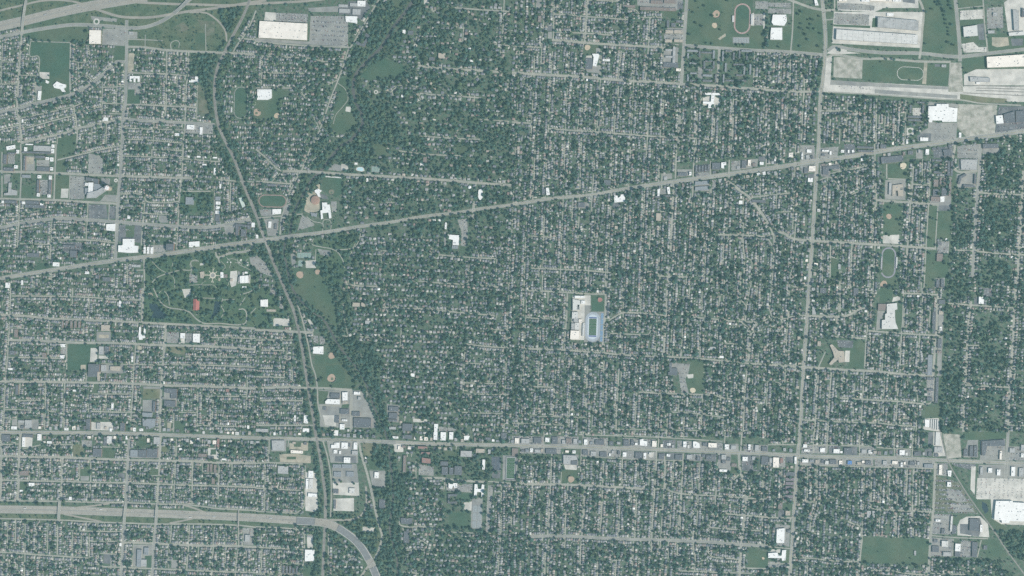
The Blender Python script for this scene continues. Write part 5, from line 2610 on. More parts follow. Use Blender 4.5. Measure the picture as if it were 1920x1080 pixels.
# railways
def railway(s, w, label, tracks):
    P = smooth(extend(pts(s)), 6)
    k = take_level(P, w)
    mark(P, w + 0.6, ROAD | NOHOUSE | WIDE)
    z = k * STEP
    o = strip('railway', P, w, z, M_ballast)
    tag(o, 'railway', label, 'structure')
    R, _ = resample(P, 0.8)
    V, F = [], []
    for t in tracks:
        for q in (-0.24, 0.24):
            strip('rail', P, 0.045, z + 0.42, M_rail, o, d=t + q, thick=0.16)
        a, b = offset_line(R, t + 0.44), offset_line(R, t - 0.44)
        T = np.diff(R, axis=0)
        T = np.vstack([T, T[-1]])
        T = T / np.linalg.norm(T, axis=1)[:, None] * 0.05
        for p, q2, d in zip(a, b, T):
            n = len(V)
            V += [(*wx(p - d), z + 0.25), (*wx(p + d), z + 0.25), (*wx(q2 + d), z + 0.25), (*wx(q2 - d), z + 0.25)]
            V += [(x, y, z + 0.01) for x, y, _ in V[n:n + 4]]
            F += [(n, n + 1, n + 2, n + 3), (n, n + 4, n + 5, n + 1), (n + 2, n + 6, n + 7, n + 3)]
    sl = obj('sleepers', V, F, M_tie, o)
    sl['kind'] = 'stuff'
    return P


railway(RAIL, 5.0, 'main railway line curving from the top edge down between wooded banks', (-1.0, 1.0))
railway(SPUR, 2.2, 'single railway track slanting past the scrap yard to the bottom right corner', (0.0,))
SIDING = ["1806,160 1850,161 1890,162 1925,163", "1806,174 1850,176 1890,178 1925,180", "1830,165 1880,166 1925,167.5", "1830,169.5 1880,171 1925,173"]

for q, s in enumerate(SIDING):
    railway(s, 1.5, f'{("uppermost", "lowest", "short upper", "short lower")[q]} siding track of the rail yard at the edge of view', (0.0,))

# ---------------------------------------------------------------- bridges
def bridge(name, P, w, h, label, cat='bridge', m=None, flat=False, par=0.35):
    P = smooth([np.array(p, float) for p in P], 6)
    P, Lg = resample(P, 3.0)
    n = len(P)
    t = np.linspace(0, 1, n)
    zz = np.full(n, h) if flat else h * np.clip(np.minimum(t, 1 - t) / 0.28, 0, 1) ** 0.8 + 0.6
    r = empty(name, P[n // 2])
    c = Vector(r.location)
    def part(nm, *a, **k):
        o = strip(nm, *a, **k)
        for v in o.data.vertices:
            v.co -= c
        o.parent = r
        return o
    part('deck', P, w, list(zz), m or M_freeway, thick=0.9)
    for sgn in (-1, 1):
        part('parapet', P, par, list(zz + 0.9), M_barrier, d=sgn * (w / 2 - par / 2), thick=0.9)
    for q in (0.4, 0.5, 0.6):
        i = int(q * (n - 1))
        x, y = wx(P[i])
        d = P[min(i + 1, n - 1)] - P[max(i - 1, 0)]
        me = box_mesh('pier', 1.2, w * S * 0.8, max(zz[i] - 0.95, 0.3), M_barrier)
        link('pier', me, r, (x - c.x, y - c.y, 0), math.atan2(-d[1], d[0]))
    tag(r, cat, label)
    mark(P, w, ROAD | NOHOUSE)
    return r


bridge('road_bridge', [(112.6, 936), (110.4, 978)], 5.2, 7, 'left one of the three road bridges over the lower freeway', m=M_street)
bridge('road_bridge', [(237, 940), (232.6, 983)], 5.2, 7, 'middle one of the three road bridges over the lower freeway', m=M_street)
bridge('road_bridge', [(295.5, 943), (292.3, 985)], 5.2, 7, 'right one of the three road bridges over the lower freeway', m=M_street)
bridge('footbridge', [(447.6, 955), (447.4, 989)], 2.2, 7, 'narrow footbridge over the lower freeway')
bridge('road_bridge', [(51, -8), (45.5, 28), (41.5, 60)], 4.6, 8, 'narrow road bridge over the broad freeway in the top left corner', m=M_street)
bridge('road_bridge', [(358, -6), (348, 6), (338, 16), (326, 25)], 6.0, 7, 'curved overpass above the freeway ramps at the top', m=M_avenue)
bridge('freeway_bridge', [(556, 976), (574, 977), (590, 978)], 14.4, 1.6, 'dark-decked freeway bridge over the railway', m=M_deck, flat=True, par=0.8)
bridge('freeway_bridge', [(590.5, 978), (612, 981.3), (632.5, 989.2)], 14.2, 1.6, 'pale-decked freeway bridge between two dark-decked ones', m=M_freeway, flat=True, par=0.5)
bridge('freeway_bridge', [(633, 989.5), (645, 997), (665, 1012.5), (680, 1030), (691, 1049)], 13.4, 1.6, 'long curved dark-decked freeway bridge above the creek road', m=M_deck, flat=True, par=0.8)
bridge('freeway_bridge', [(699, 1064), (707, 1084)], 13.2, 1.6, 'dark-decked freeway bridge cut by the bottom edge', m=M_deck, flat=True, par=0.8)
bridge('rail_bridge', [(490, 432), (498, 452), (506, 472)], 4.6, 1.4, 'railway bridge carrying the main line over the wide avenue', m=M_ballast, flat=True)
bridge('road_bridge', [(577, 321.6), (590, 322.5), (607, 324)], 4.6, 1.6, 'road bridge over the creek above the turf ball field', m=M_street, flat=True)
bridge('road_bridge', [(527, 446.5), (537, 445), (553, 442.6)], 8.2, 1.6, 'road bridge carrying the wide avenue over the creek', m=M_avenue, flat=True)
bridge('road_bridge', [(716, 828.3), (728, 828.8), (742, 829.3)], 7.6, 1.6, 'road bridge carrying the lower main street over the creek', m=M_avenue, flat=True)
# ---------------------------------------------------------------- larger buildings
UNIT = [box_mesh('rooftop_unit', a, b, c, M_unit) for a, b, c in ((3.2, 4.5, 1.8), (2.4, 2.4, 1.5), (5.5, 3.0, 2.2))]
WALLS = {'w': 'white', 'l': 'grey', 'c': 'tan', 'g': 'grey', 'd': 'brick', 'b': 'brick', 't': 'tan', 'r': 'brick', 'u': 'grey', 'e': 'grey', 's': 'grey', 'v': 'brick'}
BRIGHTEN = 0


def inside(P, x, y):
    r = False
    n = len(P)
    for i in range(n):
        ax, ay = P[i]
        bx, by = P[(i + 1) % n]
        if (ay > y) != (by > y) and x < (bx - ax) * (y - ay) / (by - ay) + ax:
            r = not r
    return r


def panels(r, Q, h, nu, nv, m):
    """a roof of separate raised sheets between recessed seams on a four-cornered plan"""
    a, b, c, d = [np.array(q) for q in Q]
    for i in range(nu):
        for j in range(nv):
            g = 0.006
            def at(u, v):
                return (a * (1 - u) + b * u) * (1 - v) + (d * (1 - u) + c * u) * v
            u0, u1, v0, v1 = i / nu + g / nu * 3, (i + 1) / nu - g / nu * 3, j / nv + g, (j + 1) / nv - g
            V = [(*at(u, v), h) for u, v in ((u0, v0), (u1, v0), (u1, v1), (u0, v1))]
            V = [(x, y, z + random.uniform(0.0, 0.04)) for x, y, z in V]
            V += [(x, y, h - 0.4) for x, y, _ in V]
            obj('roof_panel', V, [(0, 1, 2, 3), (0, 4, 5, 1), (1, 5, 6, 2), (2, 6, 7, 3), (3, 7, 4, 0)], m, r)


def building(P, name, c, h, label=None, group=None):
    if len(P) == 2:
        (x0, y0), (x1, y1) = P
        mx, my = (x0 + x1) / 2, (y0 + y1) / 2
        k = 0.038
        P = [(mx + (x - mx) - k * (y - my), my + (y - my) + k * (x - mx)) for x, y in ((x0, y0), (x1, y0), (x1, y1), (x0, y1))]
    ctr = centre(P)
    f = fill(P)
    if f:
        mask[f[0]][f[1]] |= HARD | NOHOUSE
    r = empty(name, ctr)
    W = ccw([wx(p) for p in P]) - np.array(r.location[:2])
    n = len(W)
    A = area_poly(W)
    e = 0.5
    I = inset(W, e)
    wall = [(x, y, -0.5) for x, y in W] + [(x, y, h) for x, y in W]
    obj('wall', wall, [(i, (i + 1) % n, n + (i + 1) % n, n + i) for i in range(n)], M_wall[WALLS[c]], r)
    ring = [(x, y, h) for x, y in W] + [(x, y, h) for x, y in I] + [(x, y, h - 0.7) for x, y in I]
    obj('parapet', ring, [(i, (i + 1) % n, n + (i + 1) % n, n + i) for i in range(n)] + [(n + i, n + (i + 1) % n, 2 * n + (i + 1) % n, 2 * n + i) for i in range(n)],
        M_roof[c] if c in 'wlc' else M_unit, r)
    if name == 'warehouse' and A > 9000 and c in 'gl':
        rf_ = obj('roof', [(x, y, h - 0.5) for x, y in I], [tuple(range(n))], M_roof['g'], r)
        J = inset(W, 0.7)
        k0 = max(range(4), key=lambda i: np.linalg.norm(J[(i + 1) % 4] - J[i]))
        J = [J[(k0 + i) % 4] for i in range(4)]
        nu = max(int(np.linalg.norm(J[1] - J[0]) / 30), 2)
        panels(rf_, J, h - 0.2, nu, 3, M_roof[c])
    else:
        rf_ = obj('roof', [(x, y, h - 0.6) for x, y in I], [tuple(range(n))], M_roof[c], r)
    if A > 260 and name not in ('greenhouse', 'grandstand', 'storage_unit', 'house'):
        k = int(min(2 + A / 1000, 20))
        lo, hi = I.min(0), I.max(0)
        t = 0
        R = inset(W, 4.0)
        while k > 0 and t < 200:
            t += 1
            x, y = random.uniform(lo[0], hi[0]), random.uniform(lo[1], hi[1])
            if inside(R, x, y):
                link('rooftop_unit', random.choice(UNIT), rf_, (x, y, h - 0.6), 0.04)
                k -= 1
    if name == 'greenhouse' and n == 4:
        for q in range(6):
            u = (q + 0.5) / 6
            a = I[0] * (1 - u) + I[1] * u
            b = I[3] * (1 - u) + I[2] * u
            d = (b - a) / np.linalg.norm(b - a)
            s = np.array([-d[1], d[0]]) * np.linalg.norm(I[1] - I[0]) / 13
            V = [(*(a - s), h - 0.6), (*(a + s), h - 0.6), (*(b + s), h - 0.6), (*(b - s), h - 0.6), (*a, h + 1.6), (*b, h + 1.6)]
            obj('glass_ridge', V, [(0, 4, 5, 3), (1, 2, 5, 4), (0, 1, 4), (3, 5, 2)], M_roof['w'], rf_)
    if name == 'grandstand' and n == 4:
        for q in range(5):
            u0, u1 = q / 5 + 0.02, (q + 1) / 5 - 0.02
            L0, L1 = (0, 1) if np.linalg.norm(I[1] - I[0]) < np.linalg.norm(I[2] - I[1]) else (1, 2)
            a0, a1 = I[L0] * (1 - u0) + I[L1] * u0, I[L0] * (1 - u1) + I[L1] * u1
            b0, b1 = I[(L0 - 1) % 4] * (1 - u0) + I[(L1 + 1) % 4] * u0, I[(L0 - 1) % 4] * (1 - u1) + I[(L1 + 1) % 4] * u1
            z = h - 0.6 + 0.45 * (q + 1)
            V = [(*a0, z), (*a1, z), (*b1, z), (*b0, z)]
            V += [(x, y, h - 0.6) for x, y, _ in V]
            obj('seat_tier', V, [(0, 1, 2, 3), (0, 4, 5, 1), (1, 5, 6, 2), (2, 6, 7, 3), (3, 7, 4, 0)], M_roof['w'] if q % 2 else M_roof['l'], r)
    noun = name.replace('_', ' ')
    size = 'large ' if A > 3500 else 'small ' if A < 320 else ''
    shape = '' if n == 4 else ' stepped'
    tag(r, {'distribution_warehouse': 'warehouse', 'school_building': 'school'}.get(name, noun), label, group=group, at=None if label else ctr, desc=f'{size}{ADJ[c]}{shape} {noun}')
    return r


for ox, oy, ln in sheets(BUILDINGS):
    q = ln.split('|')
    nm, c, h = q[1].split()
    building(pts(q[0], ox, oy, 0.25), nm, c, float(h), q[2] if len(q) > 2 else None)
for s, lab in ((ESTATE_A, 'slate-roofed apartment row in the left one of the two courtyard estates'), (ESTATE_B, 'slate-roofed apartment row in the right one of the two courtyard estates')):
    for k in s.split(';'):
        building(pts(k, 960, 0, 0.25), 'apartment_row', 'd' if random.random() < 0.75 else 's', 8.0, None, lab.replace('row in', 'rows in'))
# small shops that fill the gaps along the two shopping streets
for nm, x0, x1, dens_ in (('lower', 10, 1770, 0.8), ('broad', 1235, 1800, 0.75), ('cross', 1480, 1550, 0.25)):
    P, Lg = resample(smooth(pts(AVENUES[nm][1])), 1.0)
    for sgn in (-1, 1):
        t = 4.0
        while t < Lg - 4:
            p, d = P[int(t)], P[int(t) + 1] - P[int(t)]
            t += random.uniform(7.5, 13)
            if not x0 < p[0] < x1 or not 0 < p[1] < 1080 or random.random() > dens_ or (nm == 'cross' and p[1] < 190):
                continue
            w, dp = random.uniform(3.4, 7.0), random.uniform(4.0, 7.5)
            T = d / np.linalg.norm(d)
            N = np.array([-T[1], T[0]]) * sgn
            c = p + N * (4.6 + dp / 2 + random.uniform(0, 3))
            Q = [c + T * u * w / 2 + N * v * dp / 2 for u, v in ((-1, -1), (1, -1), (1, 1), (-1, 1))]
            R_ = [c + (q - c) * 1.35 for q in Q]
            f = fill(R_)
            if f is None or (mask[f[0]][f[1]] & (HARD | ROAD | WET)).any() or (dens[f[0]][f[1]] > 1).any() or (nm == 'broad' and p[0] > 1540 and sgn < 0 and p[1] < 275 and p[0] > 1700):
                continue
            building([tuple(q) for q in Q], 'shop', random.choice('ddddgggssttccwbl'), random.uniform(4.5, 8))


# ---- special roofs
def disc(cx, cy, r, z, n=28):
    return [(cx + r * math.cos(2 * math.pi * i / n), cy + r * math.sin(2 * math.pi * i / n), z) for i in range(n)]


def round_building(name, p, rad, h, rise, m, wallm, label, cat, petals=False):
    r = empty(name, p)
    n = 32
    V = disc(0, 0, rad, -0.5, n) + disc(0, 0, rad, h, n)
    obj('wall', V, [(i, (i + 1) % n, n + (i + 1) % n, n + i) for i in range(n)], wallm, r)
    V = disc(0, 0, rad + 0.6, h, n) + disc(0, 0, rad + 0.6, h + 0.5, n) + disc(0, 0, rad * 0.66, h + 0.5 + rise * 0.6, n) + disc(0, 0, rad * 0.3, h + 0.5 + rise * 0.92, n) + [(0, 0, h + 0.5 + rise)]
    F = [(k * n + i, k * n + (i + 1) % n, (k + 1) * n + (i + 1) % n, (k + 1) * n + i) for k in range(3) for i in range(n)] + [(3 * n + i, 3 * n + (i + 1) % n, 4 * n) for i in range(n)]
    rf = obj('roof', V, F, m, r)
    if petals:
        for k in range(4):
            a = math.pi / 2 * k + 0.35
            cx, cy = rad * 0.48 * math.cos(a), rad * 0.48 * math.sin(a)
            V = disc(cx, cy, rad * 0.36, h + 0.5, 18) + disc(cx, cy, rad * 0.36, h + 4.0, 18)
            obj('roof_drum', V, [(i, (i + 1) % 18, 18 + (i + 1) % 18, 18 + i) for i in range(18)] + [tuple(range(18, 36))], M_roof['w'], r)
    else:
        for k in range(12):
            a = 2 * math.pi * k / 12
            d, s = np.array([math.cos(a), math.sin(a)]), np.array([-math.sin(a), math.cos(a)]) * 0.25
            V = [(*(d * rad + s), h + 0.75), (*(d * rad - s), h + 0.75), (*(d * rad * 0.3 - s), h + 0.75 + rise * 0.92), (*(d * rad * 0.3 + s), h + 0.75 + rise * 0.92)]
            obj('roof_rib', V, [(0, 1, 2, 3)], M_roof['b'] if m != M_roof['w'] else M_roof['l'], r)
    mask[fill(disc2(p, rad / S))[0]][fill(disc2(p, rad / S))[1]] |= HARD | NOHOUSE
    tag(r, cat, label)
    return r


def disc2(p, r, n=20):
    return [(p[0] + r * math.cos(2 * math.pi * i / n), p[1] + r * math.sin(2 * math.pi * i / n)) for i in range(n)]


M_rust = mat('rust_roof', (0.35, 0.23, 0.18), 0.1, 0.1)
round_building('hospital_tower', (205.5, 353.5), 14.0, 52, 0.6, mat('roof_pink', (0.62, 0.50, 0.46), 0.08, 0.1), M_wall['tan'], 'tall round hospital tower with four white drums on its roof', 'tower', petals=True)
round_building('round_hall', (591.8, 375.5), 24.5, 8, 3.0, M_rust, M_wall['tan'], 'round hall with a rust-coloured roof beside the white school wings', 'hall')
round_building('domed_house', (880.6, 351.3), 9.0, 6, 4.0, M_roof['w'], M_wall['white'], 'glaring white domed house just below a tree-lined lane', 'house')


def gable(name, p, L, W, h, rise, rz, m, wallm, label, cat):
    r = empty(name, p, rz=rz)
    V = [(x * L / 2, y * W / 2, z) for z in (-0.3, h) for x, y in ((-1, -1), (1, -1), (1, 1), (-1, 1))] + [(-L / 2, 0, h + rise), (L / 2, 0, h + rise)]
    obj('wall', V, [(0, 1, 5, 4), (1, 2, 6, 5), (2, 3, 7, 6), (3, 0, 4, 7), (5, 6, 9), (7, 4, 8)], wallm, r)
    o = 1.0
    for sg in (-1, 1):
        V = [(-L / 2 - o, sg * (W / 2 + o), h - 0.3), (L / 2 + o, sg * (W / 2 + o), h - 0.3), (L / 2 + o, 0, h + rise + 0.25), (-L / 2 - o, 0, h + rise + 0.25)]
        V += [(x, y, z + 0.3) for x, y, z in V]
        obj('roof', V, [(4, 5, 6, 7), (0, 1, 5, 4), (1, 2, 6, 5), (3, 0, 4, 7), (3, 2, 1, 0)], m, r)
    mask[fill(disc2(p, max(L, W) / 2 / S * 0.8))[0]][fill(disc2(p, max(L, W) / 2 / S * 0.8))[1]] |= HARD | NOHOUSE
    tag(r, cat, label)
    return r


gable('park_pavilion', (368.4, 571.2), 62, 33, 6, 5, math.pi / 2 - 0.03, mat('pavilion_red', (0.40, 0.145, 0.125), 0.08, 0.1), M_wall['tan'], 'long red-roofed pavilion standing in the botanical park', 'pavilion')


# ---------------------------------------------------------------- sports grounds and plazas
def flat(name, P, z, m, parent, o0):
    Q = ccw([wx(p) for p in P])
    return obj(name, [(x - o0[0], y - o0[1], z) for x, y in Q], [tuple(range(len(Q)))], m, parent)


def stadium_curve(cx, cy, hw, hh, rot=0.0, n=14, k=1.0):
    """running-track outline: straight sides with half circles at the ends (long axis up)"""
    P = []
    for i in range(n + 1):
        a = math.pi * i / n
        P.append((hw * math.cos(a), -(hh - hw) - hw * math.sin(a)))
    for i in range(n + 1):
        a = math.pi + math.pi * i / n
        P.append((hw * math.cos(a), (hh - hw) - hw * math.sin(a)))
    c, s = math.cos(rot), math.sin(rot)
    return [(cx + x * c - y * s, cy + x * s + y * c) for x, y in P]


M_tred = mat('track_red', (0.33, 0.215, 0.19), 0.06, 0.05)
M_tgrey = mat('track_grey', (0.235, 0.225, 0.255), 0.08, 0.05)
M_tblue = mat('track_blue', (0.33, 0.36, 0.39), 0.06, 0.05)
M_navy = mat('end_zone_navy', (0.07, 0.10, 0.25), 0.06, 0.1)
M_tbrown = mat('track_brown', (0.27, 0.19, 0.165), 0.08, 0.05)
M_turf = mat('field_turf', (0.060, 0.120, 0.066), 0.06, 0.02)
M_turf2 = mat('field_turf_light', (0.080, 0.128, 0.085), 0.06, 0.02)
Z0 = 16 * STEP


def track(p, hw, hh, rot, band, m, infield, label, field=None, ends=None, lines=3):
    r = empty('running_track', p)
    o0 = r.location
    flat('track_surface', stadium_curve(*p, hw, hh, rot), Z0, m, r, o0)
    for k in range(1, lines + 1):
        q = band * k / (lines + 1)
        A, B = stadium_curve(*p, hw - q, hh - q, rot), stadium_curve(*p, hw - q - 0.06, hh - q - 0.06, rot)
        n = len(A)
        V = [(wx(a)[0] - o0[0], wx(a)[1] - o0[1], Z0 + 0.03) for a in A + B]
        obj('lane_line', V, [(i, (i + 1) % n, n + (i + 1) % n, n + i) for i in range(n)], M_white, r)
    flat('infield', stadium_curve(*p, hw - band, hh - band, rot), Z0 + 0.05, infield, r, o0)
    c, s = math.cos(rot), math.sin(rot)
    T = lambda x, y: (p[0] + x * c - y * s, p[1] + x * s + y * c)
    if field:
        fw, fh = field
        B = lambda x0, y0, x1, y1: [T(x0, y0), T(x1, y0), T(x1, y1), T(x0, y1)]
        flat('field_border', B(-fw - 0.35, -fh - 0.35, fw + 0.35, fh + 0.35), Z0 + 0.08, M_white, r, o0)
        for k in range(10):
            y0, y1 = -fh + 2 * fh * k / 10, -fh + 2 * fh * (k + 1) / 10
            flat('field_stripe', B(-fw, y0 + 0.04, fw, y1 - 0.04), Z0 + 0.11, M_turf if k % 2 else M_turf2, r, o0)
        if ends:
            for y0, y1 in ((-fh - 2.8, -fh - 0.4), (fh + 0.4, fh + 2.8)):
                flat('end_zone', B(-fw - 0.3, y0, fw + 0.3, y1), Z0 + 0.12, ends, r, o0)
        for y in (-fh - 1.5, fh + 1.5):
            x_, y_ = wx(T(0, y))
            link('goal_post', box_mesh('goal_post', 5.6, 0.3, 0.3, M_yellow, 6.0), r, (x_ - o0[0], y_ - o0[1], 0), -rot)
    tag(r, 'running track', label)
    f = fill(stadium_curve(*p, hw, hh, rot))
    mask[f[0]][f[1]] |= OPEN | NOHOUSE | HARD


track((1391.8, 35), 15.6, 28.8, 0.035, 2.9, M_tred, M_area['F'], 'red running track with a green infield and rounded ends', lines=4)
track((1665.8, 492.5), 13.9, 29.0, 0.045, 2.8, M_tgrey, M_area['G'], 'grey-purple running track with a worn green infield', lines=3)
track((1111.3, 613.0), 14.2, 28.0, 0.03, 4.6, M_tblue, mat('apron_pale', (0.50, 0.55, 0.58), 0.05, 0.1), 'blue running track around a striped field with navy end zones', field=(7.0, 15.5), ends=M_navy)
track((451.7, 192.5), 13.0, 30.0, 0.03, 1.2, M_area['C'], M_area['F'], 'thin grey oval track around a dark field by the railway', lines=1)
track((511.0, 377.0), 12.0, 26.5, math.pi / 2 + 0.03, 2.0, M_tbrown, M_area['F'], 'brown-edged oval sports field between railway and creek', lines=1)
track((1706.8, 138.0), 12.6, 25.0, math.pi / 2 + 0.045, 0.9, M_area['K'], M_area['G'], 'thin pale oval path on a wide green field', lines=0)


def pitch(p, fw, fh, rot, m_out, label, ow=2.5):
    r = empty('stadium_pitch', p)
    o0 = r.location
    c, s = math.cos(rot), math.sin(rot)
    T = lambda x, y: (p[0] + x * c - y * s, p[1] + x * s + y * c)
    B = lambda x0, y0, x1, y1: [T(x0, y0), T(x1, y0), T(x1, y1), T(x0, y1)]
    flat('surround', B(-fw - ow, -fh - ow, fw + ow, fh + ow), Z0, m_out, r, o0)
    flat('field_border', B(-fw - 0.4, -fh - 0.4, fw + 0.4, fh + 0.4), Z0 + 0.04, M_white, r, o0)
    for k in range(12):
        y0, y1 = -fh + 2 * fh * k / 12, -fh + 2 * fh * (k + 1) / 12
        flat('field_stripe', B(-fw, y0 + 0.04, fw, y1 - 0.04), Z0 + 0.08, M_turf if k % 2 else M_turf2, r, o0)
    tag(r, 'sports field', label)
    f = fill(B(-fw - ow, -fh - ow, fw + ow, fh + ow))
    mask[f[0]][f[1]] |= OPEN | NOHOUSE | HARD


pitch((957.5, 877.5), 7.6, 19.5, 0.04, M_area['A'], 'striped turf stadium field with white borders on the college campus')

DIRT = {'o': (0.42, 0.315, 0.235), 't': (0.50, 0.405, 0.29), 'c': (0.60, 0.52, 0.385), 'r': (0.36, 0.17, 0.15), 'k': (0.20, 0.19, 0.14)}
M_dirt = {k: mat('infield_' + k, v, 0.08, 0.06) for k, v in DIRT.items()}
M_fence = mat('fence_metal', (0.4, 0.4, 0.4), 0.05, 0.2)
BASE = box_mesh('base', 0.9, 0.9, 0.1, M_white)


def diamond(p, r_, rot, c, grass=False, label=None, desc=None):
    """ball diamond: dirt infield, mound, bases and a wire backstop; rot turns home plate's direction"""
    r = empty('ball_diamond', p, rz=-rot)
    R = r_ * S
    P = []
    for i in range(25):
        a = math.radians(-38 + 256 * i / 24)
        k = 1.0 + 0.05 * math.sin(3 * a) + random.uniform(-0.02, 0.02)
        P.append((R * math.cos(a) * k, R * math.sin(a) * k * 0.95))
    P.append((0, -R * 1.02))
    obj('dirt_infield', [(x, y, Z0) for x, y in P], [tuple(range(len(P)))], M_dirt[c], r)
    if grass:
        g = R * 0.40
        obj('grass_infield', [(0, -g - R * 0.22, Z0 + 0.04), (g, -R * 0.22, Z0 + 0.04), (0, g - R * 0.22, Z0 + 0.04), (-g, -R * 0.22, Z0 + 0.04)], [(0, 1, 2, 3)], M_turf, r)
        V = disc(0, -R * 0.22, R * 0.10, Z0 + 0.08, 14)
        obj('mound', V, [tuple(range(14))], M_dirt[c], r)
    for x, y in ((0, -R * 0.72), (R * 0.5, -R * 0.2), (0, R * 0.3), (-R * 0.5, -R * 0.2)):
        link('base', BASE, r, (x, y, Z0 + 0.03), math.pi / 4)
    V, F = [], []
    for i in range(9):
        a = math.radians(225 + 90 * i / 8)
        V += [(R * 1.12 * math.cos(a), R * 1.12 * math.sin(a), Z0), (R * 1.12 * math.cos(a), R * 1.12 * math.sin(a), Z0 + 5.0), (R * 1.14 * math.cos(a), R * 1.14 * math.sin(a), Z0 + 5.0), (R * 1.14 * math.cos(a), R * 1.14 * math.sin(a), Z0)]
        if i:
            k = 4 * i
            F += [(k - 4, k, k + 1, k - 3), (k - 3, k + 1, k + 2, k - 2), (k - 2, k + 2, k + 3, k - 1)]
    obj('backstop', V, F, M_fence, r)
    f = fill(disc2(p, r_))
    mask[f[0]][f[1]] |= OPEN | NOHOUSE
    tag(r, 'ball diamond', label, at=None if label else p, desc=desc)


diamond((1343, 26.5), 7.2, -0.8, 'o', True, 'larger ball diamond beside the red running track, with a grass centre')
diamond((1340, 47.5), 5.2, -2.3, 't', False, 'smaller tan ball diamond beside the red running track')
diamond((482, 211), 7.0, 0.8, 'o', True, 'larger of two ball diamonds below the white courtyard school')
diamond((519, 217), 5.2, -0.8, 't', False, 'smaller of two ball diamonds below the white courtyard school')
diamond((1101.5, 89), 5.4, 2.4, 't', False, 'small tan ball diamond above a white school amid houses')
diamond((621.5, 360), 5.2, 0.0, 'k', True, 'ball diamond at the foot of a turf field by the creek')
diamond((562.5, 515), 6.9, -2.4, 'o', False, 'larger of two orange ball diamonds in the riverside meadow')
diamond((595.5, 510), 4.8, 2.4, 'o', False, 'smaller of two orange ball diamonds in the riverside meadow')
diamond((622, 667), 6.3, 2.8, 'o', False, 'upper ball diamond between the recreation hall and the creek')
diamond((621.5, 709), 7.8, -0.8, 'o', True, 'lower ball diamond with a grass centre between rail and creek')
diamond((1125, 562), 4.4, 2.6, 'r', False, 'red ball diamond in the corner of a field above the blue track')
diamond((1299, 732), 5.3, 0.2, 'c', False, 'round pale sand ball diamond at the foot of a school field')
diamond((1693.5, 311), 6.2, 2.2, 'c', False, 'pale cream ball diamond below the long dark store')
diamond((1666.8, 405.7), 5.2, -2.3, 'o', False, 'orange ball diamond above a concrete court on a long field')
diamond((1657, 533), 6.8, -0.7, 'o', True, 'ball diamond with a grass centre below the grey-purple track')
diamond((1070.8, 898.7), 6.1, 2.4, 'o', False, 'orange ball diamond behind the grey school below the main street')
diamond((1431, 1047), 2.6, 0.5, 't', False, 'tiny ball diamond on the corner school lawn')

M_court = {'g': mat('court_green', (0.23, 0.32, 0.28), 0.06, 0.1), 'b': mat('court_blue', (0.17, 0.27, 0.38), 0.06, 0.1), 'c': mat('court_grey', (0.27, 0.29, 0.29), 0.06, 0.1), 'n': mat('court_navy', (0.09, 0.105, 0.13), 0.06, 0.1)}


def courts(x0, y0, x1, y1, nu, nv, c, what, label):
    k = 0.038
    mx, my = (x0 + x1) / 2, (y0 + y1) / 2
    du, dv = (x1 - x0) / nu, (y1 - y0) / nv
    for i in range(nu):
        for j in range(nv):
            px, py = x0 + (i + 0.5) * du, y0 + (j + 0.5) * dv
            px, py = mx + (px - mx) - k * (py - my), my + (py - my) + k * (px - mx)
            r = empty('tennis_court', (px, py), rz=-k)
            w, h = du * S * 0.9, dv * S * 0.9
            q = Z0 + 0.02
            R = lambda nm, a, b, z, m: obj(nm, [(-a, -b, z), (a, -b, z), (a, b, z), (-a, b, z)], [(0, 1, 2, 3)], m, r)
            R('court_pad', w / 2, h / 2, q, M_court[c])
            R('court_line', w * 0.33, h * 0.40, q + 0.03, M_white)
            R('playing_surface', w * 0.33 - 0.25, h * 0.40 - 0.25, q + 0.06, M_court[c])
            link('net', box_mesh('net', (w * 0.7 if h > w else 0.2), (0.2 if h > w else h * 0.7), 1.0, M_white, q), r)
            o_ = ('first', 'second', 'third', 'fourth', 'fifth', 'sixth')
            suf = f', {o_[j]} from the top' if nu == 1 else f', {o_[i]} from the left' if nv == 1 else f', {("upper", "middle", "lower")[j]} {("left", "right")[i]} one'
            tag(r, 'tennis court', label + suf, group=what)
    f = fill([(x0, y0), (x1, y0), (x1, y1), (x0, y1)])
    mask[f[0]][f[1]] |= OPEN | NOHOUSE


courts(885.5, 947, 903, 991, 2, 3, 'c', 'college tennis courts', 'grey tennis court beside the dark green campus lawn')
courts(1125.5, 587, 1131, 641, 1, 5, 'b', 'blue stadium tennis courts', 'blue tennis court beside the blue-tracked stadium')
courts(557, 473.5, 583.5, 484, 4, 1, 'g', 'park tennis courts', 'green tennis court in the park between rail and creek')
courts(559, 488, 567.5, 499.5, 1, 2, 'g', 'lower park tennis courts', 'green tennis court of the pair above the riverside meadow')
courts(1374.5, 70.5, 1404.5, 80.5, 6, 1, 'c', 'track tennis courts', 'grey tennis court in the row below the red running track')
courts(697, 312, 711.5, 322.5, 3, 1, 'g', 'club tennis courts', 'green tennis court in the trio beside the swimming pool')
courts(921.5, 855.5, 938.5, 883, 2, 1, 'n', 'navy campus courts', 'navy tennis court beside the striped turf stadium')

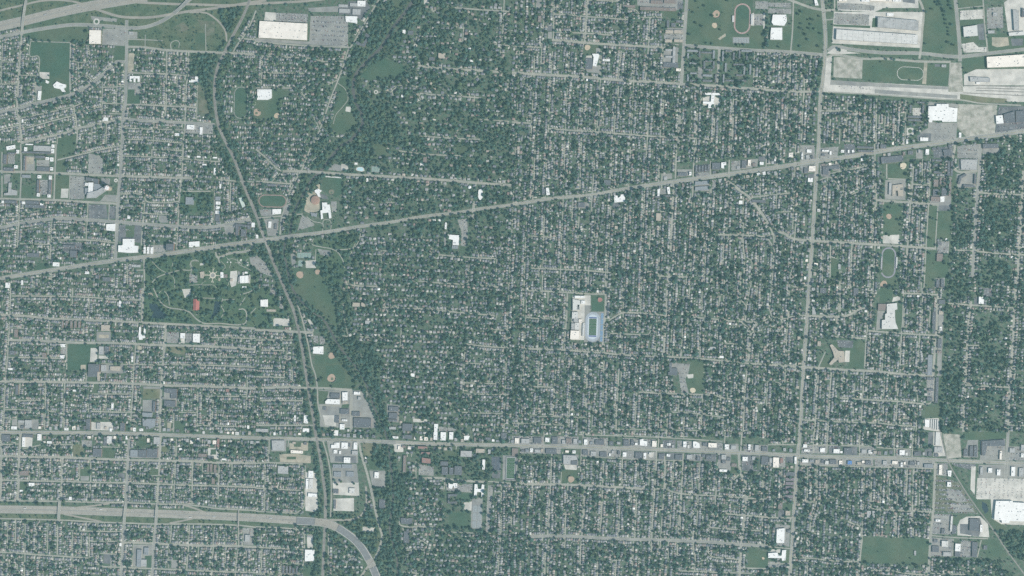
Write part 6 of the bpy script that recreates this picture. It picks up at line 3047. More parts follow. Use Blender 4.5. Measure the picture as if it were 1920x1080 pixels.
# swimming pool
r = empty('swimming_pool', (675.3, 316.8))
P = [(-17, 5), (-6, 9), (6, 9), (15, 5), (19, -8), (8, -12), (-8, -9), (-17, -5)]
obj('pool_deck', [(x * 1.35, y * 1.3, Z0) for x, y in P], [tuple(range(8))[::-1]], M_area['K'], r)
obj('pool_rim', [(x * 1.08, y * 1.08, Z0 + 0.15) for x, y in P], [tuple(range(8))[::-1]], M_white, r)
obj('pool_water', [(x, y, Z0 + 0.2) for x, y in P], [tuple(range(8))[::-1]], mat('pool_water', (0.48, 0.66, 0.68), 0.05, 0.1, rough=0.1), r)
tag(r, 'pool', 'pale blue swimming pool in the woods above the creek lane')
f = fill(disc2((675, 317), 10))
mask[f[0]][f[1]] |= OPEN | NOHOUSE | HARD
# star-shaped plaza of the garden
r = empty('garden_plaza', (399.0, 516.2), rz=-0.06)
M_sand = mat('plaza_sand', (0.60, 0.55, 0.44), 0.06, 0.1)
n = 28
V = disc(0, 0, 17.5, Z0, n) + disc(0, 0, 11.5, Z0, n)
obj('ring_walk', V, [(i, (i + 1) % n, n + (i + 1) % n, n + i) for i in range(n)], M_sand, r)
obj('centre_bed', disc(0, 0, 11.2, Z0 + 0.05, n), [tuple(range(n))], M_area['C'], r)
for k in range(8):
    a = math.pi / 4 * k
    L0, L1 = 16.5, (46 if k in (0, 4) else 34 if k % 2 == 0 else 32)
    d, s_ = np.array([math.cos(a), math.sin(a)]), np.array([-math.sin(a), math.cos(a)]) * 1.7
    obj('spoke_walk', [(*(d * L0 - s_), Z0 + 0.03), (*(d * L1 - s_), Z0 + 0.03), (*(d * L1 + s_), Z0 + 0.03), (*(d * L0 + s_), Z0 + 0.03)], [(0, 1, 2, 3)], M_sand, r)
    if k in (2, 6):
        e = d * 38
        V = disc(e[0], e[1], 6.5, Z0 + 0.06, 16) + disc(e[0], e[1], 3.6, Z0 + 0.06, 16)
        obj('end_ring', V, [(i, (i + 1) % 16, 16 + (i + 1) % 16, 16 + i) for i in range(16)], M_sand, r)
tag(r, 'plaza', 'star-shaped sand-coloured plaza with eight walks in the botanical garden')
f = fill(disc2((399, 516), 10))
mask[f[0]][f[1]] |= OPEN | NOHOUSE


def ring_drive(p, r0, r1, m, label):
    r = empty('ring_drive', p)
    n = 28
    V = disc(0, 0, r1, Z0, n) + disc(0, 0, r0, Z0, n)
    obj('ring_lane', V, [(i, (i + 1) % n, n + (i + 1) % n, n + i) for i in range(n)], m, r)
    obj('centre_bed', disc(0, 0, r0 - 0.4, Z0 + 0.12, n), [tuple(range(n))], M_area['G'], r)
    obj('kerb_ring', disc(0, 0, r0, Z0 + 0.08, n), [tuple(range(n))], M_kerb, r)
    tag(r, 'drive', label)
    mark(np.array([(p[0] - r1 / S, p[1]), (p[0] + r1 / S, p[1])]), 2 * r1 / S, ROAD | NOHOUSE)


ring_drive((705, 172.6), 6, 12, M_area['K'], 'round turning head at the end of the creekside lane')
ring_drive((1706.3, 246), 12, 20, M_area['K'], 'round drive with a green centre beside the apartments near the superstore')
ring_drive((217.4, 338.3), 4, 11, M_area['K'], 'round drive beside the hospital')
ring_drive((941.5, 346.5), 5, 10, M_street, 'small roundabout on the lane above the avenue')
ring_drive((779, 85.5), 5, 10.5, M_area['K'], 'pale ring at the end of a mansion drive near the creek')
ring_drive((181, 40.5), 10, 18, M_area['K'], 'pale horseshoe drive above the cream warehouse by the freeway')
ring_drive((945, 184), 5, 8, M_street, 'small loop at the end of a leafy lane')
ring_drive((545, 421), 14, 19, M_street, 'drive loop in front of the many-winged white school') if False else None
# ---------------------------------------------------------------- houses along the streets
HCOLS = 1.02 * np.array([(0.29, 0.22, 0.20), (0.185, 0.195, 0.215), (0.245, 0.250, 0.258), (0.325, 0.322, 0.315), (0.285, 0.245, 0.220), (0.42, 0.405, 0.37), (0.145, 0.155, 0.18), (0.36, 0.31, 0.265), (0.53, 0.515, 0.47), (0.78, 0.77, 0.73)])
HPROB = np.array([0.035, 0.22, 0.24, 0.19, 0.09, 0.11, 0.08, 0.05, 0.02, 0.003])
HNAME = ['reddish', 'slate', 'grey', 'mid-grey', 'brown', 'light grey', 'charcoal', 'tan-brown', 'pale grey', 'white']
houses = []                   # x, y (px), angle (pixel space), frontage m, depth m, wall h, roof rise, colour index, hip
drives = []


def free(x, y, a, w, d, bad):
    c, s = math.cos(a), math.sin(a)
    for u, v in ((0, 0), (-.5, -.5), (.5, -.5), (.5, .5), (-.5, .5), (0, .5), (0, -.5)):
        px, py = x + (u * w * c - v * d * s) / S, y + (u * w * s + v * d * c) / S
        i, j = cell(px, py)
        if mask[i, j] & bad:
            return False
    return True


def occupy(x, y, a, w, d, flag):
    c, s = math.cos(a), math.sin(a)
    f = fill([(x + (u * w * c - v * d * s) / S, y + (u * w * s + v * d * c) / S) for u, v in ((-.5, -.5), (.5, -.5), (.5, .5), (-.5, .5))])
    if f:
        mask[f[0]][f[1]] |= flag


BAD = ROAD | HARD | OPEN | NOHOUSE | HOUSE | WET | LANE


def zone(x, y):
    """lot spacing (px), frontage, depth, share of built lots"""
    if x < 575:
        return (3.7, 8.0, 11.5, 0.90) if y > 260 else (4.1, 8.2, 11, 0.86)
    if x < 980 and y < 440:
        return 8.0, 15, 12, 0.62
    if x < 900:
        return 6.6, 13, 12, 0.75
    if x < 1240 and y < 840:
        return 4.6, 10.0, 11.5, 0.93
    if y > 850 and x < 1440:
        return 4.1, 9.2, 11.5, 0.95
    if x > 1770:
        return 5.2, 9.5, 11, 0.8
    return 4.7, 11.0, 10.5, 0.92


def place(x, y, a, w, d, h, rise, hip, bad=BAD, flag=HOUSE | NOHOUSE, colour=None):
    if not free(x, y, a, w + 2.0, d + 1.5, bad):
        return False
    ci = colour if colour is not None else int(rng.choice(len(HCOLS), p=HPROB / HPROB.sum()))
    houses.append((x, y, a, w, d, h, rise, ci, hip))
    occupy(x, y, a, w + 0.8, d + 0.8, flag)
    return True


# lanes mostly hidden below the crowns, running top to bottom between the traced streets
def lane_ok(x, y):
    i, j = cell(x, y)
    if mask[i, j] & (HARD | OPEN | WET) or (mask[i, j] & NOHOUSE and not mask[i, j] & ROAD):
        return False
    hit = 0
    for d in (-10, -7, -4, 4, 7, 10):
        a = [mask[cell(x + d, y + e)] & ROAD for e in (-8, -5, 0, 5, 8)]
        if sum(v > 0 for v in a) >= 4:
            hit += 1
    return hit == 0


for k in range(-40, 60):
    x0 = 985 + k * 31.0 + random.uniform(-2, 2)
    seg = []
    for y in np.arange(-60, 1140, 3.0):
        x = x0 - 0.043 * (y - 540) + 1.2 * math.sin(y / 90 + k)
        inz = (945 < x < 1512 and 95 < y) or (1540 < x < 1762 and 188 < y)
        if inz and lane_ok(x, y):
            seg.append((x, y))
        else:
            if len(seg) > 9:
                P = [seg[0], seg[len(seg) // 3], seg[2 * len(seg) // 3], seg[-1]]
                street(P, 1.9, M_street, 'lane', 'shaded upright lane', houses=True, cat='lane', flag=LANE)
            seg = []
for P, w in sorted(ROWS, key=lambda t: -t[1]):
    P, Lg = resample(P, 1.0)
    for sgn in (-1, 1):
        t = random.uniform(1.5, 3)
        while t < Lg - 1.5:
            i = min(int(t), len(P) - 2)
            p = P[i] + (P[i + 1] - P[i]) * (t - i)
            T = P[i + 1] - P[i]
            T = T / max(np.linalg.norm(T), 1e-9)
            N = np.array([-T[1], T[0]]) * sgn
            sp, fw, fd, share = zone(*p)
            fwi, fdi = fw * random.uniform(0.85, 1.18), fd * random.uniform(0.85, 1.2)
            off = w / 2 + (5.5 + fdi / 2) / S + random.uniform(-0.3, 0.5)
            c = p + N * off
            if random.random() < share:
                a = math.atan2(T[1], T[0])
                if place(c[0], c[1], a, fwi, fdi, random.uniform(3.2, 6.5), random.uniform(1.8, 3.2), random.choice((0, 0, 0.25, 0.32))):
                    q = random.random()
                    g = p + N * (off + (fdi / 2 + random.uniform(8, 14)) / S) + T * random.uniform(-1, 1) * 0.9
                    if q < 0.6:
                        place(g[0], g[1], a, random.uniform(5, 7.5), random.uniform(5.5, 7), 2.8, 1.2, 0)
                    if random.random() < 0.72:
                        e = fwi / 2 / S + 0.55
                        b0, b1 = p + N * (w / 2 - 0.2) + T * e, p + N * (off + (fdi / 2 + random.uniform(-4, 7)) / S) + T * e
                        drives.append((b0, b1, random.uniform(2.2, 3.4)))
            t += sp * random.uniform(0.92, 1.12)
# the remaining lots
def lot(x, y2, a):
    sp, fw, fd, share = zone(x, y2)
    i_, j_ = cell(x, y2)
    sparse = 0.3 if mask[i_, j_] & NOFILL else 0.6 if 690 < x < 960 and y2 < 440 else 1.0
    if random.random() < share * 0.9 * sparse:
        ok = place(x, y2, a, fw * random.uniform(0.85, 1.25), fd * random.uniform(0.85, 1.2), random.uniform(3.2, 6.5), random.uniform(1.8, 3.2), random.choice((0, 0.25)))
        if ok and random.random() < 0.4:
            a2 = a + math.pi / 2
            d = np.array([math.cos(a2), math.sin(a2)])
            drives.append((np.array([x, y2]) + d * fw / S * 0.7, np.array([x, y2]) + d * (fw / S * 0.7 + random.uniform(3, 6)), random.uniform(2.0, 3.2)))
    return sp


for yy in np.arange(-MARG + 6, 1080 + MARG - 6, 9.5):
    x = -MARG + 6 + random.uniform(0, 4)
    while x < 945:
        x += lot(x, yy + 0.035 * (x - 960) + random.uniform(-0.8, 0.8), 0.04) * random.uniform(1.0, 1.25)
for xx in np.arange(945, 1920 + MARG - 6, 10.5):
    y = -MARG + 6 + random.uniform(0, 4)
    while y < 1080 + MARG - 6:
        y += lot(xx - 0.043 * (y - 540) + random.uniform(-0.8, 0.8), y, math.pi / 2 + 0.043) * random.uniform(0.95, 1.2)
print('houses', len(houses), 'drives', len(drives))

order = sorted(range(len(houses)), key=lambda i: -(houses[i][3] * houses[i][4]) * (0 <= houses[i][0] <= 1920 and 0 <= houses[i][1] <= 1080))
SINGLE = set(order[:300])
M_house = mat('house_roofs', (0.2, 0.2, 0.2), 0.10, 0.15, attr='tint', fine=0.6)
M_hwall = [M_wall['white'], M_wall['tan'], M_wall['brick'], M_wall['grey']]


def house_mesh(hs):
    n = len(hs)
    A = np.array([h[:9] for h in hs], float)
    x, y = (A[:, 0] - 960) * S, (540 - A[:, 1]) * S
    a = -A[:, 2]
    w, d, h, rise, hip = A[:, 3] / 2, A[:, 4] / 2, A[:, 5], A[:, 6], A[:, 8]
    long = w >= d
    swap = ~long
    a = np.where(swap, a + math.pi / 2, a)
    w, d = np.where(swap, d, w), np.where(swap, w, d)
    o = 0.5
    z0 = np.zeros(n)
    L = [(-w, -d, z0 - 0.2), (w, -d, z0 - 0.2), (w, d, z0 - 0.2), (-w, d, z0 - 0.2), (-w, -d, h), (w, -d, h), (w, d, h), (-w, d, h),
         (-w - o, -d - o, h - 0.1), (w + o, -d - o, h - 0.1), (w + o, d + o, h - 0.1), (-w - o, d + o, h - 0.1),
         (-w - o + 2 * w * hip, z0, h + rise), (w + o - 2 * w * hip, z0, h + rise)]
    V = np.zeros((n, 14, 3))
    c, s = np.cos(a), np.sin(a)
    for k, (u, v, z) in enumerate(L):
        V[:, k, 0] = x + u * c - v * s
        V[:, k, 1] = y + u * s + v * c
        V[:, k, 2] = z
    quads = [(0, 1, 5, 4), (1, 2, 6, 5), (2, 3, 7, 6), (3, 0, 4, 7), (8, 9, 13, 12), (10, 11, 12, 13)]
    tris = [(9, 10, 13), (11, 8, 12)]
    base = (np.arange(n) * 14)[:, None]
    loops = np.concatenate([np.concatenate([np.array(q) for q in quads + tris])[None, :] + base], 0)
    per = [4] * 6 + [3] * 2
    tot = sum(per)
    starts = (np.r_[0, np.cumsum(per)[:-1]][None, :] + (np.arange(n) * tot)[:, None]).ravel()
    me = bpy.data.meshes.new('houses')
    me.vertices.add(n * 14)
    me.vertices.foreach_set('co', V.ravel())
    me.loops.add(n * tot)
    me.loops.foreach_set('vertex_index', loops.ravel().astype(np.int32))
    me.polygons.add(n * 8)
    me.polygons.foreach_set('loop_start', starts.astype(np.int32))
    me.polygons.foreach_set('loop_total', np.tile(per, n).astype(np.int32))
    me.polygons.foreach_set('material_index', np.tile([1] * 4 + [0] * 4, n).astype(np.int32))
    me.materials.append(M_house)
    me.materials.append(M_wall['white'])
    colr = HCOLS[A[:, 7].astype(int)] * rng.uniform(0.82, 1.2, n)[:, None]
    at = me.attributes.new('tint', 'FLOAT_COLOR', 'FACE')
    cc = np.ones((n * 8, 4), np.float32)
    cc[:, :3] = np.repeat(colr, 8, 0)
    at.data.foreach_set('color', cc.ravel())
    me.update()
    me.validate()
    return me


rest = [houses[i] for i in range(len(houses)) if i not in SINGLE]
o = link('house_rows', house_mesh(rest))
tag(o, 'houses', 'thousands of small gabled and hipped houses filling the street blocks', 'stuff')
# single houses: wall, roof, chimney
UW, UR, UC = [], {}, box_mesh('chimney', 0.10, 0.10, 0.5, M_wall['brick'], 1.0)
for m in M_hwall:
    UW.append(box_mesh('wall', 1, 1, 1.0, m))
for ci, c in enumerate(HCOLS):
    for hip in (0, 0.25):
        e = 0.54
        V = [(-e, -e, 0.98), (e, -e, 0.98), (e, e, 0.98), (-e, e, 0.98), (-e + hip, 0, 1.5), (e - hip, 0, 1.5), (-e, -e, 0.94), (e, -e, 0.94), (e, e, 0.94), (-e, e, 0.94)]
        me = bpy.data.meshes.new('roof')
        me.from_pydata(V, [], [(0, 1, 5, 4), (2, 3, 4, 5), (1, 2, 5), (3, 0, 4), (6, 7, 1, 0), (7, 8, 2, 1), (8, 9, 3, 2), (9, 6, 0, 3)])
        me.materials.append(mat('shingle_' + str(ci), tuple(c), 0.12, 3.0, fine=14.0))
        UR[ci, hip] = me
for i in sorted(SINGLE):
    x, y, a, w, d, h, rise, ci, hip = houses[i]
    if d > w:
        w, d, a = d, w, a + math.pi / 2
    r = empty('house', (x, y), rz=-a)
    r.scale = (w, d, h)
    link('wall', random.choice(UW), r)
    link('roof', UR[ci, 0.25 if hip else 0], r)
    link('chimney', UC, r, (random.uniform(-0.3, 0.3), 0.15, 0))
    tag(r, 'house', group='largest houses of the street blocks', at=(x, y), desc=f'{HNAME[ci]}-roofed house')
# driveways
V, F = [], []
for b0, b1, w in drives:
    t = b1 - b0
    L = np.linalg.norm(t)
    if L < 0.5:
        continue
    nrm = np.array([-t[1], t[0]]) / L * w / 2 / S
    n = len(V)
    V += [(*wx(b0 - nrm), 0.04), (*wx(b1 - nrm), 0.04), (*wx(b1 + nrm), 0.04), (*wx(b0 + nrm), 0.04)]
    F.append((n, n + 1, n + 2, n + 3))
o = obj('driveways', V, F, M_kerb)
tag(o, 'driveways', 'pale concrete driveways beside the houses of the street blocks', 'stuff')

# ---------------------------------------------------------------- trees
LEAF = [(0.086, 0.154, 0.112), (0.066, 0.134, 0.108), (0.118, 0.174, 0.104), (0.080, 0.142, 0.118)]
M_leaf = [mat('leaves_' + str(k), c, 0.28, 0.25, fine=0.9, rand=0.36, rough=0.8, alt=tuple(v * 1.25 for v in c), altscale=0.16) for k, c in enumerate(LEAF)]
M_bark = mat('bark', (0.10, 0.08, 0.06), 0.2, 0.5)


def crown_mesh(seed, lobes, flat_):
    """uneven crown of unit radius: leaf clumps spread over several lobes, gaps between them"""
    r = np.random.default_rng(seed)
    V, F = [], []
    cen = [(0, 0, 0.0, 0.74)]
    for k in range(lobes):
        a = 2 * math.pi * (k + r.uniform(-.3, .3)) / lobes
        q = r.uniform(0.38, 0.62)
        cen.append((q * math.cos(a), q * math.sin(a), r.uniform(-0.15, 0.25), r.uniform(0.36, 0.52)))
    for cx, cy, cz, R in cen:
        m = int(70 * (R / 0.5) ** 2)
        for k in range(m):
            v = r.normal(size=3)
            v /= np.linalg.norm(v)
            if v[2] < -0.5:
                continue
            p = np.array([cx, cy, cz]) + v * R * r.uniform(0.82, 1.12)
            nn = v + r.normal(size=3) * 0.55
            nn /= np.linalg.norm(nn)
            u = np.cross(nn, r.normal(size=3))
            u /= np.linalg.norm(u)
            w = np.cross(nn, u)
            s = r.uniform(0.13, 0.22)
            n = len(V)
            V += [p + u * s, p + w * s * 0.9, p - u * s * 1.1, p - w * s]
            F.append((n, n + 1, n + 2, n + 3))
        # inner mass so that the crown is not hollow
    n = len(V)
    for i in range(6):
        th = math.pi * (i + 0.5) / 6
        for j in range(9):
            ph = 2 * math.pi * j / 9
            R = 0.66 + r.uniform(-0.1, 0.1)
            V.append(np.array([math.sin(th) * math.cos(ph), math.sin(th) * math.sin(ph), math.cos(th)]) * R)
    for i in range(5):
        for j in range(9):
            F.append((n + i * 9 + j, n + (i + 1) * 9 + j, n + (i + 1) * 9 + (j + 1) % 9, n + i * 9 + (j + 1) % 9))
    V = np.array(V)
    V[:, 2] = V[:, 2] * flat_ + flat_ + 0.55
    me = bpy.data.meshes.new('crown')
    me.from_pydata([tuple(v) for v in V], [], F)
    me.materials.append(M_leaf[seed % 4])
    return me


def trunk_mesh():
    V, F = [], []
    def limb(p, q, a, b, n=6):
        p, q = np.array(p), np.array(q)
        d = q - p
        d = d / np.linalg.norm(d)
        u = np.cross(d, (0.3, 1, 0.1))
        u /= np.linalg.norm(u)
        w = np.cross(d, u)
        k = len(V)
        for c, r_ in ((p, a), (q, b)):
            for i in range(n):
                t = 2 * math.pi * i / n
                V.append(c + (u * math.cos(t) + w * math.sin(t)) * r_)
        F.extend([(k + i, k + (i + 1) % n, k + n + (i + 1) % n, k + n + i) for i in range(n)])
    limb((0, 0, -0.05), (0.02, 0, 0.8), 0.085, 0.055)
    limb((0.02, 0, 0.8), (0.35, 0.1, 1.3), 0.045, 0.02)
    limb((0.02, 0, 0.75), (-0.3, 0.2, 1.3), 0.045, 0.02)
    limb((0.02, 0, 0.8), (0.0, -0.35, 1.35), 0.04, 0.02)
    me = bpy.data.meshes.new('trunk')
    me.from_pydata([tuple(v) for v in V], [], F)
    me.materials.append(M_bark)
    return me


CROWNS = [crown_mesh(k, 5 + k % 3, 0.62 + 0.08 * (k % 4)) for k in range(8)]
TRUNK = trunk_mesh()
trees = []                    # x, y, radius m
GRID = {}


def tree_free(x, y, r, gap):
    i0, j0 = int(x // 6), int(y // 6)
    for i in range(i0 - 1, i0 + 2):
        for j in range(j0 - 1, j0 + 2):
            for (u, v, q) in GRID.get((i, j), ()):
                if (x - u) ** 2 + (y - v) ** 2 < (gap * (r + q) / S) ** 2:
                    return False
    return True


def add_tree(x, y, r):
    trees.append((x, y, r))
    GRID.setdefault((int(x // 6), int(y // 6)), []).append((x, y, r))


# trees that stand free on lawns and greens (sheet, quarter pixels, radius px)
LONE = """
2 0 1385,15 1440,45 1360,95 1380,175 1425,200 1330,260 1460,325 1500,330 1615,5 1560,225 1500,120 1690,340 1740,338 1710,342 1385,345
3 0 230,110 250,90 300,150 330,150 250,180 245,215 320,185 385,125 305,215 280,260 395,255 350,220 240,350 380,350 80,355 300,300 1240,75 1225,70 1300,40 1260,20 1310,70 1320,90 1325,120 1330,150 1335,180 1350,210 1355,240 1358,265 1360,15 1365,45 1380,70 1375,185 1285,15 1275,40 885,445 940,450 530,370 535,380 1350,320 1390,340 1180,90 1180,330 1500,280
3 1 910,480 1230,560 1215,710 1210,820 1315,880 1330,900 975,570 1000,470 880,500
0 1 1850,900 570,5 830,340 1660,820 1700,805 1760,790 1820,790 1800,775 1730,780
1 2 480,690 500,680 470,700 570,740
0 2 1000,440 1400,450 1190,450 1280,460 1340,460 1370,470 650,425
2 3 1835,230 1825,250 1840,210 1690,285
1 3 1420,110 1450,130 1480,100 1500,150 1410,160 590,360 610,390 735,385 640,370
"""
for ln in LONE.strip().splitlines():
    c, r_, s = ln.split(' ', 2)
    for p in pts(s, 480 * int(c), 270 * int(r_), 0.25):
        add_tree(p[0], p[1], random.uniform(5.5, 8.5))
N_LONE = len(trees)
N = 330000
X = rng.uniform(-MARG, 1920 + MARG, N)
Y = rng.uniform(-MARG, 1080 + MARG, N)
clump = vnoise(X, Y, 26, 3) * 0.5 + vnoise(X, Y, 10, 5) * 0.5
I, J = np.clip(((Y + MARG) * RES).astype(int), 0, NY - 1), np.clip(((X + MARG) * RES).astype(int), 0, NX - 1)
D = dens[I, J]
MK = mask[I, J]
U = rng.random(N)
prob = D * np.clip(0.16 + 2.2 * (clump - 0.25), 0.08, 1.6)
wood = D > 1.1
prob = np.where(wood, 1.0, prob)
park = (D > 0.45) & (D < 0.55) & ((MK & NOHOUSE) > 0)
keep = (U < prob) & ((MK & (HARD | WET)) == 0) & (((MK & OPEN) == 0) | (U < 0.01))
keep &= ~(((MK & ROAD) > 0) & ((U > 0.03) | ((MK & WIDE) > 0)))
RAD = np.exp(rng.normal(math.log(5.7), 0.38, N))
RAD = np.clip(RAD, 2.6, 11.5)
RAD = np.where(D < 0.25, np.clip(RAD * 0.62, 1.8, 4.5), RAD)
idx = np.nonzero(keep)[0]
for k in idx:
    x, y, r = X[k], Y[k], RAD[k]
    mk = MK[k]
    if mk & HOUSE and U[k] > 0.06:
        continue
    # a crown keeps off the carriageway and off flat roofs
    q = r / S * 0.72
    bad = 0
    for ax, ay in ((q, 0), (-q, 0), (0, q), (0, -q)):
        m2 = mask[cell(x + ax, y + ay)]
        if m2 & (ROAD | HARD):
            bad += 1
        if m2 & HOUSE:
            bad += 0.4
        if m2 & WIDE:
            bad += 1.2
        if m2 & LANE:
            bad += 0.3
    if bad >= 1 and not (bad < 2.1 and U[k] * 7 % 1 < (0.5 if 1.1 > D[k] > 0.53 else 0.2)):
        continue
    if tree_free(x, y, r, 0.48 if D[k] > 1.1 else 0.54):
        add_tree(x, y, r)
print('trees', len(trees))
order = sorted(range(N_LONE, len(trees)), key=lambda i: -trees[i][2] * (2 < trees[i][0] < 1918 and 2 < trees[i][1] < 1078))
TS = set(range(N_LONE)) | set(order[:300 - N_LONE])
protos = {}
for i in sorted(TS):
    x, y, r = trees[i]
    k = random.randrange(8)
    e = empty('tree', (x, y), rz=random.uniform(0, 6.28))
    e.scale = (r, r, r * random.uniform(0.9, 1.2))
    c = link('crown', CROWNS[k], e)
    link('trunk', TRUNK, e)
    protos.setdefault(k, c)
    mk = 'lone tree' if i < N_LONE else 'broad tree'
    tag(e, 'tree', group='trees standing alone on lawns' if i < N_LONE else 'broadest trees of the street blocks', at=(x, y), desc=mk + ('' if i < N_LONE else ' crown'))


def cloud(name, P, R, rot, zs, var, src, label, cat):
    """many copies of a few meshes as one object: points with size, turn and kind, filled by geometry nodes"""
    me = bpy.data.meshes.new(name)
    me.vertices.add(len(P))
    me.vertices.foreach_set('co', np.asarray(P, np.float32).ravel())
    for nm, dt, arr in (('size', 'FLOAT_VECTOR', np.stack([R, R, R * zs], 1)), ('turn', 'FLOAT_VECTOR', np.stack([np.zeros(len(P)), np.zeros(len(P)), rot], 1)), ('pick', 'INT', var)):
        a = me.attributes.new(nm, dt, 'POINT')
        a.data.foreach_set('vector' if dt == 'FLOAT_VECTOR' else 'value', np.ascontiguousarray(arr, np.float32 if dt == 'FLOAT_VECTOR' else np.int32).ravel())
    o = link(name, me)
    ng = bpy.data.node_groups.new(name, 'GeometryNodeTree')
    ng.interface.new_socket('Geometry', in_out='INPUT', socket_type='NodeSocketGeometry')
    ng.interface.new_socket('Geometry', in_out='OUTPUT', socket_type='NodeSocketGeometry')
    gi, go = ng.nodes.new('NodeGroupInput'), ng.nodes.new('NodeGroupOutput')
    jn = ng.nodes.new('GeometryNodeGeometryToInstance')
    for s in reversed(src):
        oi = ng.nodes.new('GeometryNodeObjectInfo')
        oi.transform_space = 'ORIGINAL'
        oi.inputs['Object'].default_value = s
        oi.inputs['As Instance'].default_value = False
        ng.links.new(oi.outputs['Geometry'], jn.inputs[0])
    ip = ng.nodes.new('GeometryNodeInstanceOnPoints')
    ip.inputs['Pick Instance'].default_value = True
    ng.links.new(gi.outputs[0], ip.inputs['Points'])
    ng.links.new(jn.outputs[0], ip.inputs['Instance'])
    for nm, dt, sk in (('size', 'FLOAT_VECTOR', 'Scale'), ('turn', 'FLOAT_VECTOR', 'Rotation'), ('pick', 'INT', 'Instance Index')):
        na = ng.nodes.new('GeometryNodeInputNamedAttribute')
        na.data_type = dt
        na.inputs[0].default_value = nm
        out = [q for q in na.outputs if q.enabled and q.name == 'Attribute'][0]
        if sk == 'Rotation':
            er = ng.nodes.new('FunctionNodeEulerToRotation')
            ng.links.new(out, er.inputs[0])
            out = er.outputs[0]
        ng.links.new(out, ip.inputs[sk])
    ng.links.new(ip.outputs[0], go.inputs[0])
    md = o.modifiers.new(name, 'NODES')
    md.node_group = ng
    tag(o, cat, label, 'stuff')
    return o


T = np.array([trees[i] for i in range(len(trees)) if i not in TS])
src = [protos[k] for k in sorted(protos)]
PX = np.stack([(T[:, 0] - 960) * S, (540 - T[:, 1]) * S, np.zeros(len(T))], 1)
cloud('tree_canopy', PX, T[:, 2], rng.uniform(0, 6.28, len(T)), rng.uniform(0.85, 1.25, len(T)), rng.integers(0, len(src), len(T)), src, 'countless street and woodland trees covering the city between the roofs', 'trees')

# ---------------------------------------------------------------- cars
CCOL = [('white', (0.75, 0.75, 0.74)), ('silver', (0.45, 0.46, 0.47)), ('black', (0.03, 0.03, 0.035)), ('grey', (0.16, 0.165, 0.17)), ('red', (0.32, 0.04, 0.035)), ('blue', (0.05, 0.09, 0.22))]
M_glass = mat('car_glass', (0.03, 0.035, 0.04), 0.05, 1.0, rough=0.15)
M_tyre = mat('car_tyre', (0.02, 0.02, 0.02), 0.05, 1.0)


def car_mesh(c, truck=False):
    V, F, fm = [], [], []
    def blk(x0, x1, y0, y1, z0, z1, k, tx=0.0, ty=0.0):
        n = len(V)
        V.extend([(x0, y0, z0), (x1, y0, z0), (x1, y1, z0), (x0, y1, z0), (x0 + tx, y0 + ty, z1), (x1 - tx, y0 + ty, z1), (x1 - tx, y1 - ty, z1), (x0 + tx, y1 - ty, z1)])
        F.extend([(n, n + 1, n + 5, n + 4), (n + 1, n + 2, n + 6, n + 5), (n + 2, n + 3, n + 7, n + 6), (n + 3, n, n + 4, n + 7), (n + 4, n + 5, n + 6, n + 7)])
        fm.extend([k] * 4 + [0])
    if truck:
        blk(-8, 4.4, -1.3, 1.3, 1.1, 4.0, 0)
        blk(5.0, 7.6, -1.2, 1.2, 0.6, 3.2, 0, 0.3, 0.1)
        blk(6.2, 7.65, -1.15, 1.15, 2.0, 2.9, 1, 0.05, 0.05)
    else:
        blk(-2.3, 2.3, -0.92, 0.92, 0.35, 0.95, 0, 0.12, 0.06)
        blk(-1.5, 0.9, -0.84, 0.84, 0.95, 1.5, 1, 0.45, 0.14)
    for x in ((-6.5, -5, 5.6) if truck else (-1.45, 1.45)):
        for y in (-0.86, 0.86):
            blk(x - 0.33, x + 0.33, y - 0.1, y + 0.1, 0.0, 0.66, 2, 0.12, 0)
    me = bpy.data.meshes.new('car')
    me.from_pydata(V, [], F)
    for m in (mat('car_paint_' + c[0], c[1], 0.03, 1.0, rough=0.35), M_glass, M_tyre):
        me.materials.append(m)
    me.polygons.foreach_set('material_index', fm)
    return me


CARS = [car_mesh(c) for c in CCOL]
TRUCKS = [car_mesh(CCOL[0], True), car_mesh(CCOL[1], True)]
cars = []                     # x, y px, heading (world), z, kind
for P, z, K in CARLOTS:
    P_ = np.array(P)
    lo, hi = P_.min(0), P_.max(0)
    fl = random.uniform(0.12, 0.42) if K != 'E' else 0.75
    ve = random.random() < 0.35
    A0 = 0.04
    W, H = hi - lo
    ctr = (lo + hi) / 2
    along, across = (H, W) if ve else (W, H)
    v = -across / 2 + 1.0
    big = min(W, H) > 26
    fl = fl * (0.55 if K == 'K' else 1.0)
    while v < across / 2:
        for dv, hd in ((0.0, 1), (1.75, -1)):
            u = -along / 2
            while u < along / 2:
                u += 0.92
                if rng.random() > fl * (2.4 * float(vnoise(ctr[0] + u, ctr[1] + v * 7.3, 6.0, 9)) - 0.1):
                    continue
                a, b = (v + dv, u) if ve else (u, v + dv)
                x, y = ctr[0] + a - A0 * b, ctr[1] + b + A0 * a
                if not (0 < x < 1920 and 0 < y < 1080) or not inside(P, x, y):
                    continue
                i, j = cell(x, y)
                if mask[i, j] & (HARD | ROAD):
                    continue
                cars.append((x, y, -A0 + (0 if ve else math.pi / 2) + (0 if hd > 0 else math.pi), z, 0))
        v += 8.4 if big else 5.8
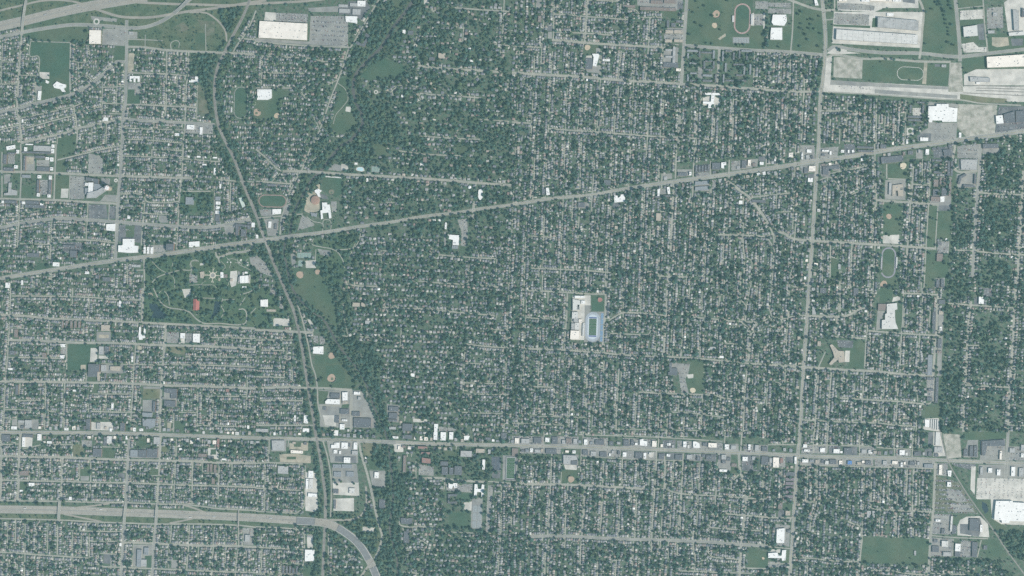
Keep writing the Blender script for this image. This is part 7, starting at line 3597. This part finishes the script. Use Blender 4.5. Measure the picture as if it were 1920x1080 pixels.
for nm, (w, s) in FREEWAYS.items():
    P, Lg = resample(smooth(pts(s)), 1.0)
    t = 3.0
    while t < Lg - 3:
        i = int(t)
        d = P[i + 1] - P[i]
        side = random.choice((-1, 1))
        q = P[i] + np.array([-d[1], d[0]]) / np.linalg.norm(d) * side * (0.9 + (random.choice((0, 1, 2, 3)) + 0.5) * (w / 2 - 1.9) / 4)
        h = math.atan2(-d[1], d[0]) + (0 if side > 0 else math.pi)
        if 0 < q[0] < 1920 and 0 < q[1] < 1080:
            cars.append((q[0], q[1], h, level.max() * STEP + 0.4 if not 545 < q[0] < 710 or nm == 'upper' else 1.65, 2 if random.random() < 0.12 else 1))
        t += random.expovariate(1 / 9.0) + 2
for nm, (w, s) in AVENUES.items():
    P, Lg = resample(smooth(pts(s)), 1.0)
    t = 3.0
    while t < Lg - 3:
        i = int(t)
        d = P[i + 1] - P[i]
        side = random.choice((-1, 1))
        q = P[i] + np.array([-d[1], d[0]]) / np.linalg.norm(d) * side * (w / 4 + random.choice((-0.9, 0.9)))
        if 0 < q[0] < 1920 and 0 < q[1] < 1080:
            cars.append((q[0], q[1], math.atan2(-d[1], d[0]) + (0 if side > 0 else math.pi), 0.62, 1))
        t += random.expovariate(1 / 16.0) + 2
print('cars', len(cars))
moving = [c for c in cars if c[4]]
parked = [c for c in cars if not c[4]]
random.shuffle(parked)
single = (moving + parked)[:300]
restc = (moving + parked)[300:]
cproto = {}
for x, y, h, z, k in single:
    ci = random.choices(range(6), (0.34, 0.22, 0.16, 0.16, 0.06, 0.06))[0]
    if k == 2:
        ci = random.randrange(2)
        o = link('lorry', TRUCKS[ci], None, (*wx((x, y)), z), h)
        tag(o, 'lorry', group='lorries on the freeways', at=(x, y), desc=f'{CCOL[ci][0]} lorry driving')
    else:
        o = link('car', CARS[ci], None, (*wx((x, y)), z), h)
        tag(o, 'car', group='cars on the roads and lots', at=(x, y), desc=f'{CCOL[ci][0]} car {"driving" if k else "parked"}')
        cproto.setdefault(ci, o)
R = np.array([(c[0], c[1], c[2], c[3]) for c in restc])
csrc = [cproto[k] for k in sorted(cproto)]
PX = np.stack([(R[:, 0] - 960) * S, (540 - R[:, 1]) * S, R[:, 3]], 1)
pk = rng.choice(len(csrc), len(R), p=np.array([0.34, 0.22, 0.16, 0.16, 0.06, 0.06])[:len(csrc)] / sum([0.34, 0.22, 0.16, 0.16, 0.06, 0.06][:len(csrc)]))
cloud('parked_car_rows', PX, np.ones(len(R)), R[:, 2], np.ones(len(R)), pk, csrc, 'thousands of parked cars filling the lots of the city', 'cars')
# ---------------------------------------------------------------- air
hz = box_mesh('haze', 2 * gx + 400, 2 * gy + 400, ALT + 61.0, bpy.data.materials.new('air_haze'), -1.0)
mh = hz.materials[0]
mh.use_nodes = True
t = mh.node_tree
t.nodes.clear()
mo = t.nodes.new('ShaderNodeOutputMaterial')
pv = t.nodes.new('ShaderNodeVolumePrincipled')
pv.inputs['Color'].default_value = (*HAZE_COLOR, 1)
pv.inputs['Density'].default_value = HAZE_DENSITY
pv.inputs['Anisotropy'].default_value = 0.0
t.links.new(pv.outputs[0], mo.inputs['Volume'])
o = link('haze', hz)
tag(o, 'haze', 'thin bluish summer haze filling the air over the city', 'stuff')

# ---------------------------------------------------------------- labels from the surroundings
LM = []
for ln in LANDMARKS.strip().splitlines():
    q, ph = ln.split(' ', 1)
    LM.append((*map(float, q.split(',')), ph))
LA = np.array([(a, b) for a, b, _ in LM])
by = {}
for nm, (x, y, desc) in PLACE.items():
    dd = np.hypot(LA[:, 0] - x, LA[:, 1] - y)
    k = int(dd.argmin())
    dx, dy = x - LA[k, 0], y - LA[k, 1]
    if dd[k] < 5:
        w = 'at'
    elif abs(dx) > 2.2 * abs(dy):
        w = 'right of' if dx > 0 else 'left of'
    elif abs(dy) > 2.2 * abs(dx):
        w = 'below' if dy > 0 else 'above'
    else:
        w = ('lower ' if dy > 0 else 'upper ') + ('right of' if dx > 0 else 'left of')
    by.setdefault(f'{desc} {w} the {LM[k][2]}', []).append((dd[k], nm))
ORD = ['', 'second', 'third', 'fourth', 'fifth', 'sixth', 'seventh', 'eighth', 'ninth', 'tenth', 'eleventh', 'twelfth', 'thirteenth', 'fourteenth', 'fifteenth']
for lab, L in by.items():
    L.sort()
    for i, (_, nm) in enumerate(L):
        s = lab if len(L) == 1 else lab + (', nearest one' if i == 0 else f', {ORD[i] if i < 15 else str(i + 1) + "th"} nearest')
        bpy.data.objects[nm]['label'] = s[0].lower() + s[1:]
        if len(s.replace('-', ' ').split()) > 16:
            print('LONG', s)
